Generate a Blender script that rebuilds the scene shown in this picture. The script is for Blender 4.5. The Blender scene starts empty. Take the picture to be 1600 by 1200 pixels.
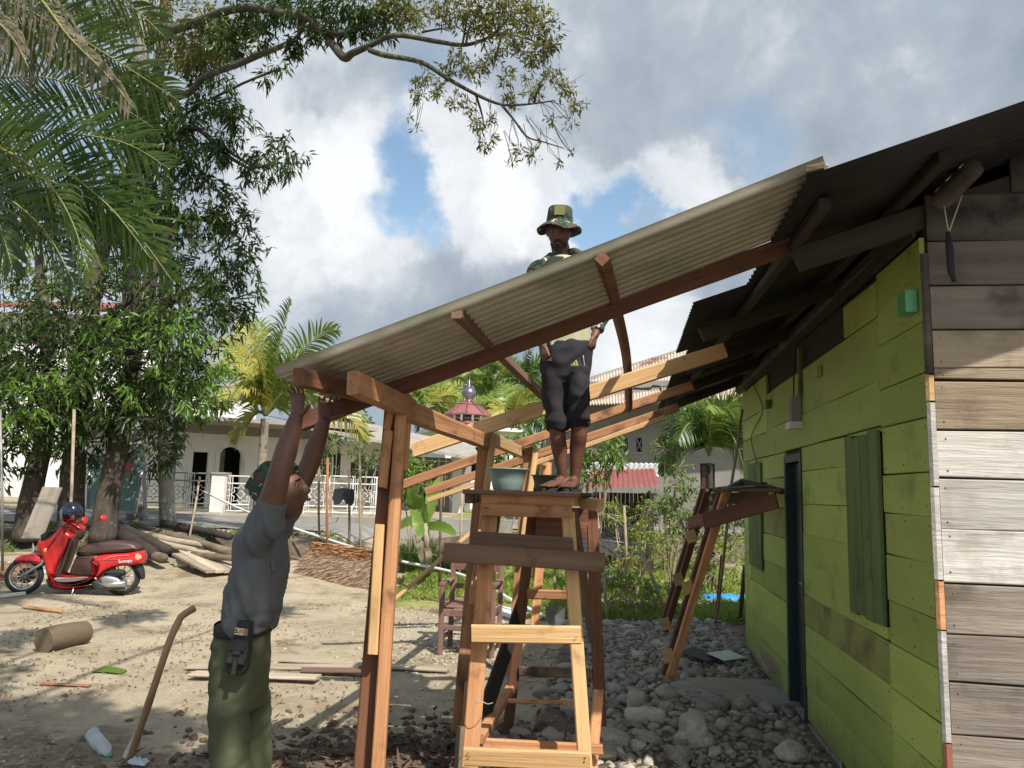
import bpy, math, random
import numpy as np
from mathutils import Vector, Matrix, noise as mnoise
R = math.radians
rng = random.Random(7)
nrng = np.random.RandomState(11)
scene = bpy.context.scene
col = scene.collection

# ------------------------------------------------------------------ camera
F = 1186.0
PITCH, ROLL, CAMH = R(8.0), R(1.7), 1.6
fw = Vector((0, math.cos(PITCH), math.sin(PITCH)))
r0 = Vector((1, 0, 0)); u0 = r0.cross(fw).normalized()
cr = (r0*math.cos(ROLL) + u0*math.sin(ROLL)).normalized()
cu = cr.cross(fw).normalized()
cam_d = bpy.data.cameras.new('camera'); cam = bpy.data.objects.new('camera', cam_d); col.objects.link(cam)
m = Matrix.Identity(4)
for i in range(3):
    m[i][0] = cr[i]; m[i][1] = cu[i]; m[i][2] = -fw[i]
m[2][3] = CAMH
cam.matrix_world = m
cam_d.sensor_width = 36.0; cam_d.lens = F/1600*36; cam_d.clip_start = 0.05; cam_d.clip_end = 2000
scene.camera = cam

def ray(px, py):
    return cr*((px-800)/F) + cu*((600-py)/F) + fw
def P(px, py, Y):
    d = ray(px, py); t = Y/d.y
    return Vector((0, 0, CAMH)) + d*t
def G(px, py, z=0.0):
    d = ray(px, py); t = (z-CAMH)/d.z
    return Vector((0, 0, CAMH)) + d*t

# ------------------------------------------------------------------ sun and sky
SUN = Vector((0.345, -0.545, 0.765)).normalized()      # towards the sun
sd = bpy.data.lights.new('sun', 'SUN'); sd.energy = 5.0; sd.angle = R(0.55); sd.color = (1.0, 0.945, 0.86)
so = bpy.data.objects.new('sun', sd); col.objects.link(so)
so.rotation_euler = SUN.to_track_quat('Z', 'Y').to_euler()
scene.view_settings.view_transform = 'Standard'; scene.view_settings.look = 'None'
scene.view_settings.exposure = 0.34; scene.view_settings.gamma = 1.0
scene.view_settings.use_curve_mapping = False
scene.cycles.max_bounces = 7; scene.cycles.diffuse_bounces = 4; scene.cycles.transparent_max_bounces = 12
scene.cycles.use_denoising = True

world = bpy.data.worlds.new('World'); scene.world = world; world.use_nodes = True
wn = world.node_tree.nodes; wl = world.node_tree.links; wn.clear()
def N(tree, t, **k):
    n = tree.nodes.new(t)
    for a, b in k.items():
        if a == 'ins':
            for i, v in b.items(): n.inputs[i].default_value = v
        else: setattr(n, a, b)
    return n
def lk(tree, a, b): tree.links.new(a, b)
wt = world.node_tree
tc = N(wt, 'ShaderNodeTexCoord')
sky = N(wt, 'ShaderNodeTexSky', sky_type='NISHITA', sun_disc=False)
sky.sun_elevation = math.asin(SUN.z); sky.sun_rotation = math.atan2(SUN.x, SUN.y)
sky.altitude = 50; sky.air_density = 1.0; sky.dust_density = 1.6; sky.ozone_density = 1.2
def wnoise(scale, detail, rough, vec, dist=0.0):
    n = N(wt, 'ShaderNodeTexNoise', ins={'Scale': scale, 'Detail': detail, 'Roughness': rough, 'Distortion': dist})
    lk(wt, vec, n.inputs['Vector']); return n
def wmath(op, a, b=None, c=None):
    n = N(wt, 'ShaderNodeMath', operation=op)
    for i, v in enumerate((a, b, c)):
        if v is None: continue
        if isinstance(v, (int, float)): n.inputs[i].default_value = v
        else: lk(wt, v, n.inputs[i])
    return n.outputs[0]
dirv = tc.outputs['Generated']
wob = wnoise(3.2, 9, 0.62, dirv)
sub = N(wt, 'ShaderNodeVectorMath', operation='SUBTRACT'); lk(wt, wob.outputs['Color'], sub.inputs[0]); sub.inputs[1].default_value = (.5, .5, .5)
scl = N(wt, 'ShaderNodeVectorMath', operation='SCALE'); lk(wt, sub.outputs[0], scl.inputs[0]); scl.inputs['Scale'].default_value = 0.36
wadd = N(wt, 'ShaderNodeVectorMath', operation='ADD'); lk(wt, dirv, wadd.inputs[0]); lk(wt, scl.outputs[0], wadd.inputs[1])
nrm = N(wt, 'ShaderNodeVectorMath', operation='NORMALIZE'); lk(wt, wadd.outputs[0], nrm.inputs[0])
def blob(px, py, rad, w):
    d = ray(px, py).normalized()
    dot = N(wt, 'ShaderNodeVectorMath', operation='DOT_PRODUCT'); lk(wt, nrm.outputs[0], dot.inputs[0]); dot.inputs[1].default_value = d
    mr = N(wt, 'ShaderNodeMapRange', interpolation_type='SMOOTHSTEP')
    lk(wt, dot.outputs['Value'], mr.inputs['Value'])
    mr.inputs['From Min'].default_value = math.cos(rad/F); mr.inputs['From Max'].default_value = 1.0
    mr.inputs['To Min'].default_value = 0; mr.inputs['To Max'].default_value = w
    return mr.outputs[0]
def total(base, blobs):
    acc = base
    for b in blobs: acc = wmath('ADD', acc, blob(*b))
    return acc
big = wnoise(2.3, 8, 0.58, dirv); fine = wnoise(5.5, 10, 0.6, dirv, 0.2)
dens = wmath('ADD', wmath('MULTIPLY', big.outputs['Fac'], 1.5), -0.24)  # base cover kept thin so the unseen sky gives less fill light
# where the blue shows through, and where the cloud banks stand; the widest keeps cloud in view
dens = total(dens, [(800, 330, 1500, .22), (640, 225, 190, -.52), (560, 290, 150, -.30), (660, 330, 120, -.5), (1120, 200, 150, -.40), (935, 300, 110, -.95),
                    (1005, 390, 130, -.8), (1250, 120, 220, -.22), (420, 330, 110, -.3), (700, 130, 120, -.2), (480, 140, 240, .5), (500, 290, 170, .25), (820, 320, 190, .75), (600, 430, 400, .40),
                    (1060, 300, 130, .42), (1385, 180, 150, .3), (1000, 520, 260, .40), (1000, 60, 360, .42), (1500, 120, 330, .25)])
mask = N(wt, 'ShaderNodeMapRange', interpolation_type='SMOOTHSTEP', ins={'From Min': .26, 'From Max': .84}); lk(wt, dens, mask.inputs['Value'])
bri = wmath('MULTIPLY_ADD', fine.outputs['Fac'], 1.7, -0.52)
bri = total(bri, [(500, 160, 180, .30), (560, 320, 130, .42), (740, 300, 150, .55), (880, 310, 150, .50), (470, 330, 200, .18), (480, 480, 160, .10), (620, 450, 170, -.08), (1065, 300, 100, .40), (1385, 180, 110, .16),
                  (1010, 540, 170, .5), (450, 300, 120, .2), (1350, 330, 520, -.04), (1000, 60, 380, -.02), (1500, 60, 300, -.05)])
cr_ = N(wt, 'ShaderNodeValToRGB')
e = cr_.color_ramp.elements
e[0].position = 0.0; e[0].color = (1.9, 2.3, 2.75, 1); e[1].position = 1.0; e[1].color = (6.1, 6.2, 6.35, 1)
x = cr_.color_ramp.elements.new(.38); x.color = (2.9, 3.3, 3.75, 1)
x = cr_.color_ramp.elements.new(.66); x.color = (4.7, 4.95, 5.25, 1)
lk(wt, bri, cr_.inputs['Fac'])
skyt = N(wt, 'ShaderNodeMix', data_type='RGBA', blend_type='MULTIPLY'); skyt.inputs['Factor'].default_value = 1
lk(wt, sky.outputs[0], skyt.inputs['A']); skyt.inputs['B'].default_value = (1.35, 1.38, 1.25, 1)
mix = N(wt, 'ShaderNodeMix', data_type='RGBA'); lk(wt, mask.outputs[0], mix.inputs['Factor'])
lk(wt, skyt.outputs['Result'], mix.inputs['A']); lk(wt, cr_.outputs['Color'], mix.inputs['B'])
bg = N(wt, 'ShaderNodeBackground', ins={'Strength': 0.128}); lk(wt, mix.outputs['Result'], bg.inputs['Color'])
wo = N(wt, 'ShaderNodeOutputWorld'); lk(wt, bg.outputs[0], wo.inputs['Surface'])

# ------------------------------------------------------------------ materials
def M(name, c1, c2=None, scale=6, stretch=(1, 1, 1), rough=.8, bump=.3, bscale=None, metal=0.0, rnd=0.0, c3=None, s3=1.0, t3=(.55, .7),
      spec=.5, detail=6, world_co=False, trans=0.0, sheen=0, bdist=.01, alpha=1.0, transmission=0.0):
    """one noise mix of two colours, patches of a third, a bump, and a per-object tint"""
    mt = bpy.data.materials.new(name); mt.use_nodes = True; t = mt.node_tree; t.nodes.clear()
    out = N(t, 'ShaderNodeOutputMaterial'); b = N(t, 'ShaderNodeBsdfPrincipled')
    b.inputs['Roughness'].default_value = rough; b.inputs['Metallic'].default_value = metal
    b.inputs['Specular IOR Level'].default_value = spec
    if transmission: b.inputs['Transmission Weight'].default_value = transmission
    if alpha < 1: b.inputs['Alpha'].default_value = alpha
    co = N(t, 'ShaderNodeTexCoord'); oi = N(t, 'ShaderNodeObjectInfo')
    if world_co:
        geo = N(t, 'ShaderNodeNewGeometry'); src = geo.outputs['Position']
    else:
        mul = N(t, 'ShaderNodeMath', operation='MULTIPLY'); lk(t, oi.outputs['Random'], mul.inputs[0]); mul.inputs[1].default_value = 37.0
        ad = N(t, 'ShaderNodeVectorMath', operation='ADD'); lk(t, co.outputs['Object'], ad.inputs[0]); lk(t, mul.outputs[0], ad.inputs[1]); src = ad.outputs[0]
    mp = N(t, 'ShaderNodeMapping'); mp.inputs['Scale'].default_value = stretch; lk(t, src, mp.inputs['Vector'])
    n1 = N(t, 'ShaderNodeTexNoise', ins={'Scale': scale, 'Detail': detail, 'Roughness': .62}); lk(t, mp.outputs[0], n1.inputs['Vector'])
    ramp = N(t, 'ShaderNodeValToRGB'); ramp.color_ramp.elements[0].position = .3; ramp.color_ramp.elements[1].position = .7
    ramp.color_ramp.elements[0].color = (*c1, 1); ramp.color_ramp.elements[1].color = (*(c2 or c1), 1)
    lk(t, n1.outputs['Fac'], ramp.inputs['Fac']); c = ramp.outputs['Color']
    if c3:
        n3 = N(t, 'ShaderNodeTexNoise', ins={'Scale': s3, 'Detail': 5, 'Roughness': .6}); lk(t, src, n3.inputs['Vector'])
        mr = N(t, 'ShaderNodeMapRange', interpolation_type='SMOOTHSTEP', ins={'From Min': t3[0], 'From Max': t3[1]}); lk(t, n3.outputs['Fac'], mr.inputs['Value'])
        mx = N(t, 'ShaderNodeMix', data_type='RGBA'); lk(t, mr.outputs[0], mx.inputs['Factor']); lk(t, c, mx.inputs['A']); mx.inputs['B'].default_value = (*c3, 1)
        c = mx.outputs['Result']
    if rnd:
        hs = N(t, 'ShaderNodeHueSaturation'); lk(t, c, hs.inputs['Color'])
        a1 = N(t, 'ShaderNodeMath', operation='MULTIPLY_ADD'); lk(t, oi.outputs['Random'], a1.inputs[0]); a1.inputs[1].default_value = 2*rnd; a1.inputs[2].default_value = 1-rnd
        lk(t, a1.outputs[0], hs.inputs['Value']); c = hs.outputs['Color']
    lk(t, c, b.inputs['Base Color'])
    if bump:
        bn = N(t, 'ShaderNodeTexNoise', ins={'Scale': bscale or scale*3, 'Detail': 6, 'Roughness': .65}); lk(t, mp.outputs[0], bn.inputs['Vector'])
        bp = N(t, 'ShaderNodeBump', ins={'Strength': bump, 'Distance': bdist}); lk(t, bn.outputs['Fac'], bp.inputs['Height']); lk(t, bp.outputs[0], b.inputs['Normal'])
    if trans:
        tr = N(t, 'ShaderNodeBsdfTranslucent'); lk(t, c, tr.inputs['Color'])
        ms = N(t, 'ShaderNodeMixShader'); ms.inputs[0].default_value = trans; lk(t, b.outputs[0], ms.inputs[1]); lk(t, tr.outputs[0], ms.inputs[2])
        lk(t, ms.outputs[0], out.inputs['Surface'])
    else: lk(t, b.outputs[0], out.inputs['Surface'])
    return mt

def leafmat(name, c1, c2, c3, rough=.45, trans=.35, scale=1.3, t3=(.55, .72)):
    return M(name, c1, c2, scale=scale, rough=rough, bump=0, c3=c3, s3=scale*6, t3=t3, world_co=True, trans=trans, spec=.4)

GR = (.07, 1.7, 1.7)
mt = {
 'fresh': M('fresh_red_timber', (.33, .135, .055), (.64, .33, .155), 12, GR, .78, .7, 30, rnd=.26, c3=(.17, .070, .035), s3=5, t3=(.52, .74), detail=9),
 'fresh_shade': M('shaded_red_timber', (.105, .040, .024), (.23, .095, .050), 12, GR, .78, .7, 30, rnd=.22, c3=(.07, .03, .02), s3=5, t3=(.52, .74), detail=9),  # fresh red timber with its shade darkened into the colour
 'pale': M('pale_fresh_timber', (.44, .25, .10), (.68, .45, .22), 12, GR, .78, .6, 30, rnd=.15, c3=(.30, .15, .07), s3=6, t3=(.56, .76), detail=9),
 'brown': M('weathered_brown_timber', (.10, .055, .035), (.22, .13, .085), 8, GR, .85, .5, 40, rnd=.25, c3=(.06, .035, .025), s3=3),
 'dark': M('sooty_dark_timber', (.020, .015, .012), (.05, .035, .026), 7, GR, .85, .5, 30, rnd=.25),
 'bark_log': M('bark_log', (.10, .075, .05), (.22, .17, .12), 7, (.4, 1, 1), .9, .8, 20, rnd=.2, bdist=.02),
 'grey_wood': M('grey_brown_board', (.13, .105, .085), (.30, .255, .21), 3.2, (.16, 2.2, 2.2), .88, .8, 22, rnd=.30, c3=(.09, .07, .052), s3=3.2, t3=(.48, .75)),
 'white_wood': M('bleached_board', (.40, .37, .33), (.62, .59, .54), 3.0, (.16, 2.2, 2.2), .88, .8, 22, rnd=.14, c3=(.34, .31, .27), s3=4.2, t3=(.5, .75)),
 'tan_wood': M('tan_weathered_board', (.24, .175, .115), (.46, .37, .27), 3.0, (.16, 2.2, 2.2), .88, .8, 22, rnd=.2, c3=(.17, .12, .08), s3=4, t3=(.5, .75)),
 'dark_board': M('dark_grey_old_board', (.060, .050, .043), (.15, .125, .105), 3.2, (.16, 2.2, 2.2), .88, .8, 22, rnd=.25, c3=(.035, .028, .024), s3=3.2, t3=(.5, .66)),  # darkest board tone, used for the upper gable rows and log plate
 'grey_brown': M('dry_grey_slab', (.28, .22, .16), (.48, .40, .30), 6, (.3, 1.5, 1.5), .9, .6, 26, rnd=.2),
 'green': M('lime_green_paint', (.325, .425, .085), (.42, .52, .12), 3.2, (.35, 1.6, 1.6), .62, .35, 45, rnd=.20, c3=(.23, .28, .06), s3=3.0, t3=(.54, .74)),
 'green_old': M('stained_green_board', (.24, .28, .065), (.34, .38, .10), 3.2, (.35, 1.6, 1.6), .7, .3, 45, rnd=.13, c3=(.17, .15, .06), s3=2.6, t3=(.48, .72)),
 'green_dk': M('moss_green_shutter', (.070, .125, .035), (.135, .20, .055), 4, (1.6, 1.6, .3), .65, .3, 45, rnd=.12, c3=(.05, .085, .03), s3=3),
 'teal_dk': M('dark_teal_paint', (.008, .026, .028), (.014, .045, .045), 5, rough=.5, bump=.1),
 'mint': M('mint_plastic_box', (.10, .35, .14), (.12, .38, .16), 5, rough=.4, bump=0),
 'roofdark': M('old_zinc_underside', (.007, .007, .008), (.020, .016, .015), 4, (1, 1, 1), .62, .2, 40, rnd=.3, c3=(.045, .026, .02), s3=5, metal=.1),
 'zinc': M('new_zinc_sheet', (.36, .335, .27), (.54, .51, .42), 1.6, (.3, 2, 1), .42, .08, 30, metal=.35, c3=(.27, .29, .21), s3=2.2, t3=(.45, .7)),
 'rusty': M('rusty_zinc_roof', (.42, .34, .27), (.60, .52, .42), 2.0, (.35, 4, 1), .6, .2, 30, c3=(.24, .09, .045), s3=1.1, t3=(.50, .66), metal=.2),
 'redroof': M('red_painted_zinc', (.22, .055, .048), (.29, .085, .07), 2, rough=.5, bump=.1),
 'whitezinc': M('bright_zinc', (.6, .6, .6), (.75, .75, .76), 2, rough=.35, bump=.1, metal=.4, c3=(.3, .2, .16), s3=2),
 'tile': M('dusky_red_roof_tile', (.17, .062, .060), (.26, .10, .095), 6, rough=.75, bump=.3, rnd=.15),
 'white': M('limewashed_plaster', (.62, .63, .62), (.74, .74, .72), 1.2, rough=.85, bump=.15, c3=(.42, .42, .40), s3=.7, t3=(.52, .78)),
 'plaster_grey': M('unpainted_grey_plaster', (.20, .19, .17), (.30, .28, .25), .8, rough=.9, bump=.2, c3=(.13, .12, .11), s3=.9),
 'cement': M('cement', (.26, .235, .20), (.36, .33, .28), 4, rough=.9, bump=.5, c3=(.17, .15, .125), s3=3, bdist=.02),
 'void': M('unlit_room_paint', (.010, .011, .012), (.018, .018, .019), 3, rough=.8, bump=0),
 'rail': M('grey_iron_rail', (.10, .11, .11), (.18, .19, .19), 6, rough=.6, bump=.1),
 'railw': M('white_iron_rail', (.60, .60, .58), (.72, .72, .70), 6, rough=.5, bump=.1),
 'rust': M('rust_red_iron', (.24, .09, .05), (.34, .14, .08), 6, rough=.8, bump=.2),
 'stone': M('river_stone', (.26, .225, .18), (.46, .42, .345), 5, rough=.78, bump=.4, bscale=22, rnd=.35, c3=(.15, .11, .075), s3=9, t3=(.5, .75)),
 'pale_stone': M('pale_broken_concrete', (.46, .41, .32), (.62, .56, .46), 8, rough=.9, bump=.8, c3=(.25, .22, .17), s3=9),
 'bark': M('mottled_tree_bark', (.040, .030, .023), (.10, .080, .060), 7, (1, 1, .35), .92, 1.0, 14, c3=(.27, .25, .21), s3=6, t3=(.60, .70), bdist=.04),
 'bark_pale': M('pale_grey_bark', (.22, .20, .17), (.38, .36, .32), 5, (1, 1, .4), .9, .6, 14, c3=(.12, .11, .08), s3=3),
 'branch': M('mossy_branch', (.045, .040, .030), (.10, .092, .062), 8, rough=.95, bump=1.0, bscale=22, c3=(.17, .16, .06), s3=5, t3=(.55, .7), bdist=.03),
 'palmbark': M('ringed_palm_bark', (.16, .13, .10), (.30, .26, .20), 3, (1, 1, 6), .9, .8, 8, c3=(.07, .055, .045), s3=4, bdist=.03),
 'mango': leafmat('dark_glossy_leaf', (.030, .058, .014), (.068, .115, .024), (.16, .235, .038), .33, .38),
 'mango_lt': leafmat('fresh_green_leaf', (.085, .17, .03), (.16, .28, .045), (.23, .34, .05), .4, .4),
 'durian': leafmat('olive_leaf', (.11, .12, .028), (.21, .20, .046), (.32, .27, .07), .4, .4),
 'palm': leafmat('palm_leaflet', (.040, .080, .018), (.085, .145, .032), (.19, .25, .05), .35, .38, 1.0),
 'palm_y': leafmat('yellowing_palm_leaflet', (.20, .27, .045), (.40, .40, .07), (.50, .42, .09), .45, .4, .8, (.4, .65)),
 'palm_b': leafmat('dried_palm_leaflet', (.20, .155, .105), (.33, .27, .19), (.075, .095, .04), .6, .3, 1.2, (.42, .6)),
 'rachis': M('yellow_green_rib', (.13, .15, .04), (.26, .24, .08), 4, rough=.5, bump=.1),
 'grassy': leafmat('garden_grass_blade', (.16, .24, .035), (.28, .36, .06), (.36, .34, .10), .5, .4, 1.2),
 'bush': leafmat('shrub_leaf', (.10, .18, .032), (.20, .31, .050), (.30, .38, .07), .45, .4, 2.0),
 'far': leafmat('far_tree_leaf', (.055, .105, .028), (.115, .185, .045), (.18, .24, .06), .5, .3, .35),
 'drystem': M('dry_stem', (.23, .18, .12), (.38, .31, .22), 8, rough=.9, bump=.3),
 'thatch': M('dry_thatch', (.42, .29, .20), (.62, .48, .36), 14, (1, 1, 1), .9, .6, 50, rnd=.1),
 'thatch_o': M('orange_thatch_ridge', (.33, .165, .075), (.46, .26, .125), 16, (1, 1, 1), .9, .7, 60),
 'skin': M('brown_skin', (.115, .052, .032), (.165, .078, .048), 9, rough=.48, bump=.12, bscale=90, spec=.4, bdist=.004),
 'skin_dk': M('dark_brown_skin', (.105, .046, .030), (.155, .072, .046), 9, rough=.48, bump=.12, bscale=90, spec=.4, bdist=.004),
 'hair': M('black_hair', (.012, .010, .009), (.02, .016, .014), 30, rough=.7, bump=.5),
 'eye': M('eye_white', (.22, .19, .165), rough=.3, bump=0),
 'lip': M('dark_lip', (.13, .052, .042), rough=.5, bump=0),
 'tee': M('grey_sports_shirt', (.085, .090, .097), (.112, .118, .126), 4, (1, 1, .4), .8, .6, 9, c3=(.135, .14, .148), s3=2.4, bdist=.02),
 'olive': M('olive_trousers', (.055, .062, .030), (.078, .086, .042), 4, (1, 1, .5), .88, .6, 9, bdist=.02),
 'black': M('black_fabric', (.012, .011, .014), (.020, .018, .022), 8, rough=.8, bump=.3),
 'charcoal': M('charcoal_shorts', (.011, .009, .012), (.018, .015, .020), 5, rough=.88, bump=.3, bscale=10, bdist=.02),
 'khaki': M('khaki_shirt', (.36, .35, .21), (.42, .41, .26), 5, rough=.85, bump=.3, bscale=10, bdist=.02),
 'patch': M('olive_patch', (.20, .21, .065), (.23, .24, .08), 20, rough=.9, bump=.2),
 'rubber': M('black_rubber', (.014, .014, .014), (.024, .023, .022), 14, rough=.8, bump=.3),
 'redpaint': M('red_scooter_paint', (.50, .018, .020), (.54, .024, .024), 2, rough=.25, bump=0, spec=.6, c3=(.46, .05, .04), s3=6, t3=(.6, .8)),
 'seat': M('brown_seat_vinyl', (.050, .026, .020), (.075, .040, .031), 12, rough=.45, bump=.2),
 'metal': M('brushed_metal', (.45, .45, .45), (.6, .6, .6), 10, rough=.35, bump=.1, metal=.9),
 'plate': M('white_plate', (.70, .72, .74), (.76, .77, .78), 8, rough=.4, bump=0),
 'lens_o': M('orange_lens', (.75, .33, .18), (.8, .4, .22), 8, rough=.2, bump=0),
 'chrome': M('chrome_dark_engine', (.05, .05, .05), (.12, .12, .12), 10, rough=.4, bump=.2, metal=.6),
 'bowl': M('sage_plastic', (.215, .30, .265), (.235, .32, .285), 5, rough=.38, bump=.05),
 'bowl2': M('olive_plastic', (.13, .135, .075), (.15, .155, .09), 5, rough=.5, bump=.05, c3=(.22, .2, .14), s3=8),
 'teal_glass': M('frosted_teal_panel', (.20, .33, .30), (.26, .40, .37), 3, rough=.3, bump=.02, c3=(.33, .46, .42), s3=2),
 'blue': M('blue_tarpaulin', (.02, .22, .62), (.03, .30, .75), 8, rough=.5, bump=.4, bdist=.03),
 'bottle': M('clear_plastic', (.55, .60, .62), (.62, .66, .68), 6, rough=.18, bump=.1, alpha=.55),
 'capgreen': M('green_cap', (.02, .35, .22), rough=.4, bump=0),
 'bag': M('pale_blue_plastic_bag', (.48, .56, .60), (.62, .68, .70), 12, rough=.35, bump=.6, bdist=.02),
 'pvc': M('white_pvc', (.58, .58, .55), (.70, .70, .67), 5, rough=.45, bump=.05),
 'hose': M('blue_green_pipe', (.13, .24, .23), (.18, .30, .28), 5, rough=.45, bump=.05),
 'wire': M('black_cable', (.012, .012, .012), rough=.6, bump=0),
 'steelwire': M('grey_wire', (.30, .29, .27), rough=.5, bump=0, metal=.5),
 'string': M('pale_string', (.55, .48, .38), rough=.9, bump=0),
 'net': M('black_shade_net', (.028, .026, .025), (.045, .042, .04), 20, rough=.8, bump=.2, alpha=.82),
 'chairwood': M('dusty_red_brown_chair', (.13, .062, .045), (.24, .13, .10), 8, GR, .8, .4, 30, c3=(.33, .26, .22), s3=5, t3=(.55, .75)),
 'litter': M('dead_leaf', (.13, .075, .045), (.27, .17, .10), 5, rough=.85, bump=.1, world_co=True, c3=(.36, .29, .21), s3=9),
}
# rain-splashed mud on the lowest boards
def mud(m_, z0, z1):
    t = m_.node_tree; b = next(n for n in t.nodes if n.type == 'BSDF_PRINCIPLED'); src = b.inputs['Base Color'].links[0].from_socket
    g = N(t, 'ShaderNodeNewGeometry'); sp_ = N(t, 'ShaderNodeSeparateXYZ'); lk(t, g.outputs['Position'], sp_.inputs[0])
    mr = N(t, 'ShaderNodeMapRange', ins={'From Min': z0, 'From Max': z1, 'To Min': .62, 'To Max': 0.0}); lk(t, sp_.outputs['Z'], mr.inputs['Value'])
    n = N(t, 'ShaderNodeTexNoise', ins={'Scale': 7, 'Detail': 8, 'Roughness': .75}); lk(t, g.outputs['Position'], n.inputs['Vector'])
    ad = N(t, 'ShaderNodeMath', operation='MULTIPLY'); lk(t, mr.outputs[0], ad.inputs[0]); lk(t, n.outputs['Fac'], ad.inputs[1])
    m2 = N(t, 'ShaderNodeMapRange', interpolation_type='SMOOTHSTEP', ins={'From Min': .12, 'From Max': .42, 'To Max': .75}); lk(t, ad.outputs[0], m2.inputs['Value'])
    mx = N(t, 'ShaderNodeMix', data_type='RGBA'); lk(t, m2.outputs[0], mx.inputs['Factor']); lk(t, src, mx.inputs['A']); mx.inputs['B'].default_value = (.17, .14, .075, 1); lk(t, mx.outputs['Result'], b.inputs['Base Color'])
mud(mt['green'], .05, .75); mud(mt['green_old'], .05, .75)
# camouflage cloth: hard-edged patches
def camo(name, cols):
    m_ = bpy.data.materials.new(name); m_.use_nodes = True; t = m_.node_tree; t.nodes.clear()
    out = N(t, 'ShaderNodeOutputMaterial'); b = N(t, 'ShaderNodeBsdfPrincipled'); b.inputs['Roughness'].default_value = .85
    co = N(t, 'ShaderNodeTexCoord')
    n = N(t, 'ShaderNodeTexNoise', ins={'Scale': 17, 'Detail': 2.5, 'Roughness': .5, 'Distortion': .8}); lk(t, co.outputs['Object'], n.inputs['Vector'])
    r = N(t, 'ShaderNodeValToRGB'); r.color_ramp.interpolation = 'CONSTANT'
    ps = [0, .42, .5, .57, .63]
    r.color_ramp.elements[0].color = (*cols[0], 1); r.color_ramp.elements[1].position = ps[1]; r.color_ramp.elements[1].color = (*cols[1], 1)
    for p_, c_ in list(zip(ps, cols))[2:]:
        e_ = r.color_ramp.elements.new(p_); e_.color = (*c_, 1)
    lk(t, n.outputs['Fac'], r.inputs['Fac']); lk(t, r.outputs[0], b.inputs['Base Color']); lk(t, b.outputs[0], out.inputs['Surface'])
    return m_
mt['camo'] = camo('camouflage_cloth', [(.016, .022, .016), (.018, .085, .045), (.10, .045, .035), (.022, .055, .032), (.50, .47, .38)])

# ------------------------------------------------------------------ mesh builder
def link(o, parent=None):
    col.objects.link(o)
    if parent is not None:
        o.parent = parent
        pm = parent.get('_o')
        o.matrix_parent_inverse = Matrix.Translation(parent.matrix_local.translation).inverted() if parent.parent is None else parent_world(parent).inverted()
    return o
def parent_world(p):
    m_ = p.matrix_basis.copy() if p.parent is None else parent_world(p.parent) @ p.matrix_parent_inverse @ p.matrix_basis
    return m_
def link(o, parent=None):
    col.objects.link(o)
    if parent is not None:
        o.parent = parent; o.matrix_parent_inverse = parent_world(parent).inverted()
    return o
def frame(p0, xdir, up=Vector((0, 0, 1))):
    x_ = Vector(xdir).normalized(); y_ = up.cross(x_)
    if y_.length < 1e-5: y_ = Vector((0, 1, 0)).cross(x_)
    y_.normalize(); z_ = x_.cross(y_)
    m_ = Matrix.Identity(4)
    for i in range(3): m_[i][0] = x_[i]; m_[i][1] = y_[i]; m_[i][2] = z_[i]; m_[i][3] = p0[i]
    return m_
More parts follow.
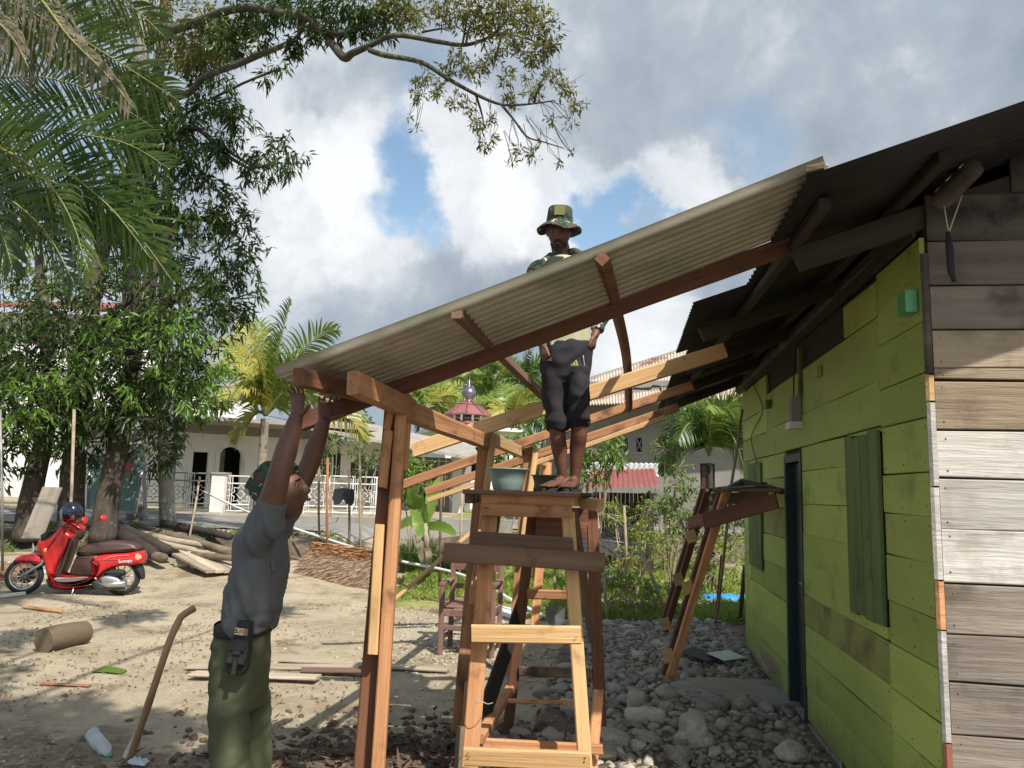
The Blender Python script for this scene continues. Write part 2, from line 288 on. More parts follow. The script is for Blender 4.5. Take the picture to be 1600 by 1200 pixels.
class MB:
    def __init__(s): s.v = []; s.f = []
    def add(s, vs, fs):
        n = len(s.v); s.v += [tuple(v) for v in vs]; s.f += [tuple(i+n for i in f) for f in fs]; return s
    def box(s, c, size, mat=None, jit=0.0):
        hx, hy, hz = size[0]/2, size[1]/2, size[2]/2
        vs = [Vector((c[0]+sx*hx, c[1]+sy*hy, c[2]+sz*hz)) for sx in (-1, 1) for sy in (-1, 1) for sz in (-1, 1)]
        if jit: vs = [v+Vector((rng.uniform(-jit, jit), rng.uniform(-jit, jit), rng.uniform(-jit, jit))) for v in vs]
        if mat is not None: vs = [mat @ v for v in vs]
        return s.add(vs, [(0, 1, 3, 2), (4, 6, 7, 5), (0, 4, 5, 1), (2, 3, 7, 6), (0, 2, 6, 4), (1, 5, 7, 3)])
    def hexa(s, b, t):
        """four bottom and four top corners, same order"""
        return s.add(list(b)+list(t), [(3, 2, 1, 0), (4, 5, 6, 7)] + [(i, (i+1) % 4, 4+(i+1) % 4, 4+i) for i in range(4)])
    def tube(s, pts, rad, seg=8, flat=1.0, up=Vector((0, 0, 1)), cap=True):
        pts = [Vector(p) for p in pts]
        if not isinstance(rad, (list, tuple)): rad = [rad]*len(pts)
        rings = []; n0 = len(s.v); prev = None
        for i, p in enumerate(pts):
            d = (pts[min(i+1, len(pts)-1)]-pts[max(i-1, 0)]).normalized()
            a = up if prev is None else prev
            a = (a - d*a.dot(d))
            if a.length < 1e-4: a = Vector((1, 0, 0)) - d*d.x
            a.normalize(); b = d.cross(a); prev = a
            s.v += [tuple(p + (a*math.cos(t)*flat + b*math.sin(t))*rad[i]) for t in [2*math.pi*k/seg for k in range(seg)]]
        for i in range(len(pts)-1):
            for k in range(seg):
                s.f.append((n0+i*seg+k, n0+i*seg+(k+1) % seg, n0+(i+1)*seg+(k+1) % seg, n0+(i+1)*seg+k))
        if cap:
            s.f.append(tuple(n0+k for k in reversed(range(seg)))); s.f.append(tuple(n0+(len(pts)-1)*seg+k for k in range(seg)))
        return s
    def loft(s, secs, seg=20, power=1.0):
        """sections (centre, u, v): superellipse rings, closed at both ends"""
        n0 = len(s.v)
        for c, u, v in secs:
            for k in range(seg):
                t = 2*math.pi*k/seg; ct, st = math.cos(t), math.sin(t)
                ct = math.copysign(abs(ct)**power, ct); st = math.copysign(abs(st)**power, st)
                s.v.append(tuple(Vector(c)+Vector(u)*ct+Vector(v)*st))
        for i in range(len(secs)-1):
            for k in range(seg):
                s.f.append((n0+i*seg+k, n0+i*seg+(k+1) % seg, n0+(i+1)*seg+(k+1) % seg, n0+(i+1)*seg+k))
        s.f.append(tuple(n0+k for k in reversed(range(seg)))); s.f.append(tuple(n0+(len(secs)-1)*seg+k for k in range(seg)))
        return s
    def ball(s, c, r, seg=14, rings=9, mat=None):
        if not isinstance(r, (tuple, list)): r = (r, r, r)
        n0 = len(s.v); c = Vector(c)
        def T(v):
            v = Vector((v[0]*r[0], v[1]*r[1], v[2]*r[2]))
            return tuple(c + (mat @ v if mat is not None else v))
        s.v.append(T((0, 0, 1)))
        for i in range(1, rings):
            a = math.pi*i/rings
            for k in range(seg):
                b = 2*math.pi*k/seg; s.v.append(T((math.sin(a)*math.cos(b), math.sin(a)*math.sin(b), math.cos(a))))
        s.v.append(T((0, 0, -1)))
        for k in range(seg): s.f.append((n0, n0+1+k, n0+1+(k+1) % seg))
        for i in range(rings-2):
            for k in range(seg):
                a = n0+1+i*seg; s.f.append((a+k, a+seg+k, a+seg+(k+1) % seg, a+(k+1) % seg))
        a = n0+1+(rings-2)*seg
        for k in range(seg): s.f.append((a+k, len(s.v)-1, a+(k+1) % seg))
        return s
    def lathe(s, prof, c=(0, 0, 0), seg=24, mat=None):
        n0 = len(s.v)
        for r_, z_ in prof:
            for k in range(seg):
                t = 2*math.pi*k/seg; v = Vector((r_*math.cos(t), r_*math.sin(t), z_))
                if mat is not None: v = mat @ v
                s.v.append(tuple(v+Vector(c)))
        for i in range(len(prof)-1):
            for k in range(seg):
                s.f.append((n0+i*seg+k, n0+i*seg+(k+1) % seg, n0+(i+1)*seg+(k+1) % seg, n0+(i+1)*seg+k))
        return s
    def prism(s, poly, y0, y1, mat=None):
        """polygon in (x, z) pushed from y0 to y1"""
        n = len(poly); vs = [Vector((p[0], y0, p[1])) for p in poly]+[Vector((p[0], y1, p[1])) for p in poly]
        if mat is not None: vs = [mat @ v for v in vs]
        return s.add(vs, [tuple(range(n)), tuple(reversed(range(n, 2*n)))] + [(i, n+i, n+(i+1) % n, (i+1) % n) for i in range(n)])
    def slab(s, poly, w, rd=.02, mat=None):
        """polygon in (x, z), half width w, with rounded long edges"""
        n = len(poly); c = [sum(p[i] for p in poly)/n for i in (0, 1)]
        per = []
        for i in range(n):
            a, b_, d = poly[i-1], poly[i], poly[(i+1) % n]
            tx, tz = d[0]-a[0], d[1]-a[1]; L = math.hypot(tx, tz) or 1
            per.append((-tz/L, tx/L))
        area = sum(poly[i][0]*poly[(i+1) % n][1]-poly[(i+1) % n][0]*poly[i][1] for i in range(n))
        sg = 1 if area > 0 else -1
        lay = [(-w, 1), (-w+.3*rd, .45), (-w+rd, 0), (w-rd, 0), (w-.3*rd, .45), (w, 1)]
        vs = []
        for y_, ins in lay:
            vs += [Vector((poly[i][0]+sg*per[i][0]*ins*rd, y_, poly[i][1]+sg*per[i][1]*ins*rd)) for i in range(n)]
        if mat is not None: vs = [mat @ v for v in vs]
        fs = [tuple(range(n)), tuple(reversed(range(5*n, 6*n)))]
        for k in range(5): fs += [(k*n+i, (k+1)*n+i, (k+1)*n+(i+1) % n, k*n+(i+1) % n) for i in range(n)]
        return s.add(vs, fs)
    def mesh(s, name, mat, smooth=False):
        me = bpy.data.meshes.new(name); me.from_pydata(s.v, [], s.f); me.materials.append(mat)
        if smooth: me.shade_smooth()
        me.update(); return me
    def build(s, name, mat, parent=None, smooth=False, matrix=None, **tags):
        o = bpy.data.objects.new(name, s.mesh(name, mat, smooth))
        if matrix is not None: o.matrix_basis = matrix
        link(o, parent); tag(o, **tags); return o
def fixn(me):
    import bmesh
    bm = bmesh.new(); bm.from_mesh(me); bmesh.ops.recalc_face_normals(bm, faces=bm.faces); bm.to_mesh(me); bm.free()
def tag(o, label=None, cat=None, group=None, kind=None):
    if label: o['label'] = label
    if cat: o['category'] = cat
    if group: o['group'] = group
    if kind: o['kind'] = kind
    return o
def thing(name, label, cat, loc=(0, 0, 0), group=None):
    o = bpy.data.objects.new(name, None); o.location = loc; o.empty_display_size = .1
    col.objects.link(o); return tag(o, label, cat, group)
def beam(name, p0, p1, w, h, mat, parent=None, up=Vector((0, 0, 1)), wob=.0015, ends=.0, bev=.006, **tags):
    """a sawn timber from p0 to p1 (centre line), w across, h along 'up'; its own object with x along the grain"""
    p0, p1 = Vector(p0), Vector(p1); L = (p1-p0).length; fr = frame(p0, p1-p0, up)
    b = MB(); ns = max(2, int(L/.35)+1); secs = []
    tilt = (rng.uniform(-.14, .14), rng.uniform(-.14, .14)); wy, wz = rng.uniform(-1, 1)*wob, rng.uniform(-1, 1)*wob
    for i in range(ns):
        t = i/(ns-1); cy = wy*math.sin(t*3.1)+rng.uniform(-.3, .3)*wob; cz = wz*math.sin(t*3.1)+rng.uniform(-.3, .3)*wob
        ring = []
        for (sy, sz, k) in ((-1, -1, 0), (1, -1, 1), (1, 1, 0), (-1, 1, 1)):
            a = (sy*(w/2-bev), sz*h/2); c = (sy*w/2, sz*(h/2-bev))
            for q in ((a, c) if k else (c, a)): ring.append((t*L+((tilt[0]*q[0]+tilt[1]*q[1]) if i in (0, ns-1) else 0), cy+q[0]+rng.uniform(-.0008, .0008), cz+q[1]+rng.uniform(-.0008, .0008)))
        secs.append(ring)
    n = 8
    for r_ in secs: b.v += r_
    for i in range(ns-1):
        for k in range(n): b.f.append((i*n+k, i*n+(k+1) % n, (i+1)*n+(k+1) % n, (i+1)*n+k))
    b.f.append(tuple(reversed(range(n)))); b.f.append(tuple(range((ns-1)*n, ns*n)))
    return b.build(name, mat, parent, False, fr, **tags)
def pole(name, pts, r, mat, parent=None, seg=8, knob=0.0, **tags):
    pts = [Vector(p) for p in pts]; fr = Matrix.Translation(pts[0])
    rr = r if isinstance(r, (list, tuple)) else [r]*len(pts)
    if knob: rr = [a*(1+rng.uniform(-knob, knob)) for a in rr]
    q = [p-pts[0] for p in pts]
    return MB().tube(q, rr, seg).build(name, mat, parent, True, fr, **tags)
def crv(pts, n=6):
    """Catmull-Rom through points"""
    pts = [Vector(p) for p in pts]; out = []
    for i in range(len(pts)-1):
        a, b, c, d = pts[max(i-1, 0)], pts[i], pts[i+1], pts[min(i+2, len(pts)-1)]
        for k in range(n):
            t = k/n; out.append(.5*((2*b)+(c-a)*t+(2*a-5*b+4*c-d)*t*t+(3*b-a-3*c+d)*t**3))
    out.append(pts[-1]); return out
def remesh(mb, name, mat, voxel, parent=None, smooth=4, disp=None, **tags):
    me = mb.mesh(name, mat); fixn(me)
    o = bpy.data.objects.new(name, me); col.objects.link(o)
    r_ = o.modifiers.new('r', 'REMESH'); r_.mode = 'VOXEL'; r_.voxel_size = voxel; r_.use_smooth_shade = True
    if smooth: s_ = o.modifiers.new('s', 'SMOOTH'); s_.factor = .6; s_.iterations = smooth
    dg = bpy.context.evaluated_depsgraph_get(); m2 = bpy.data.meshes.new_from_object(o.evaluated_get(dg), depsgraph=dg)
    bpy.data.objects.remove(o); m2.name = name
    if not m2.materials: m2.materials.append(mat)
    if disp:
        for v in m2.vertices: v.co += disp(v.co, v.normal)
    m2.shade_smooth()
    o2 = bpy.data.objects.new(name, m2); link(o2, parent); tag(o2, **tags); return o2
def nmesh(name, V, T, mat, parent=None, smooth=False, **tags):
    """fast triangle mesh from numpy arrays"""
    me = bpy.data.meshes.new(name); me.vertices.add(len(V)); me.vertices.foreach_set('co', np.asarray(V, dtype=np.float32).ravel())
    T = np.asarray(T, dtype=np.int32); me.loops.add(T.size); me.loops.foreach_set('vertex_index', T.ravel())
    me.polygons.add(len(T)); me.polygons.foreach_set('loop_start', np.arange(0, T.size, T.shape[1], dtype=np.int32))
    me.materials.append(mat)
    me.update(calc_edges=True)
    if smooth: me.shade_smooth()
    o = bpy.data.objects.new(name, me); link(o, parent); tag(o, **tags); return o
def unit(a): return a/np.maximum(np.linalg.norm(a, axis=1, keepdims=True), 1e-6)
def leaves(name, pos, dirs, L, W, mat, parent=None, fold=.25, droop=.15, **tags):
    """folded leaves: base, two sides, sunken rib, drooping tip"""
    n = len(pos); d = unit(dirs); s = unit(np.cross(d, unit(nrng.normal(size=(n, 3))+np.array([0, 0, 1.2])))); nn = np.cross(s, d)
    L = np.broadcast_to(np.asarray(L, float), (n,))[:, None]; W = np.broadcast_to(np.asarray(W, float), (n,))[:, None]
    z = np.array([0, 0, -1.0])
    b = pos; mid = pos+d*L*.5 - nn*W*fold + z*L*droop*.3; l = pos+d*L*.45+s*W*.5+z*L*droop*.25; r = pos+d*L*.45-s*W*.5+z*L*droop*.25
    tip = pos+d*L+z*L*droop
    V = np.stack([b, l, r, mid, tip], 1).reshape(-1, 3)
    i = (np.arange(n)*5)[:, None]
    T = np.concatenate([i+np.array([[0, 2, 3]]), i+np.array([[0, 3, 1]]), i+np.array([[3, 2, 4]]), i+np.array([[3, 4, 1]])], 0)
    return nmesh(name, V, T, mat, parent, **tags)
def cloud_pts(blobs, per, shell=.45):
    """twig ends in ellipsoid blobs (centre, radius xyz), denser near the skin"""
    out = []; cen = []
    for c, r in blobs:
        vol = (r[0]*r[1]*r[2])**(1/3.)
        k = max(2, int(per*vol*vol))
        a = unit(nrng.normal(size=(k, 3))); q = nrng.uniform(shell, 1, size=(k, 1))**.6*nrng.uniform(.8, 1.12, size=(k, 1))
        out.append(np.array(c)+a*q*np.array(r)); cen.append(a)
    return np.concatenate(out), np.concatenate(cen)
def whorls(name, tips, outd, nleaf, L, W, mat, parent=None, spread=.9, droop=.35, grav=.4, **tags):
    """each twig end carries a rosette of leaves"""
    n = len(tips); rep = np.repeat(np.arange(n), nleaf)
    d = outd[rep]*.55 + nrng.normal(size=(len(rep), 3))*spread; d[:, 2] -= grav
    d = unit(d); p = tips[rep] + nrng.normal(size=(len(rep), 3))*L*.25
    LL = L*nrng.uniform(.6, 1.15, size=len(rep)); return leaves(name, p, d, LL, LL*W, mat, parent, droop=droop, **tags)
# ------------------------------------------------------------------ ground
def sst(a, b, x):
    t = min(1, max(0, (x-a)/(b-a))); return t*t*(3-2*t)
def interp(pts, x):
    if x <= pts[0][0]: return pts[0][1]
    for (a, va), (b, vb) in zip(pts, pts[1:]):
        if x <= b: return va+(vb-va)*(x-a)/(b-a)
    return pts[-1][1]
LEFT = [(0, 0), (10.9, 0), (13.2, .24), (13.9, .30), (14.3, .60), (16, .70), (18.5, .75), (26, .80), (400, .8)]
RIGHT = [(0, 0), (15, .05), (17.6, .10), (18.4, .62), (22, .75), (400, .8)]
def zg(x, y):
    w = sst(-3.6, -2.2, x + .1*(y-12)*0)
    h = interp(LEFT, y)*(1-w)+interp(RIGHT, y)*w
    q = Vector((x, y, 0))
    h += .022*mnoise.noise(q*.9)+.010*mnoise.noise(q*3.1)
    if y < 15: h += .05*sst(.9, 0, math.hypot((x+.35)/1.1, (y-4.55)/.55))*(.5+mnoise.noise(q*6))
    if y > 30: h += 0
    return h
def Gz(px, py):
    """where the ray meets the ground"""
    d = ray(px, py); Y = 2.2; o = Vector((0, 0, CAMH))
    while Y < 90:
        p = o+d*(Y/d.y)
        if p.z <= zg(p.x, p.y): break
        Y += .02+Y*.002
    return Vector((p.x, p.y, zg(p.x, p.y)))

def axis(parts):
    out = []
    for a, b, s in parts: out += list(np.arange(a, b, s))
    return np.array(out+[parts[-1][1]])
xs = axis([(-420, -60, 30), (-60, -12, 3), (-12, -5, .25), (-5, 3.2, .06), (3.2, 8, .4), (8, 60, 3), (60, 420, 30)])
ys = axis([(-60, 0, 5), (0, 2.6, .4), (2.6, 9, .06), (9, 15, .12), (15, 24, .3), (24, 60, 3), (60, 560, 40)])
V = []
for y in ys:
    for x in xs:
        z = zg(x, y)
        if -5 < x < 3.3 and 2.6 < y < 12: z += .006*mnoise.noise(Vector((x*11, y*11, 3)))
        V.append((x, y, z))
nx, ny = len(xs), len(ys)
Q = [(j*nx+i, j*nx+i+1, (j+1)*nx+i+1, (j+1)*nx+i) for j in range(ny-1) for i in range(nx-1)]

gm = bpy.data.materials.new('trodden_earth'); gm.use_nodes = True; t = gm.node_tree; t.nodes.clear()
go = N(t, 'ShaderNodeOutputMaterial'); gb = N(t, 'ShaderNodeBsdfPrincipled', ins={'Roughness': .95}); lk(t, gb.outputs[0], go.inputs['Surface'])
gp = N(t, 'ShaderNodeNewGeometry').outputs['Position']
def gn(scale, detail=6, rough=.6, t=t, gp=gp):
    n = N(t, 'ShaderNodeTexNoise', ins={'Scale': scale, 'Detail': detail, 'Roughness': rough}); lk(t, gp, n.inputs['Vector']); return n.outputs['Fac']
def gmix(fac, a, b):
    m_ = N(t, 'ShaderNodeMix', data_type='RGBA')
    for v, i in ((fac, 'Factor'), (a, 'A'), (b, 'B')):
        if isinstance(v, (tuple, float)): m_.inputs[i].default_value = v if isinstance(v, float) else (*v, 1)
        else: lk(t, v, m_.inputs[i])
    return m_.outputs['Result']
def grange(v, a, b):
    m_ = N(t, 'ShaderNodeMapRange', interpolation_type='SMOOTHSTEP', ins={'From Min': a, 'From Max': b}); lk(t, v, m_.inputs['Value']); return m_.outputs[0]
c = gmix(grange(gn(.8, 6), .35, .65), (.265, .21, .135), (.43, .36, .245))
c = gmix(grange(gn(7, 8, .7), .4, .7), c, (.40, .34, .24))
c = gmix(grange(gn(38, 6, .7), .54, .66), c, (.24, .195, .135))
c = gmix(grange(gn(55, 4, .6), .66, .74), c, (.58, .53, .43))
c = gmix(grange(gn(1.7, 7, .7), .52, .66), c, (.20, .155, .10))
za = N(t, 'ShaderNodeAttribute', attribute_name='zone'); zs = N(t, 'ShaderNodeSeparateColor'); lk(t, za.outputs['Color'], zs.inputs[0])
def zmask(ch, sc=3):
    a_ = N(t, 'ShaderNodeMath', operation='ADD'); lk(t, za.outputs['Alpha'] if ch == 3 else zs.outputs[ch], a_.inputs[0])
    b_ = N(t, 'ShaderNodeMath', operation='MULTIPLY_ADD'); lk(t, gn(sc, 7, .7), b_.inputs[0]); b_.inputs[1].default_value = .9; b_.inputs[2].default_value = -.45
    lk(t, b_.outputs[0], a_.inputs[1]); return grange(a_.outputs[0], .4, .6)
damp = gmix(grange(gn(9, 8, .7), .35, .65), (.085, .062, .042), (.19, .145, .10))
shaded_litter = gmix(grange(gn(14, 8, .72), .35, .65), (.13, .095, .062), (.26, .205, .14))  # brown litter soil, with the foreground tree shade also put into its colour
c = gmix(zmask('Alpha' if 0 else 3, 2.2), c, shaded_litter)
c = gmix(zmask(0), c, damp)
grassc = gmix(grange(gn(2.2, 8, .7), .35, .65), (.14, .17, .04), (.32, .30, .11))
c = gmix(zmask(1, 1.5), c, grassc)
bank = gmix(grange(gn(3, 8, .7), .35, .65), (.06, .045, .032), (.16, .12, .085))
c = gmix(zmask(2), c, bank)
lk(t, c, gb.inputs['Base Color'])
bp1 = N(t, 'ShaderNodeBump', ins={'Strength': .7, 'Distance': .02}); lk(t, gn(24, 8, .75), bp1.inputs['Height'])
bp2 = N(t, 'ShaderNodeBump', ins={'Strength': .5, 'Distance': .006}); lk(t, gn(140, 4, .7), bp2.inputs['Height']); lk(t, bp1.outputs[0], bp2.inputs['Normal'])
lk(t, bp2.outputs[0], gb.inputs['Normal'])
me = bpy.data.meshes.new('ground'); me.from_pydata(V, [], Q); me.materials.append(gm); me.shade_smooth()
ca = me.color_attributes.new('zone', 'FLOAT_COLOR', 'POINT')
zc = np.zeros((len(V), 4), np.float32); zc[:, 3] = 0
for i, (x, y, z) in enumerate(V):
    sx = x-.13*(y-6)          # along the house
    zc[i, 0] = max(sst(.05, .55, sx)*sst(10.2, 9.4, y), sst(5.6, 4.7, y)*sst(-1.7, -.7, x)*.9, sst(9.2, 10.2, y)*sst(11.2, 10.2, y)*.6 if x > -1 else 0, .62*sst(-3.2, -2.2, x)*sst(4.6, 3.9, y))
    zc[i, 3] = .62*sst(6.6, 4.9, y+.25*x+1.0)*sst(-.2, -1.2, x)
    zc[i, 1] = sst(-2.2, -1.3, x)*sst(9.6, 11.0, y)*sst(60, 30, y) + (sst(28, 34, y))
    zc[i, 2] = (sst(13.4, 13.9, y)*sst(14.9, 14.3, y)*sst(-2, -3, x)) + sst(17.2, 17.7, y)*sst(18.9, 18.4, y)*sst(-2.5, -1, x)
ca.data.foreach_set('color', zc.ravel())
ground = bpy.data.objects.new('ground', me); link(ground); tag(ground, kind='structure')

def sheet(name, pts, mat, lift=.006, nx_=30, ny_=6, **tags):
    """a surface sheet following the ground, corners a b c d"""
    a, b, c_, d = [Vector((p[0], p[1], 0)) for p in pts]; mb = MB()
    for j in range(ny_+1):
        for i in range(nx_+1):
            u_, v_ = i/nx_, j/ny_; q = (a*(1-u_)+b*u_)*(1-v_)+(d*(1-u_)+c_*u_)*v_
            mb.v.append((q.x, q.y, zg(q.x, q.y)+lift))
    mb.f = [(j*(nx_+1)+i, j*(nx_+1)+i+1, (j+1)*(nx_+1)+i+1, (j+1)*(nx_+1)+i) for j in range(ny_) for i in range(nx_)]
    return mb.build(name, mat, None, True, **tags)
sheet('road', [(-34, 15.2), (-3.0, 15.4), (-3.0, 19.4), (-34, 19.8)], M('worn_asphalt', (.16, .15, .14), (.26, .25, .23), 3, rough=.95, bump=.5, world_co=True, c3=(.33, .31, .27), s3=1.2), .03, 90, 16, kind='structure')
sheet('road', [(-2.9, 19.0), (14, 19.0), (14, 22.4), (-2.9, 22.4)], bpy.data.materials['worn_asphalt'], .03, 60, 12, kind='structure')

# ------------------------------------------------------------------ house frame of reference
WD = Vector((.150, 1, 0)).normalized()          # along the green wall, away from the camera
WN = Vector((-WD.y, WD.x, 0))                   # out of the green wall, to the left
C0 = P(1478, 1200, 3.26); C0.z = 0
def wallp(px, py, off=0.0):
    """pixel -> (s along the wall, z)"""
    d = ray(px, py); o = Vector((0, 0, CAMH)); n = WN
    t_ = ((C0+WN*off)-o).dot(n)/d.dot(n); p = o+d*t_; return (p-C0).dot(WD), p.z
def W3(s, z, off=0.0): return C0+WD*s+WN*off+Vector((0, 0, z))
GD = Vector((WD.y, -WD.x, 0))                   # along the gable wall, to the right
def gabp(px, py, off=0.0):
    d = ray(px, py); o = Vector((0, 0, CAMH)); n = -WD
    t_ = ((C0+n*off)-o).dot(n)/d.dot(n); p = o+d*t_; return (p-C0).dot(GD), p.z
HL = wallp(1164, 780)[0]                        # house length
HT = wallp(1442, 368)[1]                        # wall height at the near corner
TOPZ = 2.80
house = thing('wooden_house', 'plank house with a lime green side wall and a bare grey gable end', 'house', C0)

# stones and soil bed along the house
bed = sheet('cobble_bed', [(C0.x-1.75, 2.7), (C0.x-.05, 2.9), (C0.x+1.22, 9.9), (.25, 9.9)], M('bed_soil', (.085, .063, .044), (.20, .155, .11), 9, rough=.95, bump=.9, bscale=30, world_co=True, bdist=.02, c3=(.27, .22, .155), s3=2.0), .010, 80, 200, kind='structure')
protos = []
for k in range(14):
    import bmesh
    bm = bmesh.new(); bmesh.ops.create_icosphere(bm, subdivisions=3, radius=1)
    sx, sy, sz = rng.uniform(.85, 1.25), rng.uniform(.6, .9), rng.uniform(.42, .72)
    off = Vector((k*7.3, 0, 0)); pw = rng.uniform(.75, 1)
    for v in bm.verts:
        n_ = mnoise.noise(v.co*1.1+off)*.42+mnoise.noise(v.co*2.6+off)*.14
        v.co = v.co*(1+n_); v.co = Vector((v.co.x*sx, v.co.y*sy, v.co.z*sz))
    me = bpy.data.meshes.new('stone'); bm.to_mesh(me); bm.free(); me.materials.append(mt['stone']); me.shade_smooth(); protos.append(me)
def inbed(x, y):
    s = (Vector((x, y, 0))-C0).dot(WD); d = (Vector((x, y, 0))-C0).dot(WN)
    if d < .06 or y > 9.75: return 0
    if y > 7.0: return 1 if d < 1.75+.22*math.sin(y*3)+.1*(y-7) and x > .25 else 0
    if y > 5.2: return 1 if x > .62-.22*(y-5.2)+.12*math.sin(y*5) else 0
    return 1 if x > .02+.12*math.sin(y*7) else 0
me = bed.data; keep = [p.vertices[:] for p in me.polygons if inbed(p.center.x+.16*mnoise.noise(p.center*3)+.10*mnoise.noise(p.center*9)-.10, p.center.y+.1*mnoise.noise(p.center*5))]
vv = [v.co[:] for v in me.vertices]; me.clear_geometry(); me.from_pydata(vv, [], keep); me.shade_smooth()
slab_c = Gz(1165, 1085)
placed = []; cand = []
SLABR = (.56, .42)
def onslab(x, y): 
    u_ = (x-slab_c.x)/SLABR[0]; v_ = (y-slab_c.y)/SLABR[1]; return u_*u_+v_*v_ < 1.0
grid = {}
def try_place(x, y, r, over=.72):
    gx, gy = int(x/.3), int(y/.3)
    for i in (-1, 0, 1):
        for j in (-1, 0, 1):
            for (a, b, q) in grid.get((gx+i, gy+j), ()):
                if (a-x)**2+(b-y)**2 < (over*(q+r))**2: return False
    grid.setdefault((gx, gy), []).append((x, y, r)); placed.append((x, y, r)); return True
bigs = [(1083, 1165, .135), (960, 1165, .14), (1195, 1100, .0), (905, 1120, .12), (935, 1080, .10), (1010, 1165, .10), (880, 1060, .09), (1180, 1155, .085), (980, 985, .085), (1025, 1010, .08), (1065, 1045, .10), (1040, 1090, .085), (940, 1190, .12), (1060, 1195, .12), (850, 1090, .09), (1240, 1190, .12)]
for a, b, r_ in bigs:
    if r_: p = Gz(a, b); try_place(p.x, p.y, r_, .6)
for (lo, hi, tries, y0) in ((.075, .11, 130, 2.9), (.048, .072, 1300, 2.9), (.030, .048, 6000, 2.9), (.016, .030, 8000, 4.2)):
    for _ in range(tries):
        y = rng.uniform(y0, 9.8); x = rng.uniform(-.1, 3.0)
        if not inbed(x, y) or onslab(x, y): continue
        if y < 5.4 and x > .9 and lo > .021 and rng.random() < .90: continue       # bare earth by the house
        if 5.4 < y < 6.6 and x > 1.5 and rng.random() < .5: continue
        r_ = rng.uniform(lo, hi)
        if y > 7.2: r_ *= .85
        try_place(x, y, r_)
placed.sort(key=lambda q: -(q[2]/q[1]))
rest = MB(); rv = []; rt = []; nv = 0
for i, (x, y, r_) in enumerate(placed):
    z = zg(x, y)+.01; me = protos[rng.randrange(14)]
    rot = Matrix.Translation((x, y, z+r_*rng.uniform(.05, .32))) @ Matrix.Rotation(rng.uniform(0, 6.3), 4, 'Z') @ Matrix.Rotation(rng.uniform(-.35, .35), 4, 'X') @ Matrix.Diagonal((r_, r_, r_*rng.uniform(.8, 1.2), 1))
    if i < 300:
        o = bpy.data.objects.new('stone', me); o.matrix_basis = rot; link(o, bed)
    else:
        if not rv or True:
            co = np.empty(len(me.vertices)*3); me.vertices.foreach_get('co', co); co = co.reshape(-1, 3)
            mm = np.array(rot); rv.append(co @ mm[:3, :3].T + mm[:3, 3])
            ix = np.empty(len(me.loops), np.int32); me.loops.foreach_get('vertex_index', ix); rt.append(ix.reshape(-1, 3)+nv); nv += len(co)
o = nmesh('small_stones', np.concatenate(rv), np.concatenate(rt), mt['stone'], bed, True, kind='stuff')
# concrete doorstep
mb = MB(); ring = []
n = 40
for k in range(n):
    a = 2*math.pi*k/n; q = 1+.10*mnoise.noise(Vector((math.cos(a)*2, math.sin(a)*2, 4)))+.05*mnoise.noise(Vector((math.cos(a)*6, math.sin(a)*6, 4)))
    ct, st = math.cos(a), math.sin(a); p_ = .8
    ring.append((slab_c.x+math.copysign(abs(ct)**p_, ct)*(SLABR[0]+.05)*q, slab_c.y+math.copysign(abs(st)**p_, st)*(SLABR[1]+.02)*q))
tz = .055
mb.v = [(x, y, -.02) for x, y in ring]+[(x, y, tz-.015) for x, y in ring]+[(slab_c.x+(x-slab_c.x)*.97, slab_c.y+(y-slab_c.y)*.97, tz+.01*mnoise.noise(Vector((x*3, y*3, 0)))) for x, y in ring]+[(slab_c.x+(x-slab_c.x)*.5, slab_c.y+(y-slab_c.y)*.5, tz+.012*mnoise.noise(Vector((x*4, y*4, 0)))) for x, y in ring]
for l in range(3): mb.f += [(l*n+k, l*n+(k+1) % n, (l+1)*n+(k+1) % n, (l+1)*n+k) for k in range(n)]
mb.f.append(tuple(range(3*n, 4*n)))
mb.build('doorstep_slab', mt['cement'], None, True, label='cracked irregular concrete slab lying before the dark doorway', cat='slab')

# ------------------------------------------------------------------ the house
def plank(name, s0, s1, z0, z1, mat, off=0.0, th=.022, fr='w', jz=.004, parent=house, **tags):
    jit = lambda a: rng.uniform(-a, a)
    T = W3 if fr == 'w' else (lambda s, z, o: C0+GD*s-WD*o+Vector((0, 0, z)))
    sc, zc_ = (s0+s1)/2, (z0+z1)/2; org = T(sc, zc_, off)
    xd = WD if fr == 'w' else GD
    frm = frame(org, xd)
    sgn = 1 if fr == 'w' else -1
    o_ = jit(.004); hx, hz = (s1-s0)/2, (z1-z0)/2; b = MB(); ns = max(1, int((s1-s0)/.5)); vs = []
    za_, zb_ = jit(jz), jit(jz)
    for i in range(ns+1):
        x = -hx+2*hx*i/ns; e1, e2 = jit(jz*.6), jit(jz*.6)
        for (y, z) in ((-th/2, -hz), (th/2-.003, -hz), (th/2, -hz+.004), (th/2, hz-.004), (th/2-.003, hz), (-th/2, hz)):
            zz = z + (e1 if z < 0 else e2)
            vs.append((x, sgn*(y+o_), zz))
    k = 6
    fs = [tuple(range(k)), tuple(reversed(range(ns*k, ns*k+k)))]
    for i in range(ns): fs += [(i*k+q, (i+1)*k+q, (i+1)*k+(q+1) % k, i*k+(q+1) % k) for q in range(k)]
    b.v = vs; b.f = fs; me = b.mesh(name, mat); fixn(me)
    ob = bpy.data.objects.new(name, me); ob.matrix_basis = frm; link(ob, parent); tag(ob, **tags); return ob
def rows(z0, z1, hs, shift=0):
    zs_ = [z0]
    while zs_[-1] < z1-.08: zs_.append(min(z1, zs_[-1]+rng.uniform(*hs)))
    zs_[-1] = z1; return zs_
s_dr0, s_dr1 = wallp(1259, 900)[0], wallp(1232, 900)[0]      # door opening
z_dt = wallp(1245, 709)[1]
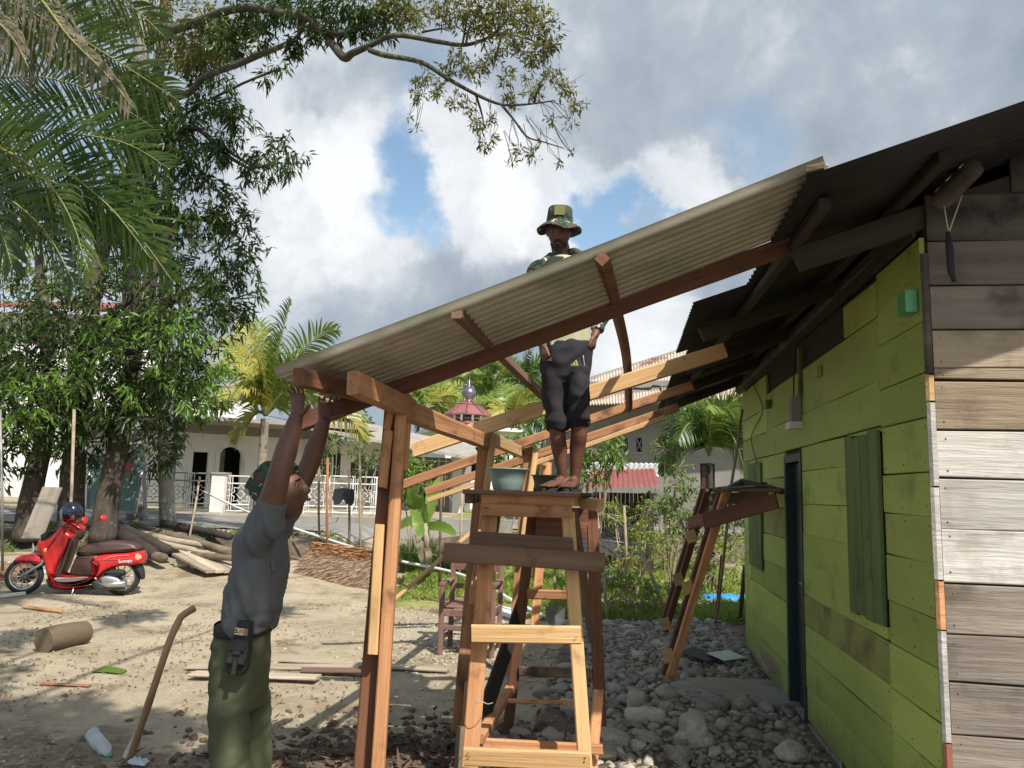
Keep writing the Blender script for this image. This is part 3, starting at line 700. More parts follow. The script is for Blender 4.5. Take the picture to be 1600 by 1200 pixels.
s_w0, s_w1 = wallp(1384, 800)[0], wallp(1332, 800)[0]; zw0, zw1 = wallp(1358, 963)[1], wallp(1355, 680)[1]
s_v0, s_v1 = wallp(1194, 800)[0], wallp(1175, 800)[0]; zv0, zv1 = wallp(1186, 886)[1], wallp(1185, 725)[1]
s_m = s_w0-.02
G_ = mt['green']
# right of the window
def wall_rows(s0, s1, z0, z1, holes=(), hs=(.19, .235)):
    zs_ = rows(z0, z1, hs)
    for a, b in zip(zs_, zs_[1:]):
        segs = [(s0, s1)]
        for (h0, h1, hz0, hz1) in holes:
            if h0 >= s0-.01 and h1 <= s1+.03:
                if a < hz0-.02 < b-.04: plank('plank', h0+.002, h1-.002, a+.002, hz0-.002, G_)
                if a+.04 < hz1+.02 < b: plank('plank', h0+.002, h1-.002, hz1+.002, b-.002, G_)
        for (h0, h1, hz0, hz1) in holes:
            if b > hz0+.02 and a < hz1-.02:
                ns = []
                for (p, q) in segs:
                    if h0 > p+.02 and h0 < q: ns.append((p, h0))
                    if h1 < q-.02 and h1 > p: ns.append((h1, q))
                    if h1 <= p or h0 >= q: ns.append((p, q))
                segs = ns
        for p, q in segs:
            if q-p > .03: plank('plank', p+.002, q-.002, a+.002, b-.002, mt['green_old'] if rng.random() < .07 else G_, jz=.009)
wall_rows(.0, s_m, .07, 2.775)
wall_rows(s_m, s_dr0, .06, 1.98, [(s_w0, s_w1, zw0, zw1)])
wall_rows(s_m, s_dr1+.75, 1.98, 2.55, [(s_dr0, s_dr1, 0, z_dt)], (.21, .26))
wall_rows(s_m-.0, s_m+.6, 2.552, 2.745, [], (.16, .2))
wall_rows(s_dr1, HL, .05, 1.98, [(s_v0, s_v1, zv0, zv1), (s_dr0, s_dr1, 0, z_dt)], (.20, .27))
wall_rows(s_dr1+.75, HL, 1.98, TOPZ-.07, [], (.19, .25))
# boards behind everything so gaps read dark, with the door opening left free
bk = MB()
def wbox(mb, s0, s1, z0, z1, o0, o1):
    mb.hexa([W3(s0, z0, o0), W3(s1, z0, o0), W3(s1, z0, o1), W3(s0, z0, o1)], [W3(s0, z1, o0), W3(s1, z1, o0), W3(s1, z1, o1), W3(s0, z1, o1)])
wbox(bk, .03, s_dr0, .0, TOPZ-.02, -.09, -.016); wbox(bk, s_dr1, HL-.02, .0, TOPZ-.02, -.09, -.016); wbox(bk, s_dr0, s_dr1, z_dt, TOPZ-.02, -.09, -.016)
bk.build('wall_studs', mt['dark'], house)
# foundation strip
fb = MB(); wbox(fb, .03, HL, -.1, .045, -.12, .012); fb.build('foundation', mt['cement'], house)
# window shutters of upright boards
def shutter(s0, s1, z0, z1, nb):
    sh = MB(); wbox(sh, s0+.01, s1-.01, z0+.01, z1-.01, .0, .012); s_ = sh.build('window_shutter', mt['dark'], house)
    w = (s1-s0)/nb
    for k in range(nb):
        b = MB(); o_ = rng.uniform(0, .006); wbox(b, s0+k*w+.002, s0+(k+1)*w-.002, z0+rng.uniform(-.01, .01), z1+rng.uniform(-.012, .012), .013+o_, .032+o_)
        b.v = [tuple(Vector(v)-W3(s0, z0)) for v in b.v]; b.build('board', mt['green_dk'], s_, matrix=Matrix.Translation(W3(s0, z0)))
shutter(s_w0, s_w1, zw0, zw1, 4); shutter(s_v0, s_v1, zv0, zv1, 3)
# door: dark frame and a dark teal leaf standing a little inside
db = MB(); wbox(db, s_dr0, s_dr0+.06, .02, z_dt, -.09, .02); wbox(db, s_dr1-.06, s_dr1, .02, z_dt, -.09, .02); wbox(db, s_dr0+.06, s_dr1-.06, z_dt-.06, z_dt, -.09, .02)
db.build('door_frame', mt['teal_dk'], house)
dl = MB(); wbox(dl, s_dr0+.062, s_dr1-.062, .03, z_dt-.062, -.08, -.045)
dlo = dl.build('door', mt['teal_dk'], house)
hb = MB(); hb.tube([W3(s_dr0+.12, .98, -.044), W3(s_dr0+.12, .98, -.005), W3(s_dr0+.20, .98, -.005)], .009, 8); hb.build('handle', mt['metal'], dlo, True)
# corner trim: pale edge with two raw orange pieces
zz = [0.03]+[wallp(1470, y_)[1] for y_ in (1155, 985, 908, 760, 622, 577)]+[2.70]
for k in range(len(zz)-1):
    b = MB(); m_ = [mt['rust'], mt['white_wood'], mt['fresh'], mt['white_wood'], mt['white_wood'], mt['pale'], mt['dark_board']][k]
    w = rng.uniform(.014, .018); o_ = rng.uniform(.010, .013)
    b.hexa([C0+WN*(o_)-WD*.006+Vector((0, 0, zz[k]+.004)), C0+WN*.0-WD*w+Vector((0, 0, zz[k]+.004)), C0-WN*.02-WD*w+Vector((0, 0, zz[k]+.004)), C0-WN*.02+Vector((0, 0, zz[k]+.004))],
           [C0+WN*(o_)-WD*.006+Vector((0, 0, zz[k+1]-.004)), C0+WN*.0-WD*w+Vector((0, 0, zz[k+1]-.004)), C0-WN*.02-WD*w+Vector((0, 0, zz[k+1]-.004)), C0-WN*.02+Vector((0, 0, zz[k+1]-.004))])
    b.build('corner_strip', m_, house)
# gable wall planks, following the seams seen
GW = 5.6
def roofz(d_right): return TOPZ+.15+d_right*.36          # underside height, right of the green wall (negative: overhang)
seams = [gabp(1530, y)[1] for y in (1150, 1068, 992, 912, 829, 748, 673, 595, 575, 517, 446, 377, 304)]
zs_ = [.06, seams[0]-.42, seams[0]-.21]+seams
zs_ += [zs_[-1]+.21*k for k in range(1, 6)]
gmats = ['grey_wood', 'tan_wood', 'grey_wood', 'grey_wood', 'grey_wood', 'grey_wood', 'white_wood', 'white_wood', 'white_wood', 'tan_wood', 'tan_wood', 'tan_wood', 'grey_wood', 'grey_wood']+['dark_board']*12
gi = -1
for a, b in zip(zs_, zs_[1:]):
    gi += 1; left = .022
    if a > roofz(0)-.1: left = max(left, (a-roofz(0)+.12)/.36)
    if left > GW/2-.1: break
    cuts = [left]; x_ = left+rng.uniform(2.0, 3.2)
    while x_ < GW-left-.4: cuts.append(x_); x_ += rng.uniform(1.8, 3)
    cuts.append(GW-left)
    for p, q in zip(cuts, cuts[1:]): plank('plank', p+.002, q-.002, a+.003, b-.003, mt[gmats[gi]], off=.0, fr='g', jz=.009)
gb_ = MB(); gy = lambda s, z, o: C0+GD*s-WD*o+Vector((0, 0, z))
gb_.add([gy(.02, 0, -.014), gy(GW-.02, 0, -.014), gy(GW-.02, roofz(0)-.02, -.014), gy(GW/2, roofz(GW/2)-.05, -.014), gy(.02, roofz(0)-.02, -.014),
         gy(.02, 0, -.06), gy(GW-.02, 0, -.06), gy(GW-.02, roofz(0)-.02, -.06), gy(GW/2, roofz(GW/2)-.05, -.06), gy(.02, roofz(0)-.02, -.06)],
        [(0, 1, 2, 3, 4), (9, 8, 7, 6, 5)]+[(i, 5+i, 5+(i+1) % 5, (i+1) % 5) for i in range(5)])
gb_.build('gable_studs', mt['dark'], house)
# plain far walls
fw_ = MB(); H_ = HL
for (a, b) in (((0.05, H_), (GW-.05, H_)), ((GW, .05), (GW, H_))):
    A = C0+GD*a[0]+WD*a[1]; B = C0+GD*b[0]+WD*b[1]; nrm_ = (B-A).normalized().cross(Vector((0, 0, 1)))*.03
    fw_.hexa([A-nrm_, B-nrm_, B+nrm_, A+nrm_], [v+Vector((0, 0, TOPZ)) for v in (A-nrm_, B-nrm_, B+nrm_, A+nrm_)])
fw_.build('back_wall', mt['grey_wood'], house)
# roof: corrugated sheets on each side, uneven at the eave
def corr(org, along, down, wid, ln, mat, name, parent, pitch=.076, amp=.009, th=.0012, segs=8, sag=0.0, groove=False, **tags):
    """corrugated sheet: waves step along 'along', ridges run along 'down'"""
    along = Vector(along).normalized(); down = Vector(down).normalized(); n_ = along.cross(down)
    if n_.z < 0: n_ = -n_
    nu = int(wid/pitch*segs); nvv = 8; mb = MB()
    for side in (0, 1):
        for j in range(nvv+1):
            for i in range(nu+1):
                u_ = wid*i/nu; v_ = ln*j/nvv; cw_ = math.cos(2*math.pi*u_/pitch); h = (amp*cw_ if not groove else amp*2*max(0, .5+.5*cw_)**3.2) - sag*math.sin(math.pi*j/nvv)
                mb.v.append(tuple(along*u_+down*v_+n_*(h+(th if side else 0))))
    m_ = (nvv+1)*(nu+1)
    for j in range(nvv):
        for i in range(nu):
            q = (j*(nu+1)+i, j*(nu+1)+i+1, (j+1)*(nu+1)+i+1, (j+1)*(nu+1)+i); mb.f.append(q); mb.f.append(tuple(m_+k for k in reversed(q)))
    # close both cut ends
    for j in (0, nvv):
        for i in range(nu): a = j*(nu+1)+i; mb.f.append((a, a+1, m_+a+1, m_+a))
    return mb.build(name, mat, parent, True, Matrix.Translation(org), **tags)
SL = Vector((0, 0, -.36))
dn_l = (WN+SL).normalized(); dn_r = (-WN+SL).normalized()
ridge = lambda s: C0+GD*(GW/2)+WD*s+Vector((0, 0, roofz(GW/2)+.055))
s = -.70; k = 0
eave = P(1282, 262, 2.72)
over0 = (eave-C0).dot(WN)
while s < HL+.5:
    over = over0+.02 if s < .05 else (.84+.03*math.sin(s*5)+.12*math.exp(-((s-.7)/.6)**2)); slp = .36+.03*sst(.3, 5, s); dn_s = (WN+Vector((0, 0, -slp))).normalized(); rz = Vector((0, 0, (slp-.36)*GW/2))
    L_ = (GW/2+over+rng.uniform(-.02, .05))*math.sqrt(1+slp**2)
    lift = .010*(k % 2)
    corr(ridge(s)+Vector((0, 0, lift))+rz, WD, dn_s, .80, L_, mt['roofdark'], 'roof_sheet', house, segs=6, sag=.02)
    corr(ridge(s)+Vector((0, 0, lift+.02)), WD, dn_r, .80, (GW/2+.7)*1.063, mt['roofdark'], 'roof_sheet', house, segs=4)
    s += .74; k += 1
# timbers under the roof
def roofpt(s, d, dz=0): return C0+WD*s+WN*d+Vector((0, 0, TOPZ+.15-d*(.36+.03*sst(.3, 5, s))+dz))
plate_a = P(1522, 262, 3.02); 
pole('log_plate', [plate_a, W3(.35, 2.86, -.02), W3(3, 2.84, -.01), W3(HL+.3, 2.82, 0)], [.048, .054, .056, .055], mt['dark_board'], house, 7, .08)
pa = P(1444, 318, 3.24)
beam('rafter', roofpt(.02, -.9, -.10), roofpt(.05, over0-.05, -.07), .06, .11, mt['dark'], house)
for s_ in (1.3, 2.6, 3.9, 5.2, HL-.05): beam('rafter', roofpt(s_, -1.6, -.05), roofpt(s_, over0+.25, -.05), .05, .09, mt['dark'], house)
for d_ in (.08, -.7, -1.5): beam('purlin', roofpt(-.5, d_, .010), roofpt(HL+.4, d_, .010), .05, .04, mt['dark'], house)
beam('purlin', roofpt(-.45, over0-.06, .008), roofpt(HL+.4, .72, .004), .05, .045, mt['dark'], house)
pole('eave_log', [P(1216, 402, 3.75), P(1170, 462, 4.9), P(1129, 525, 6.3), P(1082, 592, 8.0)], .035, mt['bark_log'], house, 10, .1)
pole('eave_post', [P(1129, 540, 6.2), roofpt(3.1, .02, -.05)], .035, mt['bark_log'], house, 8, .1)
# strip under the eave above the green boards
b = MB(); wbox(b, .02, HL, TOPZ-.02, TOPZ+.10, .014, .030); b.build('eave_board', mt['dark'], house)
nb = MB()
for ob in [o for o in house.children if o.name.startswith('plank')]:
    me = ob.data; xs_ = [v.co.x for v in me.vertices]; zs2 = [v.co.z for v in me.vertices]; ys2 = [v.co.y for v in me.vertices]
    if max(xs_)-min(xs_) < .15: continue
    y_ = max(ys2) if (ob.matrix_basis.to_3x3() @ Vector((0, 1, 0))).dot(WN) > .5 else min(ys2)
    for x_ in (min(xs_)+.03, max(xs_)-.03, (min(xs_)+max(xs_))/2+rng.uniform(-.1, .1)):
        for z_ in (min(zs2)+.035, max(zs2)-.035): nb.ball(ob.matrix_basis @ Vector((x_+rng.uniform(-.01, .01), y_, z_+rng.uniform(-.01, .01))), rng.uniform(.0035, .005), 5, 3)
nb.build('nail_heads', mt['rust'], house, True, kind='stuff')
# shutter hinges
# switch boxes, meter, wires on the green wall
def wallbox(name, px, py, w, h, d, mat, label=None, cat=None):
    s_, z_ = wallp(px, py); b = MB(); fr = frame(W3(s_, z_, .014+d/2), WD); b.box((0, 0, 0), (w, d, h)); return b.build(name, mat, None if label else house, matrix=fr, label=label, cat=cat)
wallbox('junction_box', 1432, 474, .10, .10, .05, mt['mint'], 'mint green square box on the wall near the top corner', 'electric box')
wallbox('junction_box', 1285, 581, .07, .07, .03, G_, 'small square box painted green like the wall, high above the door', 'electric box')
wallbox('junction_box', 1206, 632, .10, .07, .04, mt['green_dk'], 'little olive box on the far end of the green wall', 'electric box')
s_, z_ = wallp(1253, 640); mr = thing('electric_meter', 'slim electric meter with a cable, hung above the dark door', 'electric meter', W3(s_, z_))
b = MB(); b.box((0, 0, 0), (.10, .07, .20)); b.build('meter_case', mt['plaster_grey'], mr, matrix=frame(W3(s_, z_, .05), WD))
b = MB(); b.box((0, 0, 0), (.14, .10, .05)); b.build('meter_base', mt['white'], mr, matrix=frame(W3(s_, z_-.12, .055), WD))
s2, z2 = wallp(1254, 545)
b = MB(); wbox(b, s2-.02, s2+.02, z_+.1, z2, .014, .034); b.build('cable_batten', mt['green_dk'], mr)
pole('cable', crv([W3(s_+.03, z_+.1, .05), W3(s_+.05, z_+.3, .04), W3(s2+.04, z2, .04)]), .006, mt['wire'], mr, 6)
wl_ = [(1186, 560), (1182, 600), (1196, 640), (1178, 680), (1184, 715), (1192, 728)]
o = pole('wall_cable', crv([W3(*wallp(a, b), .024) for a, b in wl_], 5), .004, mt['wire'], None, 5); tag(o, 'thin loose black cable wandering down the far end of the green wall', 'cable')
# hanging cord with a dark strap at the corner
tp = P(1497, 300, 3.06)
hg = thing('hanging_strap', 'dark strap hanging on a pale string from the log at the corner', 'strap', tp)
pole('cord', [P(1475, 322, 3.1), P(1482, 362, 3.1)], .003, mt['string'], hg, 5); pole('cord', [P(1503, 305, 3.1), P(1483, 362, 3.1)], .003, mt['string'], hg, 5)
b = MB(); b.loft([(P(1481, 362, 3.1), (.008, 0, 0), (0, .006, 0)), (P(1484, 390, 3.1), (.018, 0, 0), (0, .008, 0)), (P(1486, 425, 3.1), (.016, 0, .0), (0, .008, 0)), (P(1491, 440, 3.1), (.010, 0, 0), (0, .005, 0))], 10)
b.build('strap', mt['black'], hg, True)
# ------------------------------------------------------------------ lean-to frame being built
FZ = lambda p, z: Vector((p.x, p.y, z))
frame_ = thing('lean_to_frame', 'unfinished timber lean-to frame of red posts and rafters against the house', 'timber frame', (G(575, 1290, 0)))
UPX = Vector((1, 0, 0)); UPY = Vector((0, 1, 0))
fr_, pa_ = mt['fresh'], mt['pale']
def low(px1, py1, px2, py2, Y, z=-.05):
    """point further down the line of a leaning post, at the ground"""
    a, b = P(px1, py1, Y), P(px2, py2, Y); t_ = (z-a.z)/(b.z-a.z); return a+(b-a)*t_
# post 1: two members and packing pieces between
beam('post', P(617, 622, 3.63), low(617, 622, 568, 1190, 3.63), .085, .05, mt['fresh_shade'], frame_, up=UPY, wob=.004)
beam('post', P(628, 642, 3.56), low(628, 642, 592, 1190, 3.56), .055, .06, mt['fresh'], frame_, up=UPY, wob=.003)
beam('packing', P(611, 645, 3.55), P(604, 672, 3.55), .035, .05, fr_, frame_, up=UPY); beam('packing', P(608, 674, 3.56), P(598, 762, 3.56), .045, .06, mt['fresh'], frame_, up=UPY)
beam('packing', P(594, 820, 3.57), P(583, 1022, 3.55), .045, .06, pa_, frame_, up=UPY)
beam('post', P(637, 618, 3.60), P(629, 735, 3.60), .045, .07, fr_, frame_, up=UPY)
# post 2
beam('post', P(757, 690, 5.25), low(757, 690, 717, 1125, 5.25), .085, .05, fr_, frame_, up=UPY)
beam('post', P(771, 680, 5.18), P(737, 944, 5.18), .045, .06, pa_, frame_, up=UPY)
beam('packing', P(756, 860, 5.15), P(741, 944, 5.15), .05, .05, fr_, frame_, up=UPY); beam('packing', P(732, 1066, 5.2), low(757, 690, 729, 1125, 5.2), .05, .05, fr_, frame_, up=UPY)
# post 3 and 4
beam('post', P(826, 694, 6.85), low(826, 694, 799, 1040, 6.85), .08, .05, fr_, frame_, up=UPY); beam('post', P(838, 700, 6.8), P(812, 880, 6.8), .05, .06, pa_, frame_, up=UPY)
beam('post', P(856, 722, 9.1), low(856, 722, 836, 970, 9.1), .10, .06, fr_, frame_, up=UPY); beam('post', P(848, 720, 9.2), P(829, 900, 9.2), .05, .05, pa_, frame_, up=UPY)
# eave beam along the posts
beam('eave_beam', P(552, 598, 3.02), P(642, 640, 3.66), .06, .095, fr_, frame_)
beam('eave_beam', P(636, 642, 3.55), P(768, 694, 5.35), .06, .095, pa_ if 0 else fr_, frame_)
beam('eave_beam', P(764, 684, 5.2), P(852, 724, 9.2), .055, .09, pa_, frame_)
# rafters up to the old roof
def rafter(a, b, h, mat, w=.05, w2=.006): return beam('rafter', a, b, w, h, mat, frame_, wob=w2)
rafter(P(470, 661, 3.75), P(1242, 380, 3.42), .085, mt['fresh_shade'])
rafter(P(645, 704, 5.2), P(1132, 547, 4.95), .10, pa_)
rafter(P(598, 768, 6.85), P(1082, 602, 6.6), .08, fr_)
rafter(P(666, 768, 7.9), P(1060, 636, 7.7), .085, fr_); rafter(P(668, 782, 7.8), P(1040, 652, 7.6), .05, pa_)
# purlins
beam('purlin', P(466, 589, 3.02), P(640, 634, 3.98), .05, .075, mt['fresh_shade'], frame_)
def bent(name, pts, w, h, mat, parent):
    for a, b in zip(pts, pts[1:]): beam(name, a, b, w, h, mat, parent)
beam('purlin', P(714, 488, 2.98), P(848, 619, 5.35), .045, .05, mt['brown'], frame_, wob=.005)
b = MB(); pts = crv([P(941, 404, 2.86), P(957, 462, 3.45), P(979, 560, 5.0), P(983, 640, 6.7)], 6); b.tube(pts, .031, 4)
b.build('purlin', mt['fresh_shade'], frame_)
# long brace pole from the post to the scaffold
beam('brace', P(612, 940, 5.9), P(740, 828, 6.1), .04, .03, pa_, frame_)
# the new zinc sheet
NLc, NRc, FRc, FLc = P(430, 588, 3.08), P(1272, 264, 2.74), P(1202, 376, 3.40), P(532, 622, 3.72)
dn = (NLc-NRc); al = (FRc-NRc); Ls = dn.length
dnu = dn.normalized(); alp = (al-dnu*al.dot(dnu)); 
sh = corr(NRc-dnu*.05, alp, dnu, .69, Ls+.05, mt['zinc'], 'zinc_sheet', None, pitch=.069, amp=.0185, segs=14, groove=True, sag=.012, label='new corrugated zinc sheet held up over the timber frame by the man in grey', cat='roofing sheet')
sh2 = corr(P(600, 604, 3.62)+Vector((0, 0, .01)), alp, dnu, .20, .01, mt['zinc'], 'zinc_sheet', None, pitch=.069, segs=4) if 0 else None
# scraps of broken board on the corner of the eave
rb = thing('wood_scrap', 'short broken wood scrap wedged at the top corner of the sheet', 'wood scrap', P(1280, 264, 2.74))
beam('splinter', P(1262, 268, 2.74), P(1290, 262, 2.70), .05, .03, mt['bark_log'], rb); beam('splinter', P(1276, 270, 2.75), P(1290, 256, 2.72), .03, .02, mt['grey_brown'], rb)

# ------------------------------------------------------------------ scaffold tower
sc = thing('scaffold_tower', 'rough wooden scaffold tower of sawn legs, rungs and a plank top under the standing man', 'scaffold', G(820, 1240))
# legs
beam('leg', P(766, 800, 4.16), low(766, 800, 737, 1160, 4.06), .085, .05, mt['fresh'], sc, up=UPY)
beam('leg', P(776, 800, 4.22), P(752, 960, 4.22), .05, .06, mt['brown'], sc, up=UPY)
beam('leg', P(887, 800, 4.14), low(887, 800, 911, 1150, 4.02), .07, .045, mt['pale'], sc, up=UPY)
beam('leg', P(832, 805, 5.15), low(832, 805, 797, 1110, 5.35), .07, .06, mt['fresh_shade'], sc, up=UPY)
beam('leg', P(924, 790, 5.10), low(924, 790, 935, 1060, 5.2), .075, .06, mt['fresh_shade'], sc, up=UPY)
beam('leg', P(897, 800, 4.20), P(925, 1000, 4.7), .045, .05, mt['brown'], sc, up=UPY)
beam('leg', P(935, 1078, 4.5), low(935, 1078, 926, 1180, 4.3), .06, .045, fr_, sc, up=UPY)
beam('leg', P(721, 1135, 4.35), low(721, 1135, 717, 1195, 4.3), .05, .05, mt['bark_log'], sc, up=UPY)
# front rungs and skirts
beam('rung', P(737, 990, 4.02), P(908, 992, 3.98), .03, .088, pa_, sc, wob=.002); beam('rung', P(725, 1181, 3.95), P(922, 1189, 3.92), .035, .085, pa_, sc, wob=.002)
beam('rung', P(745, 1160, 4.32), P(942, 1171, 4.3), .03, .05, fr_, sc); beam('rung', P(770, 1094, 5.0), P(944, 1100, 4.9), .05, .02, fr_, sc)
beam('skirt', P(752, 780, 4.08), P(892, 782, 4.06), .03, .065, fr_, sc); beam('skirt', P(752, 796, 4.05), P(894, 800, 4.02), .03, .065, fr_, sc)
beam('cross_board', P(736, 841, 4.09), P(896, 852, 4.06), .03, .075, mt['brown'], sc, wob=.003)
beam('cross_board', P(693, 863, 4.02), P(944, 879, 4.00), .03, .098, mt['brown'], sc, wob=.004)
# back rungs and braces
beam('rung', P(824, 928, 5.1), P(915, 931, 5.0), .03, .06, fr_, sc); beam('rung', P(812, 1048, 5.25), P(926, 1053, 5.15), .03, .06, mt['brown'], sc)
beam('back_board', P(838, 818, 5.06), P(918, 818, 5.0), .02, .20, mt['fresh_shade'], sc)
beam('side_rail', P(748, 1155, 4.25), P(797, 1076, 5.3), .06, .05, fr_, sc)
beam('diagonal_board', P(748, 1140, 4.5), P(817, 940, 5.35), .13, .025, mt['dark'], sc, up=Vector((.8, -.3, .2)))
beam('side_rail', P(889, 781, 4.05), P(912, 784, 5.15), .06, .06, fr_, sc); beam('side_rail', P(733, 778, 4.15), P(757, 776, 5.1), .05, .06, mt['brown'], sc)
beam('rung_end', P(912, 786, 4.3), P(938, 790, 4.2), .05, .065, pa_, sc)
# plank top
ta, tb, tc2, td = P(728, 768, 4.02), P(900, 770, 3.98), P(924, 766, 5.2), P(752, 766, 5.2)
zt_ = 1.60
for k in range(5):
    f0 = (k+.5)/5; a = ta*(1-f0)+td*f0; b = tb*(1-f0)+tc2*f0; a.z = b.z = zt_-.012; a.x -= rng.uniform(0, .04); b.x += rng.uniform(0, .05)
    beam('top_plank', a, b, .215+rng.uniform(-.01, .01), .024, mt['dark'] if k % 2 else mt['brown'], sc, wob=.002)
# nails
nb = MB()
for px, py, Y in ((731, 1177, 3.92), (733, 1182, 3.92), (914, 1184, 3.90), (913, 1190, 3.9), (900, 996, 3.955), (758, 793, 4.03), (762, 794, 4.03), (883, 797, 4.0), (886, 794, 4.0)): nb.ball(P(px, py, Y), .004, 6, 4)
nb.build('nails', mt['chrome'], sc, True, kind='stuff')
pole('wire', crv([P(743, 1099, 3.98), P(754, 1097, 3.95), P(762, 1100, 3.98), P(770, 1098, 4.1)]), .002, mt['string'], sc, 5)
# mixing bowls
def bowl(px, py, Y, r, h, mat, label):
    c = P(px, py, Y); c.z = zt_+.001; t_ = thing('plastic_bowl', label, 'bowl', c)
    prof = [(0, .0), (r*.66, .0), (r*.70, .006), (r*.80, h*.45), (r*.93, h*.93), (r*1.02, h*.95), (r*1.03, h), (r*.97, h*1.005), (r*.93, h*.95), (r*.78, h*.45), (r*.68, .010), (0, .008)]
    MB().lathe(prof, (0, 0, 0), 36).build('shell', mat, None, True, Matrix.Translation(c)).parent = None
    o = col.objects[-1]
    o.matrix_basis = Matrix.Identity(4); o.parent = t_
    return t_
bowl(793, 762, 4.5, .122, .128, mt['bowl'], 'sage green plastic bowl standing on the scaffold top'); bowl(856, 762, 4.95, .11, .105, mt['bowl2'], 'dull olive plastic bowl half hidden behind the standing man\'s feet')

# ------------------------------------------------------------------ trestle leaning to the house
tr = thing('wooden_trestle', 'narrow wooden work trestle on long splayed legs leaning against the green wall', 'trestle', Gz(1050, 1062))
for (a, b, Ya, Yb, m_, w) in (((1136, 764), (1046, 1062), 5.9, 6.45, 'fresh', .062), ((1126, 764), (1036, 1052), 6.05, 6.75, 'brown', .04),
                          ((1106, 766), (1040, 985), 6.5, 7.4, 'fresh_shade', .055), ((1098, 766), (1034, 975), 6.7, 7.7, 'brown', .04)):
    bt = P(*b, Yb); bt2 = bt; beam('leg', P(*a, Ya), bt2, w, .045, mt[m_], tr, up=UPY)
for (px, py, Y) in ((1080, 838, 6.55), (1060, 905, 6.95), (1075, 918, 6.3), (1040, 975, 7.3), (1044, 1025, 6.4)):
    c = P(px, py, Y-.06); b = MB(); b.box((0, 0, 0), (.085, .02, .10), Matrix.Rotation(-.3, 4, 'Y')); b.build('cleat', mt['pale'], tr, matrix=Matrix.Translation(c))
beam('bearer', P(1078, 817, 6.4), P(1102, 812, 5.95), .03, .10, mt['fresh_shade'], tr)
beam('bearer', P(1100, 815, 5.86), P(1214, 782, 5.55), .035, .115, mt['fresh_shade'], tr)
beam('bearer', P(1094, 782, 6.95), P(1200, 775, 6.6), .035, .10, mt['brown'], tr)
for k in range(4):
    f0 = k/3; a = P(1102, 766, 6.7)*(1-f0)+P(1116, 766, 5.85)*f0; b = P(1190, 756, 6.75)*(1-f0)+P(1222, 766, 5.6)*f0
    beam('top_plank', a, b, .19, .025, mt[('brown', 'grey_brown', 'dark', 'brown')[k]], tr, wob=.003)
beam('rail', P(1110, 778, 6.5), P(1160, 752, 6.8), .03, .05, mt['grey_brown'], tr); beam('rail', P(1160, 752, 6.8), P(1222, 768, 5.6), .04, .04, mt['dark'], tr)
o = pole('bamboo_pole', [P(1160, 640, 7.6), P(1152, 700, 7.5), P(1143, 755, 7.3), P(1122, 950, 7.6), Gz(1118, 975)], .014, mt['drystem'], None, 8, .1, label='thin pale bamboo pole standing upright behind the trestle by the far wall corner', cat='pole')
o = beam('rebar_post', P(1127, 868, 8.6), Gz(1118, 968), .022, .022, mt['rust'], None, label='thin rusty stake standing in the stones below the trestle', cat='stake')
o = beam('short_post', P(1164, 885, 9.3), Gz(1156, 972), .05, .05, mt['brown'], None, label='short dark post beside the far corner of the green wall', cat='post')

# ------------------------------------------------------------------ things on the ground
def glog(name, pts, r, mat, label, cat, group=None, seg=12):
    return tag(pole(name, pts, r, mat, None, seg, .04), label, cat, group)
# log section
lc = Gz(97, 1012); ax = (Gz(128, 992)-Gz(66, 1005)); ax.z = 0; ax.normalize()
pA, pB = Gz(66, 1020), Gz(128, 1006); d_ = (pB-pA).normalized()
lr = .115
b = MB(); L_ = (pB-pA).length+.02; prof = []
ptsl = [Vector((0, 0, 0)), Vector((.015, 0, 0)), Vector((L_*.33, 0, .004)), Vector((L_*.66, 0, .003)), Vector((L_-.015, 0, 0)), Vector((L_, 0, 0))]
b.tube(ptsl, [lr*.97, lr, lr*1.01, lr*.98, lr*.93, lr*.91], 44)
b.v = [tuple(Vector(v)*(1)+Vector((0, v[1], v[2]))*.05*mnoise.noise(Vector((v[0]*3, v[1]*9, v[2]*9)))) for v in b.v]
b.build('log', M('smooth_weathered_log', (.075, .055, .034), (.15, .115, .07), 5, (.3, 1, 1), .8, .5, 22), None, False, frame(pA+Vector((0, 0, lr-.01)), d_), label='short thick brown log section lying on the bare ground below the scooter', cat='log')
# planed stick left of it, and others
def lying(name, a, b, w, h, mat, label, cat, group=None, par=None, lift=.01):
    A, B = Gz(*a), Gz(*b); A.z += h/2+lift; B.z += h/2+lift
    return beam(name, A, B, w, h, mat, par, wob=.004, **({} if label is None else dict(label=label, cat=cat, group=group)))
lying('offcut', (37, 951), (97, 959), .06, .025, fr_, 'short orange timber offcut lying on the sand between the log and the scooter', 'offcut')
lying('bark_strip', (62, 1072), (140, 1076), .05, .008, mt['rust'], 'reddish strip of bark on the shaded ground below the log', 'bark')
lying('plastic_pipe_piece', (-30, 940), (38, 931), .045, .045, mt['pvc'], 'pale pipe piece lying by the front wheel of the scooter', 'pipe')
b = MB(); q = [Gz(x, y)+Vector((0, 0, .012+h)) for x, y, h in ((142, 1052, 0), (162, 1047, .012), (182, 1046, .008), (199, 1050, .0), (190, 1056, 0), (168, 1055, .006))]
b.add([Vector(v) for v in q], [(0, 1, 2, 3, 4, 5)]); b.add([Vector(v)-Vector((0, 0, .004)) for v in q], [(5, 4, 3, 2, 1, 0)])
b.build('fallen_leaf', mt['mango_lt'], None, label='large green fallen leaf curled on the ground near the bent stick', cat='leaf')
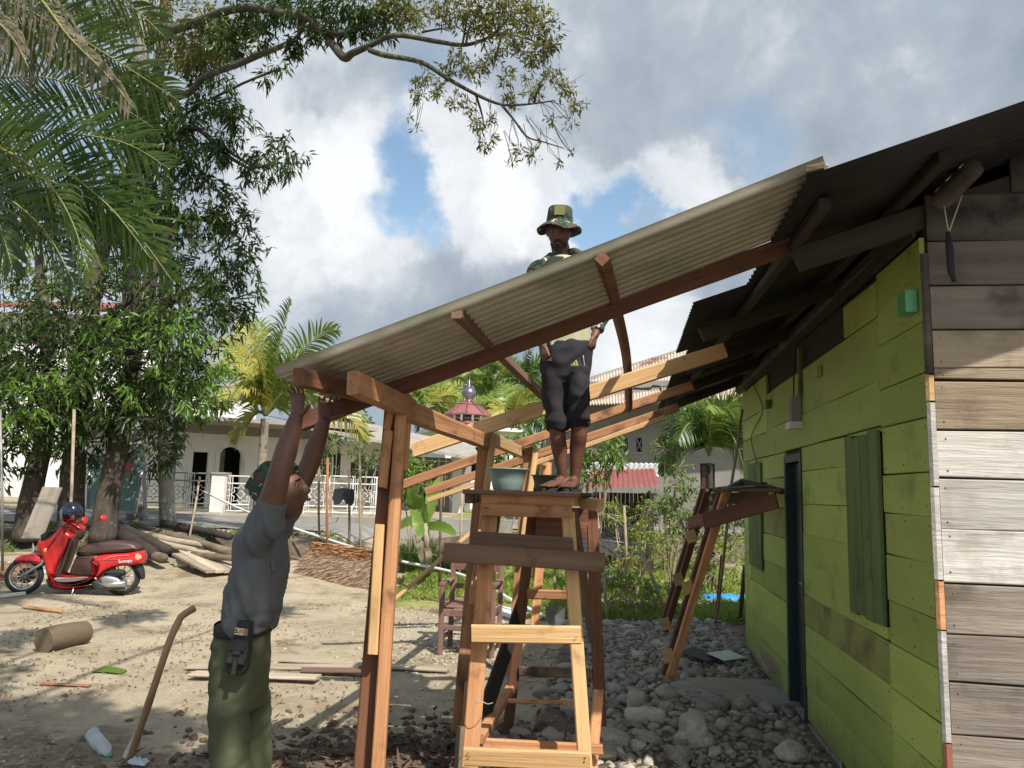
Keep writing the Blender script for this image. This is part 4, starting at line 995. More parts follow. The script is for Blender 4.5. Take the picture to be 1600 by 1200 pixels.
# bent stick stuck in the ground
b0 = Gz(204, 1184); ps = [b0+Vector((-.012, 0, -.05)), P(232, 1100, 4.38), P(262, 1010, 4.42), P(277, 975, 4.44), P(285, 962, 4.45), P(304, 950, 4.46)]
st = thing('bent_stick', 'bent wooden stick leaning out of the ground with a white base', 'stick', b0)
pole('shaft', crv(ps, 4), [.020]*21, mt['fresh'], st, 12, .05).data.materials[0] = M('planed_handle_wood', (.26, .15, .075), (.42, .27, .15), 8, (1, 1, .2), .7, .4, 30)
MB().lathe([(.045, 0), (.040, .03), (.028, .10), (.024, .13), (0, .13)], (0, 0, 0), 16).build('base_wrap', mt['pale_stone'], st, True, Matrix.Translation(b0) @ Matrix.Rotation(.25, 4, 'Y'))
# bottle
bc = Gz(160, 1180); bo = thing('plastic_bottle', 'crushed clear plastic bottle with a green cap lying beside the stick', 'bottle', bc)
mB = Matrix.Translation(bc+Vector((-.035, .03, .05))) @ Matrix.Rotation(R(118), 4, 'Y') @ Matrix.Rotation(.5, 4, 'X')
prof = [(0, -.11), (.035, -.11), (.040, -.10), (.036, -.06), (.041, -.03), (.035, .0), (.040, .03), (.036, .06), (.016, .095), (.013, .11)]
mb = MB().lathe(prof, (0, 0, 0), 20); mb.v = [tuple(Vector(v)+Vector((mnoise.noise(Vector(v)*20)*.012, mnoise.noise(Vector(v)*23+Vector((4, 0, 0)))*.012, 0))) for v in mb.v]; mb.build('bottle_body', mt['bottle'], bo, True, mB)
MB().lathe([(0, .105), (.015, .105), (.015, .128), (0, .128)], (0, 0, 0), 14).build('cap', mt['capgreen'], bo, True, mB)
def rag(name, px, py, sx, sy, h, mat, label, cat, seed=1):
    c = Gz(px, py); n_ = 14; mb = MB()
    for j in range(n_+1):
        for i in range(n_+1):
            u_, v_ = i/n_*2-1, j/n_*2-1; edge = 1-max(abs(u_), abs(v_))**3
            q = Vector((u_*3+seed*5, v_*3, seed)); x = c.x+u_*sx*(1+.2*mnoise.noise(q)); y = c.y+v_*sy*(1+.25*mnoise.noise(q+Vector((9, 0, 0))))
            mb.v.append((x, y, zg(x, y)+.012+h*edge*(.35+.9*abs(mnoise.noise(q*1.4)))))
    mb.f = [(j*(n_+1)+i, j*(n_+1)+i+1, (j+1)*(n_+1)+i+1, (j+1)*(n_+1)+i) for j in range(n_) for i in range(n_)]
    return mb.build(name, mat, None, True, label=label, cat=cat)
rag('plastic_bag', 214, 1196, .055, .035, .04, mt['bag'], 'crumpled pale blue plastic bag at the foot of the stick', 'bag', 2)
rag('plastic_bag', 965, 1183, .045, .09, .05, mt['bag'], 'small clear plastic bag among the stones in front of the scaffold', 'bag', 3)
rag('tarpaulin', 1138, 939, .45, .18, .14, mt['blue'], 'bright blue tarpaulin bunched up on the grass behind the trestle', 'tarpaulin', 4)
# boards lying behind the man
for i, (a, b, w, m_) in enumerate((((297, 1046), (560, 1048), .16, 'grey_brown'), ((300, 1062), (497, 1068), .14, 'grey_brown'), ((440, 1036), (700, 1052), .10, 'grey_brown'), ((470, 1056), (610, 1058), .12, 'brown'))):
    lying('old_board', a, b, w, .022, mt[m_], ['long grey weathered board lying flat behind the man in grey', 'nearest grey board on the ground at the man\'s trousers', 'thin grey board reaching behind the front post towards the scaffold', 'brown board end beside the front post on the ground'][i], 'board', 'old boards lying flat', lift=.012+.022*(i % 2))
lying('old_board', (612, 925), (752, 948), .42, .02, mt['redroof'] if 0 else mt['chairwood'], 'wide faded red sheet lying on the ground left of the school chair', 'board')
lying('old_board', (740, 948), (815, 968), .30, .05, mt['white'], 'whitish board with a dark red edge lying behind the school chair', 'board')
# shovel
sv = thing('shovel', 'shovel standing blade down with a long pale handle behind the scaffold', 'shovel', Gz(868, 976))
top = P(880, 815, 9.0); pole('handle', [top, P(866, 900, 8.9), P(868, 948, 8.85)], .016, mt['drystem'], sv, 8)
b = MB(); c = P(867, 962, 8.85)
pts = [(-.11, .10), (-.05, .115), (.05, .115), (.11, .10), (.105, -.03), (.06, -.10), (0, -.125), (-.06, -.10), (-.105, -.03)]
fr1 = [(x, -.02-abs(x)*.25, z) for x, z in pts]; b.add([Vector(v) for v in fr1]+[Vector((0, .012, 0))], [(i, (i+1) % 9, 9) for i in range(9)]); b.add([Vector(v)+Vector((0, .004, 0)) for v in fr1]+[Vector((0, .016, 0))], [((i+1) % 9, i, 9) for i in range(9)])
b.build('blade', mt['metal'], sv, False, Matrix.Translation(c))
# white block, tall stone, box, slab scraps
def rock(px, py, sx, sy, sz, mat, label, cat='rock', seed=0, rot=0):
    import bmesh
    bm = bmesh.new(); bmesh.ops.create_icosphere(bm, subdivisions=4, radius=1)
    for v in bm.verts:
        c_ = v.co.copy(); k = max(abs(c_.x), abs(c_.y), abs(c_.z)); c_ = c_*(1+.35*(1/k-1)) if k else c_
        v.co = c_*(1+.13*mnoise.noise(c_*1.5+Vector((seed, 0, 0)))+.05*mnoise.noise(c_*4+Vector((seed, 0, 0))))
        v.co = Vector((v.co.x*sx, v.co.y*sy, v.co.z*sz))
    me = bpy.data.meshes.new('rock'); bm.to_mesh(me); bm.free(); me.materials.append(mat); me.shade_smooth()
    o = bpy.data.objects.new('rock', me); p = Gz(px, py); o.matrix_basis = Matrix.Translation(p+Vector((0, 0, sz*.7))) @ Matrix.Rotation(rot, 4, 'Z'); link(o); tag(o, label, cat); return o
rock(1008, 1128, .155, .07, .055, mt['pale_stone'], 'flat whitish rock slab on top of the dark stones right of the scaffold', seed=3, rot=-.12)
rock(1083, 1160, .085, .14, .10, mt['stone'], 'largest rounded boulder lying lengthwise in front of the doorstep slab', 'boulder', 5)
rock(995, 1112, .075, .07, .09, mt['stone'], 'round brown stone propped behind the whitish rock slab', 'boulder', 9)
s_, z_ = wallp(1205, 1040); 
bb = thing('board_offcut', 'pale board offcut leaning against the foot of the green wall left of the door', 'offcut', W3(s_, 0, .2))
beam('board', P(1195, 1020, 7.05), P(1213, 1052, 6.55), .14, .02, mt['grey_brown'], bb, up=Vector((0, -.5, .8)))
rag('packet', 1194, 1018, .07, .10, .05, mt['bush'], 'small green snack packet lying at the wall foot beyond the board offcut', 'packet', 6)
b = thing('sheet_scrap', 'bent scrap of dark and white sheet lying on the stones before the trestle', 'sheet scrap', Gz(1110, 1038))
for (a_, c_, m_) in (((1070, 1030), (1118, 1042), 'roofdark'), ((1118, 1042), (1152, 1034), 'bag')):
    A, B = Gz(*a_), Gz(*c_); A.z += .09; B.z += .07; beam('flap', A, B, .22, .006, mt[m_], b, up=Vector((0, -.2, 1)))
o = pole('garden_pipe', crv([Gz(1262, 1113)+Vector((0, 0, .07)), Gz(1278, 1128)+Vector((0, 0, .05)), Gz(1296, 1152)+Vector((0, 0, .04)), Gz(1312, 1176)+Vector((0, 0, .04)), Gz(1316, 1225)+Vector((0, 0, .03))], 5), .011, mt['hose'], None, 10); tag(o, 'blue green plastic pipe curving along the foot of the green wall', 'pipe')
# long white pipe running from the gate to the scaffold, propped on the wire fence
o = pole('long_pvc_pipe', crv([P(318, 768, 15.8), P(380, 797, 14.8), P(455, 824, 13.6), P(560, 858, 12.6), P(622, 876, 12.2), P(704, 893, 11.6), P(760, 914, 10.8), P(800, 938, 10.0), P(858, 966, 9.6)], 4), .022, mt['pvc'], None, 8); tag(o, 'long thin white pipe slanting down across the yard from the gate', 'pipe')
# ------------------------------------------------------------------ old school chair
ch = thing('school_chair', 'old dusty red wooden armchair standing on the bare ground behind the scaffold', 'chair', Gz(725, 1022))
cw = mt['chairwood']; CY = 7.4; cp = Gz(688, 1026); yaw = R(-8)
cx = Matrix.Translation((cp.x+.27, cp.y+.22, zg(cp.x, cp.y))) @ Matrix.Rotation(yaw, 4, 'Z')
def cb(name, x0, y0, z0, x1, y1, z1, w, h, up=Vector((0, 0, 1))): return beam(name, cx @ Vector((x0, y0, z0)), cx @ Vector((x1, y1, z1)), w, h, cw, ch, up=up)
for sx in (-1, 1):
    cb('leg', sx*.25, -.22, 0, sx*.25, -.22, .66, .05, .05, UPY); cb('leg', sx*.25, .22, 0, sx*.25, .26, .90, .05, .05, UPY)
    cb('armrest', sx*.25, -.25, .67, sx*.25, .24, .67, .06, .03); cb('stretcher', sx*.25, -.2, .15, sx*.25, .2, .15, .025, .04); cb('seat_rail', sx*.25, -.2, .41, sx*.25, .22, .41, .025, .06)
cb('stretcher', -.24, -.22, .26, .24, -.22, .26, .025, .05); cb('seat_rail', -.24, -.23, .40, .24, -.23, .40, .025, .07)
for k in range(4): cb('seat_slat', -.24, -.17+k*.115, .45, .24, -.17+k*.115, .45, .105, .018)
cb('backrest', -.27, .245, .84, .27, .245, .84, .025, .17); cb('back_rail', -.25, .24, .60, .25, .24, .60, .025, .05)
# ------------------------------------------------------------------ people
def head_shape(mb, c, rotm, s=1.0, nose=1.0):
    """head in its own frame: x to the figure's left, -y the face, z up; about .235 tall"""
    T = lambda v: c + rotm @ (Vector(v)*s)
    n0 = len(mb.v); seg, rings = 40, 30
    def prof(dx, dy, dz):
        # dz -1 chin .. 1 crown
        x, y, z = dx*.076, dy*.098, dz*.118
        if dz < 0:
            t_ = -dz; x *= 1-.30*t_**1.6; 
            if dy < 0: y = y*(1-.10*t_)-.004*t_
            else: y *= 1-.38*t_
        f = max(0, -dy)
        ex = math.exp(-((abs(dx)-.42)/.20)**2-((dz-.02)/.13)**2); y += .015*ex*f        # eye sockets
        y -= .007*math.exp(-((dz-.20)/.09)**2)*f*math.exp(-(dx/.75)**4)                # brow
        ck = math.exp(-((abs(dx)-.62)/.22)**2-((dz+.22)/.20)**2); y -= .006*ck*f       # cheekbones
        y -= .008*math.exp(-(dx/.35)**2-((dz+.88)/.16)**2)*f                            # chin
        y -= .005*math.exp(-(dx/.40)**2-((dz+.54)/.12)**2)*f                            # mouth
        return (x, y-.004, z)
    for i in range(rings+1):
        a = math.pi*i/rings
        for k in range(seg):
            b = 2*math.pi*k/seg; mb.v.append(tuple(T(prof(math.sin(a)*math.cos(b), math.sin(a)*math.sin(b), math.cos(a)))))
    for i in range(rings):
        for k in range(seg): mb.f.append((n0+i*seg+k, n0+(i+1)*seg+k, n0+(i+1)*seg+(k+1) % seg, n0+i*seg+(k+1) % seg))
    # nose
    mb.loft([(T((0, -.094, .020)), rotm @ Vector((.008*s, 0, 0)), rotm @ Vector((0, .012*s, 0))), (T((0, -.103, -.004)), rotm @ Vector((.010*s, 0, 0)), rotm @ Vector((0, .012*s, 0))),
             (T((0, -.111*nose, -.027)), rotm @ Vector((.014*s, 0, 0)), rotm @ Vector((0, .015*s, 0))), (T((0, -.107, -.038)), rotm @ Vector((.016*s, 0, 0)), rotm @ Vector((0, .012*s, 0))), (T((0, -.098, -.043)), rotm @ Vector((.010*s, 0, 0)), rotm @ Vector((0, .006*s, 0)))], 12)
    for sx in (-1, 1): mb.ball(T((sx*.014, -.098, -.036)), .009*s, 8, 6)
    # lips
    mb.loft([(T((-.024, -.089, -.063)), rotm @ Vector((0, .004*s, 0)), rotm @ Vector((0, 0, .003*s))), (T((-.010, -.100, -.061)), rotm @ Vector((0, .008*s, 0)), rotm @ Vector((0, 0, .008*s))),
             (T((.010, -.100, -.061)), rotm @ Vector((0, .008*s, 0)), rotm @ Vector((0, 0, .008*s))), (T((.024, -.089, -.063)), rotm @ Vector((0, .004*s, 0)), rotm @ Vector((0, 0, .003*s)))], 10)
    # ears
    for sx in (-1, 1):
        mb.ball(T((sx*.080, .010, .000)), (.010*s, .019*s, .032*s), 10, 8, rotm)
        mb.ball(T((sx*.078, .006, -.022)), (.008*s, .012*s, .012*s), 8, 6, rotm)
def face_bits(c, rotm, par, s=1.0, beard=True):
    T = lambda v: c + rotm @ (Vector(v)*s)
    for sx in (-1, 1):
        MB().ball(T((sx*.032, -.078, .008)), (.013*s, .010*s, .0075*s), 12, 8, rotm).build('eye', mt['eye'], par, True)
        MB().ball(T((sx*.032, -.0862, .006)), (.0055*s, .003*s, .0055*s), 10, 6, rotm).build('iris', mt['hair'], par, True)
        b = MB(); b.tube([T((sx*.012, -.0985, .026)), T((sx*.030, -.0990, .032)), T((sx*.052, -.0850, .027))], [.0035*s, .0048*s, .002*s], 6); b.build('eyebrow', mt['hair'], par, True)
        b = MB(); b.tube([T((sx*.016, -.0875, .0165)), T((sx*.032, -.0905, .0185)), T((sx*.048, -.080, .012))], [.0035*s]*3, 6); b.build('eyelid', mt['skin_dk'], par, True)
    b = MB(); b.tube([T((-.020, -.098, -.0650)), T((0, -.1075, -.0655)), T((.020, -.098, -.0650))], [.003*s, .0065*s, .003*s], 8); b.build('lips', mt['lip'], par, True)
    if beard:
        b = MB(); b.tube([T((-.030, -.090, -.060)), T((-.016, -.1035, -.0505)), T((0, -.108, -.0490)), T((.016, -.1035, -.0505)), T((.030, -.090, -.060))], [.003*s, .006*s, .0055*s, .006*s, .003*s], 8); b.build('moustache', mt['hair'], par, True)
        b = MB(); b.tube([T((-.050, -.060, -.070)), T((-.036, -.083, -.094)), T((0, -.100, -.104)), T((.036, -.083, -.094)), T((.050, -.060, -.070))], [.005*s, .009*s, .012*s, .009*s, .005*s], 8); b.build('beard', mt['hair'], par, True)
def basis(x_, z_):
    """rotation whose z is z_ and x near x_"""
    z_ = Vector(z_).normalized(); x_ = Vector(x_); x_ = (x_-z_*x_.dot(z_)).normalized(); y_ = z_.cross(x_)
    return Matrix((x_, y_, z_)).transposed()
def hand(mb, w, along, nrm, thumb, curl=.4, L=.18, spread=.10, tcurl=.3, topen=.9):
    """palm from wrist w, fingers along, palm facing nrm, thumb on the 'thumb' side"""
    a = Vector(along).normalized(); n = Vector(nrm); n = (n-a*n.dot(a)).normalized(); s = n.cross(a)
    if s.dot(Vector(thumb)) < 0: s = -s
    pl = L*.52
    mb.loft([(w-a*.02, s*.024, n*.018), (w+a*.01, s*.027, n*.016), (w+a*pl*.45, s*.036, n*.014), (w+a*pl*.85, s*.041, n*.013), (w+a*pl*1.0, s*.038, n*.010)], 16)
    for k, (fl, off) in enumerate(((.40, .030), (.45, .010), (.42, -.010), (.33, -.029))):
        d = (a + s*(off/.03)*spread).normalized(); p = w+a*pl*.86+s*off; seg = L*fl/.92*np.array([.12, .42, .27, .22])
        pts = [p-a*.01]; ang = 0
        for j, sl in enumerate(seg):
            ang += (0, curl, curl*1.2, curl*.8)[j]
            dd = d*math.cos(ang)+n*math.sin(ang); pts.append(pts[-1]+dd*sl)
        mb.tube(crv(pts, 3), [.0095-.0003*i for i in range(len(crv(pts, 3)))], 8)
    p = w+a*.018+s*.020; d1 = (a*(1-topen*.6)+s*topen+n*.25).normalized(); d2 = (d1*(1-tcurl)+a*tcurl+n*.12).normalized()
    mb.tube([p-d1*.01, p+d1*.035, p+d1*.035+d2*.034, p+d1*.035+d2*.034+(d2+a*.15).normalized()*.028], [.016, .0135, .011, .0085], 10)
def limb(mb, pts, rad, seg=14): mb.tube(crv(pts, 5), list(np.interp(np.linspace(0, len(pts)-1, (len(pts)-1)*5+1), range(len(pts)), rad)), seg)
def folds(amp, fx=(9, 9, 5), seed=0):
    def f(c, n):
        q = Vector((c.x*fx[0], c.y*fx[1], c.z*fx[2]))+Vector((seed, 0, 0))
        return n*(amp*(.8*mnoise.noise(q)+.35*math.sin(mnoise.noise(q*.8)*8)))
    return f

# --- man on the ground in a grey shirt, side on, arms up under the sheet
YM = 3.40
m1 = thing('person', 'man in grey shirt and olive trousers reaching both hands up to hold the zinc sheet', 'person', Vector((P(378, 1000, YM).x, YM, 0)))
Q = lambda x, y, dy=0.0: P(x, y, YM+dy)
ux = Vector((1, 0, 0)); uy = Vector((0, 1, 0)); uz = Vector((0, 0, 1))
body = MB()
hc1 = Q(440, 770, .02)
hrot1 = basis(Vector((.04, -1, 0)), Vector((-.34, .0, 1)))      # the figure's own x (its left) is away: face towards +x
hrot1 = basis(Vector((0, 1, 0)), Vector((-.36, 0, 1)))          # left = +Y, then -y axis = +X
head_shape(body, hc1, hrot1, 1.02)
limb(body, [Q(415, 850, .02), Q(418, 815, .02), hc1+Vector((-.03, 0, -.06))], [.075, .062, .058])
# trunk inside the clothes
body.loft([(Q(382, 1004), ux*.07, uy*.11), (Q(392, 960), ux*.07, uy*.12), (Q(402, 880), ux*.075, uy*.14), (Q(406, 835), ux*.065, uy*.14), (Q(416, 812), ux*.04, uy*.07)], 20)
shR, elR, wrR = Q(414, 830, -.19), Q(436, 742, -.24), Q(462, 655, -.20)
shL, elL, wrL = Q(430, 826, .16), Q(482, 730, .22), Q(506, 660, .22)
for a, e_, w in ((shR, elR, wrR), (shL, elL, wrL)):
    limb(body, [a-Vector((.02, 0, .02)), a, (a+e_)/2, e_, e_*.55+w*.45, w, w+(w-e_)*.08], [.046, .050, .056, .047, .047, .031, .026])
hand(body, wrR, Vector((.05, .02, 1)), Vector((-.25, -.5, 1)), Vector((1, .0, .2)), curl=.35, spread=.16, topen=1.0, tcurl=.15)
hand(body, wrL, Vector((.10, -.02, 1)), Vector((.2, -1, .2)), Vector((1, 0, 0)), curl=.40, spread=.22, topen=1.0, tcurl=.05)
# legs and feet
hipz = Q(378, 1010).z
fxR, fxL = Q(362, 1100, -.11), Q(398, 1100, .11)
for (dx, dy) in ((-.085, -.10), (.035, .11)):
    bx = P(383, 1200, YM).x
    limb(body, [Vector((P(383, 1020, YM).x+dx*.1, YM+dy*.75, hipz-.05)), Vector((bx+dx*.7, YM+dy, .50)), Vector((bx+dx, YM+dy, .10))], [.055, .040, .034])
    limb(body, [Vector((bx+dx-.06, YM+dy, .05)), Vector((bx+dx+.04, YM+dy, .05)), Vector((bx+dx+.17, YM+dy, .035))], [.035, .042, .032])
remesh(body, 'body', mt['skin_dk'], .006, m1, 3)
face_bits(hc1, hrot1, m1, 1.02, beard=False)
# hair at the nape and temple
hb = MB(); hb.ball(hc1+hrot1 @ Vector((0, .020, .020)), (.080, .092, .105), 20, 14, hrot1)
hb.v = [v for v in hb.v]; hb.build('hair', mt['hair'], m1, True)
# shirt: trunk and sleeves in one cloth
shb = MB()
def sec(xl, xr, y, hy, dy=0.0, pw=1):
    a, b = Q(xl, y, dy), Q(xr, y, dy); return ((a+b)/2, (b-a)/2*.80, uy*hy)
shb.loft([sec(341, 434, 984, .185), sec(344, 436, 976, .19), sec(352, 442, 950, .185), sec(352, 447, 915, .19), sec(360, 453, 875, .20), sec(368, 448, 845, .205), sec(378, 442, 822, .19), sec(394, 440, 806, .14), sec(404, 436, 798, .085)], 30, .9)
limb(shb, [shR+Vector((-.05, .05, -.05)), shR+Vector((-.012, -.005, -.008)), shR*.62+elR*.38, shR*.44+elR*.56], [.070, .073, .070, .068])
limb(shb, [shL+Vector((-.05, -.05, -.05)), shL, shL*.62+elL*.38, shL*.5+elL*.5], [.072, .074, .072, .070])
def ridged(v): return math.sin(v*7.5)
def shirtfold(c, n):
    # cloth hangs in slanting drapes from the raised shoulders to the hem
    u_ = (c.x-P(400, 900, YM).x)+.35*(c.z-1.2); q = Vector((u_*11, c.y*5, c.z*1.6)); r_ = Vector((u_*22, c.y*9, c.z*4+3))
    h = sst(1.62, 1.35, c.z); low_ = sst(1.15, 1.0, c.z)
    q2 = Vector((c.x*5, c.y*5, c.z*17)); return n*(.012*ridged(mnoise.noise(q*.8))*h+.006*ridged(mnoise.noise(r_*.8))*h+.008*ridged(mnoise.noise(q2*.6))*low_)
so_ = remesh(shb, 'shirt', mt['tee'], .010, m1, 5, shirtfold)
# collar
cb_ = MB(); n_ = 22; cc = Q(420, 803, .01)
for j, (rr, h) in enumerate(((.078, -.025), (.086, .002), (.080, .020), (.074, .020), (.072, -.02))):
    for k in range(n_):
        t_ = 2*math.pi*k/n_; cb_.v.append(tuple(cc+Vector((rr*.85*math.cos(t_)+.016*h/.02*.3, rr*math.sin(t_), h-.28*rr*math.cos(t_)*.5))))
for j in range(4): cb_.f += [(j*n_+k, j*n_+(k+1) % n_, (j+1)*n_+(k+1) % n_, (j+1)*n_+k) for k in range(n_)]
cb_.build('collar', mt['tee'], m1, True)
# trousers
tb_ = MB()
tb_.loft([sec(333, 430, 972, .168), sec(331, 429, 985, .172), sec(325, 429, 1010, .182), sec(323, 428, 1040, .188), sec(326, 427, 1075, .185), sec(334, 425, 1100, .15)], 28, .92)
for (x0, x1, dy, hy, xb0, xb1) in ((323, 398, -.095, .098, 321, 392), (345, 428, .100, .098, 368, 428)):
    secs = []
    for y_, t_ in ((1030, 0), (1075, .15), (1120, .35), (1170, .65), (1215, .85), (1275, 1.0), (1318, 1.05)):
        a, b = x0+(xb0-x0)*t_, x1+(xb1-x1)*t_; A, B = Q(a, y_, dy), Q(b, y_, dy); secs.append(((A+B)/2, (B-A)/2*.82, uy*hy*(1-.15*t_)))
    tb_.loft(secs, 24, .95)
def trf(c, n):
    q = Vector((c.x*8+c.z*2.5, c.y*7, c.z*3)); q2 = Vector((c.x*5, c.y*5, c.z*11-c.x*6)); return n*(.0055*ridged(mnoise.noise(q*.8))+.0045*ridged(mnoise.noise(q2*.8)))
remesh(tb_, 'trousers', mt['olive'], .010, m1, 4, trf)
# belt and boots
bl = MB(); n_ = 30; A, B = Q(331, 979), Q(431, 979); cc = (A+B)/2; hx = (B-A).length/2*.81
for (g_, h) in ((1.0, -.024), (1.02, -.022), (1.02, .018), (1.0, .02)):
    for k in range(n_):
        t_ = 2*math.pi*k/n_; bl.v.append((cc.x+hx*g_*math.cos(t_), cc.y+.172*g_*math.sin(t_), cc.z+h))
for j in range(3): bl.f += [(j*n_+k, j*n_+(k+1) % n_, (j+1)*n_+(k+1) % n_, (j+1)*n_+k) for k in range(n_)]
bl.build('belt', mt['black'], m1, True)
for (dx, dy) in ((-.085, -.10), (.035, .11)):
    b = MB(); bx = P(383, 1200, YM).x+dx
    b.loft([(Vector((bx-.01, YM+dy, .16)), ux*.06, uy*.052), (Vector((bx, YM+dy, .08)), ux*.075, uy*.05), (Vector((bx+.045, YM+dy, .05)), ux*.12, uy*.05), (Vector((bx+.055, YM+dy, .018)), ux*.14, uy*.052), (Vector((bx+.055, YM+dy, .002)), ux*.14, uy*.052)], 20, .85)
    b.build('boot', mt['black'], m1, True)
# jungle hat tipped back
def jhat(par, c, rotm, r, h, brim, droop, wav, mat, seed=0, tiltf=0.0):
    seg = 44; b = MB()
    prof = [(0, h*1.0, 0), (r*.55, h*1.0, 0), (r*.86, h*.96, 0), (r*.95, h*.86, 0), (r*.98, h*.5, 0), (r*1.02, h*.1, 0), (r*1.05, 0, 0), (r*1.05+brim*.35, -droop*.22, .35), (r*1.05+brim*.7, -droop*.6, .7), (r*1.05+brim, -droop, 1), (r*1.05+brim*.99, -droop-.004, 1), (r*1.05+brim*.6, -droop*.55, .6), (r*1.02, -.006, 0)]
    for rr, z, e_ in prof:
        for k in range(seg):
            t_ = 2*math.pi*k/seg; w_ = e_*wav*(math.sin(3*t_+seed)+.6*math.sin(5*t_+seed*2)); fdr = e_*tiltf*max(0, -math.sin(t_))
            cr0 = .006*mnoise.noise(Vector((math.cos(t_)*2, math.sin(t_)*2, z*16+seed)))*(1 if z > 0 else 0)
            b.v.append(tuple(c+rotm @ Vector(((rr+cr0)*math.cos(t_)*.92, (rr+cr0)*math.sin(t_)*1.05, z+w_+fdr))))
    for i in range(len(prof)-1):
        b.f += [(i*seg+k, i*seg+(k+1) % seg, (i+1)*seg+(k+1) % seg, (i+1)*seg+k) for k in range(seg)]
    return b.build('hat', mat, par, True)
hr = basis(Vector((0, 1, 0)), Vector((-.80, 0, .75)))
jhat(m1, Q(432, 764, .02)+Vector((-.01, 0, .0)), basis(Vector((0, 1, 0)), Vector((-.95, 0, .62))), .088, .105, .045, .012, .010, mt['camo'], 1)
# pouch on the belt, with its patch
pw_ = thing('belt_pouch', 'black tactical pouch with a small numbered patch hanging on the man\'s belt', 'pouch', Q(385, 985, -.22))
b = MB(); c = Q(376, 1018, -.215); TP = Matrix.Translation(c) @ Matrix.Rotation(R(5), 4, 'Y') @ Matrix.Rotation(R(-3), 4, 'X')
pr = [(-.026, .12), (.026, .12), (.034, .06), (.040, .02), (.042, -.06), (.030, -.085), (-.030, -.085), (-.044, -.06), (-.042, .0), (-.034, .06)]
b.slab(pr, .028, .012, TP); b.build('pouch_body', mt['black'], pw_, True)
b = MB(); b.slab([(-.034, .05), (.034, .05), (.040, -.01), (.036, -.045), (-.036, -.045), (-.040, -.01)], .008, .005, TP @ Matrix.Translation((0, -.034, 0))); b.build('flap', mt['rubber'], pw_, True)
b = MB()
for (x, z, w, h) in ((-.024, -.03, .022, .020), (.024, -.03, .022, .020), (0, .0, .03, .012), (0, -.055, .018, .05), (-.022, .02, .015, .02), (.022, .02, .015, .02)): b.slab([(x-w/2, z-h/2), (x+w/2, z-h/2), (x+w/2, z+h/2), (x-w/2, z+h/2)], .006, .003, TP @ Matrix.Translation((0, -.046, 0)))
b.build('buckle', mt['rubber'], pw_)
b = MB(); b.box((0, -.0385, .082), (.050, .004, .026), TP); pt = b.build('patch', mt['white'], pw_)
pt.data.materials[0] = M('cream_patch', (.6, .5, .33), rough=.8, bump=0)
b = MB(); b.box((.019, -.0412, .082), (.012, .002, .026), TP); b.build('patch_end', mt['rust'], pw_)
def text(body_, size, mat, mtx, parent, name='lettering', ext=.0006, bold=.0):
    cu_ = bpy.data.curves.new(name, 'FONT'); cu_.body = body_; cu_.size = size; cu_.align_x = 'CENTER'; cu_.align_y = 'CENTER'; cu_.extrude = ext; cu_.offset = bold
    o = bpy.data.objects.new(name, cu_); col.objects.link(o); dg = bpy.context.evaluated_depsgraph_get()
    me = bpy.data.meshes.new_from_object(o.evaluated_get(dg), depsgraph=dg); bpy.data.objects.remove(o); bpy.data.curves.remove(cu_)
    me.materials.clear(); me.materials.append(mat); o = bpy.data.objects.new(name, me); o.matrix_basis = mtx; link(o, parent); return o
text('5.11', .021, mt['black'], TP @ Matrix.Translation((-.006, -.0412, .082)) @ Matrix.Rotation(R(90), 4, 'X'), pw_, bold=.0006)

# --- man standing on the scaffold
YS = 4.62
q = lambda x, y, dy=0.0: P(x, y, YS+dy)
m2 = thing('person', 'man in camouflage hat and khaki shirt standing on the scaffold, looking down', 'person', Vector((q(890, 750).x, YS, 1.6)))
body = MB(); hc2 = q(874, 362, -.02)
face_dir = Vector((-.12, -1, -.50)).normalized()
hz_ = Vector((-.04, -.42, 1)).normalized()
hrot2 = basis(Vector((1, -.14, 0)), hz_)         # the figure's left is +x in the picture; face = -y
S2 = .98
head_shape(body, hc2, hrot2, S2)
nk = q(878, 402, .04)
limb(body, [q(880, 440, .03), nk, hc2+Vector((.0, .035, -.05))], [.085, .060, .056])
body.loft([(q(884, 600), ux*.15, uy*.10), (q(886, 545), ux*.14, uy*.095), (q(882, 490), ux*.14, uy*.10), (q(878, 435), ux*.17, uy*.10), (q(878, 406), ux*.10, uy*.07)], 22)
s1, e1, w1 = q(839, 425, .02), q(834, 505, .03), q(846, 536, -.10)
s2_, e2, w2 = q(922, 410, .02), q(946, 480, .05), q(930, 522, -.03)
for a, e_, w in ((s1, e1, w1), (s2_, e2, w2)):
    limb(body, [a, (a+e_)/2, e_, e_*.5+w*.5, w, w+(w-e_)*.1], [.052, .048, .040, .038, .027, .025])
hand(body, w1, Vector((.10, -.15, -1)), Vector((1, .3, 0)), Vector((.1, -1, 0)), curl=.55, L=.17, topen=.5, tcurl=.6)
hand(body, w2, Vector((-.12, -.12, -1)), Vector((-1, .2, 0)), Vector((-.3, -1, 0)), curl=.55, L=.175, topen=.5, tcurl=.6)
kn1, an1 = q(871, 676, -.04), q(880, 742, .02); kn2, an2 = q(905, 672, -.05), q(898, 745, .03)
hp1, hp2 = q(868, 580), q(902, 580)
an1.z = an2.z = 1.6+.075
limb(body, [hp1, (hp1+kn1)/2, kn1, kn1*.66+an1*.34+Vector((0, .012, 0)), kn1*.25+an1*.75, an1, an1+Vector((0, 0, -.03))], [.075, .064, .050, .049, .034, .031, .033])
limb(body, [hp2, (hp2+kn2)/2, kn2, kn2*.66+an2*.34+Vector((0, .012, 0)), kn2*.25+an2*.75, an2, an2+Vector((0, 0, -.03))], [.075, .064, .051, .050, .035, .032, .034])
fd1, fd2 = Vector((-.65, -.75, 0)).normalized(), Vector((-.35, -.93, 0)).normalized()
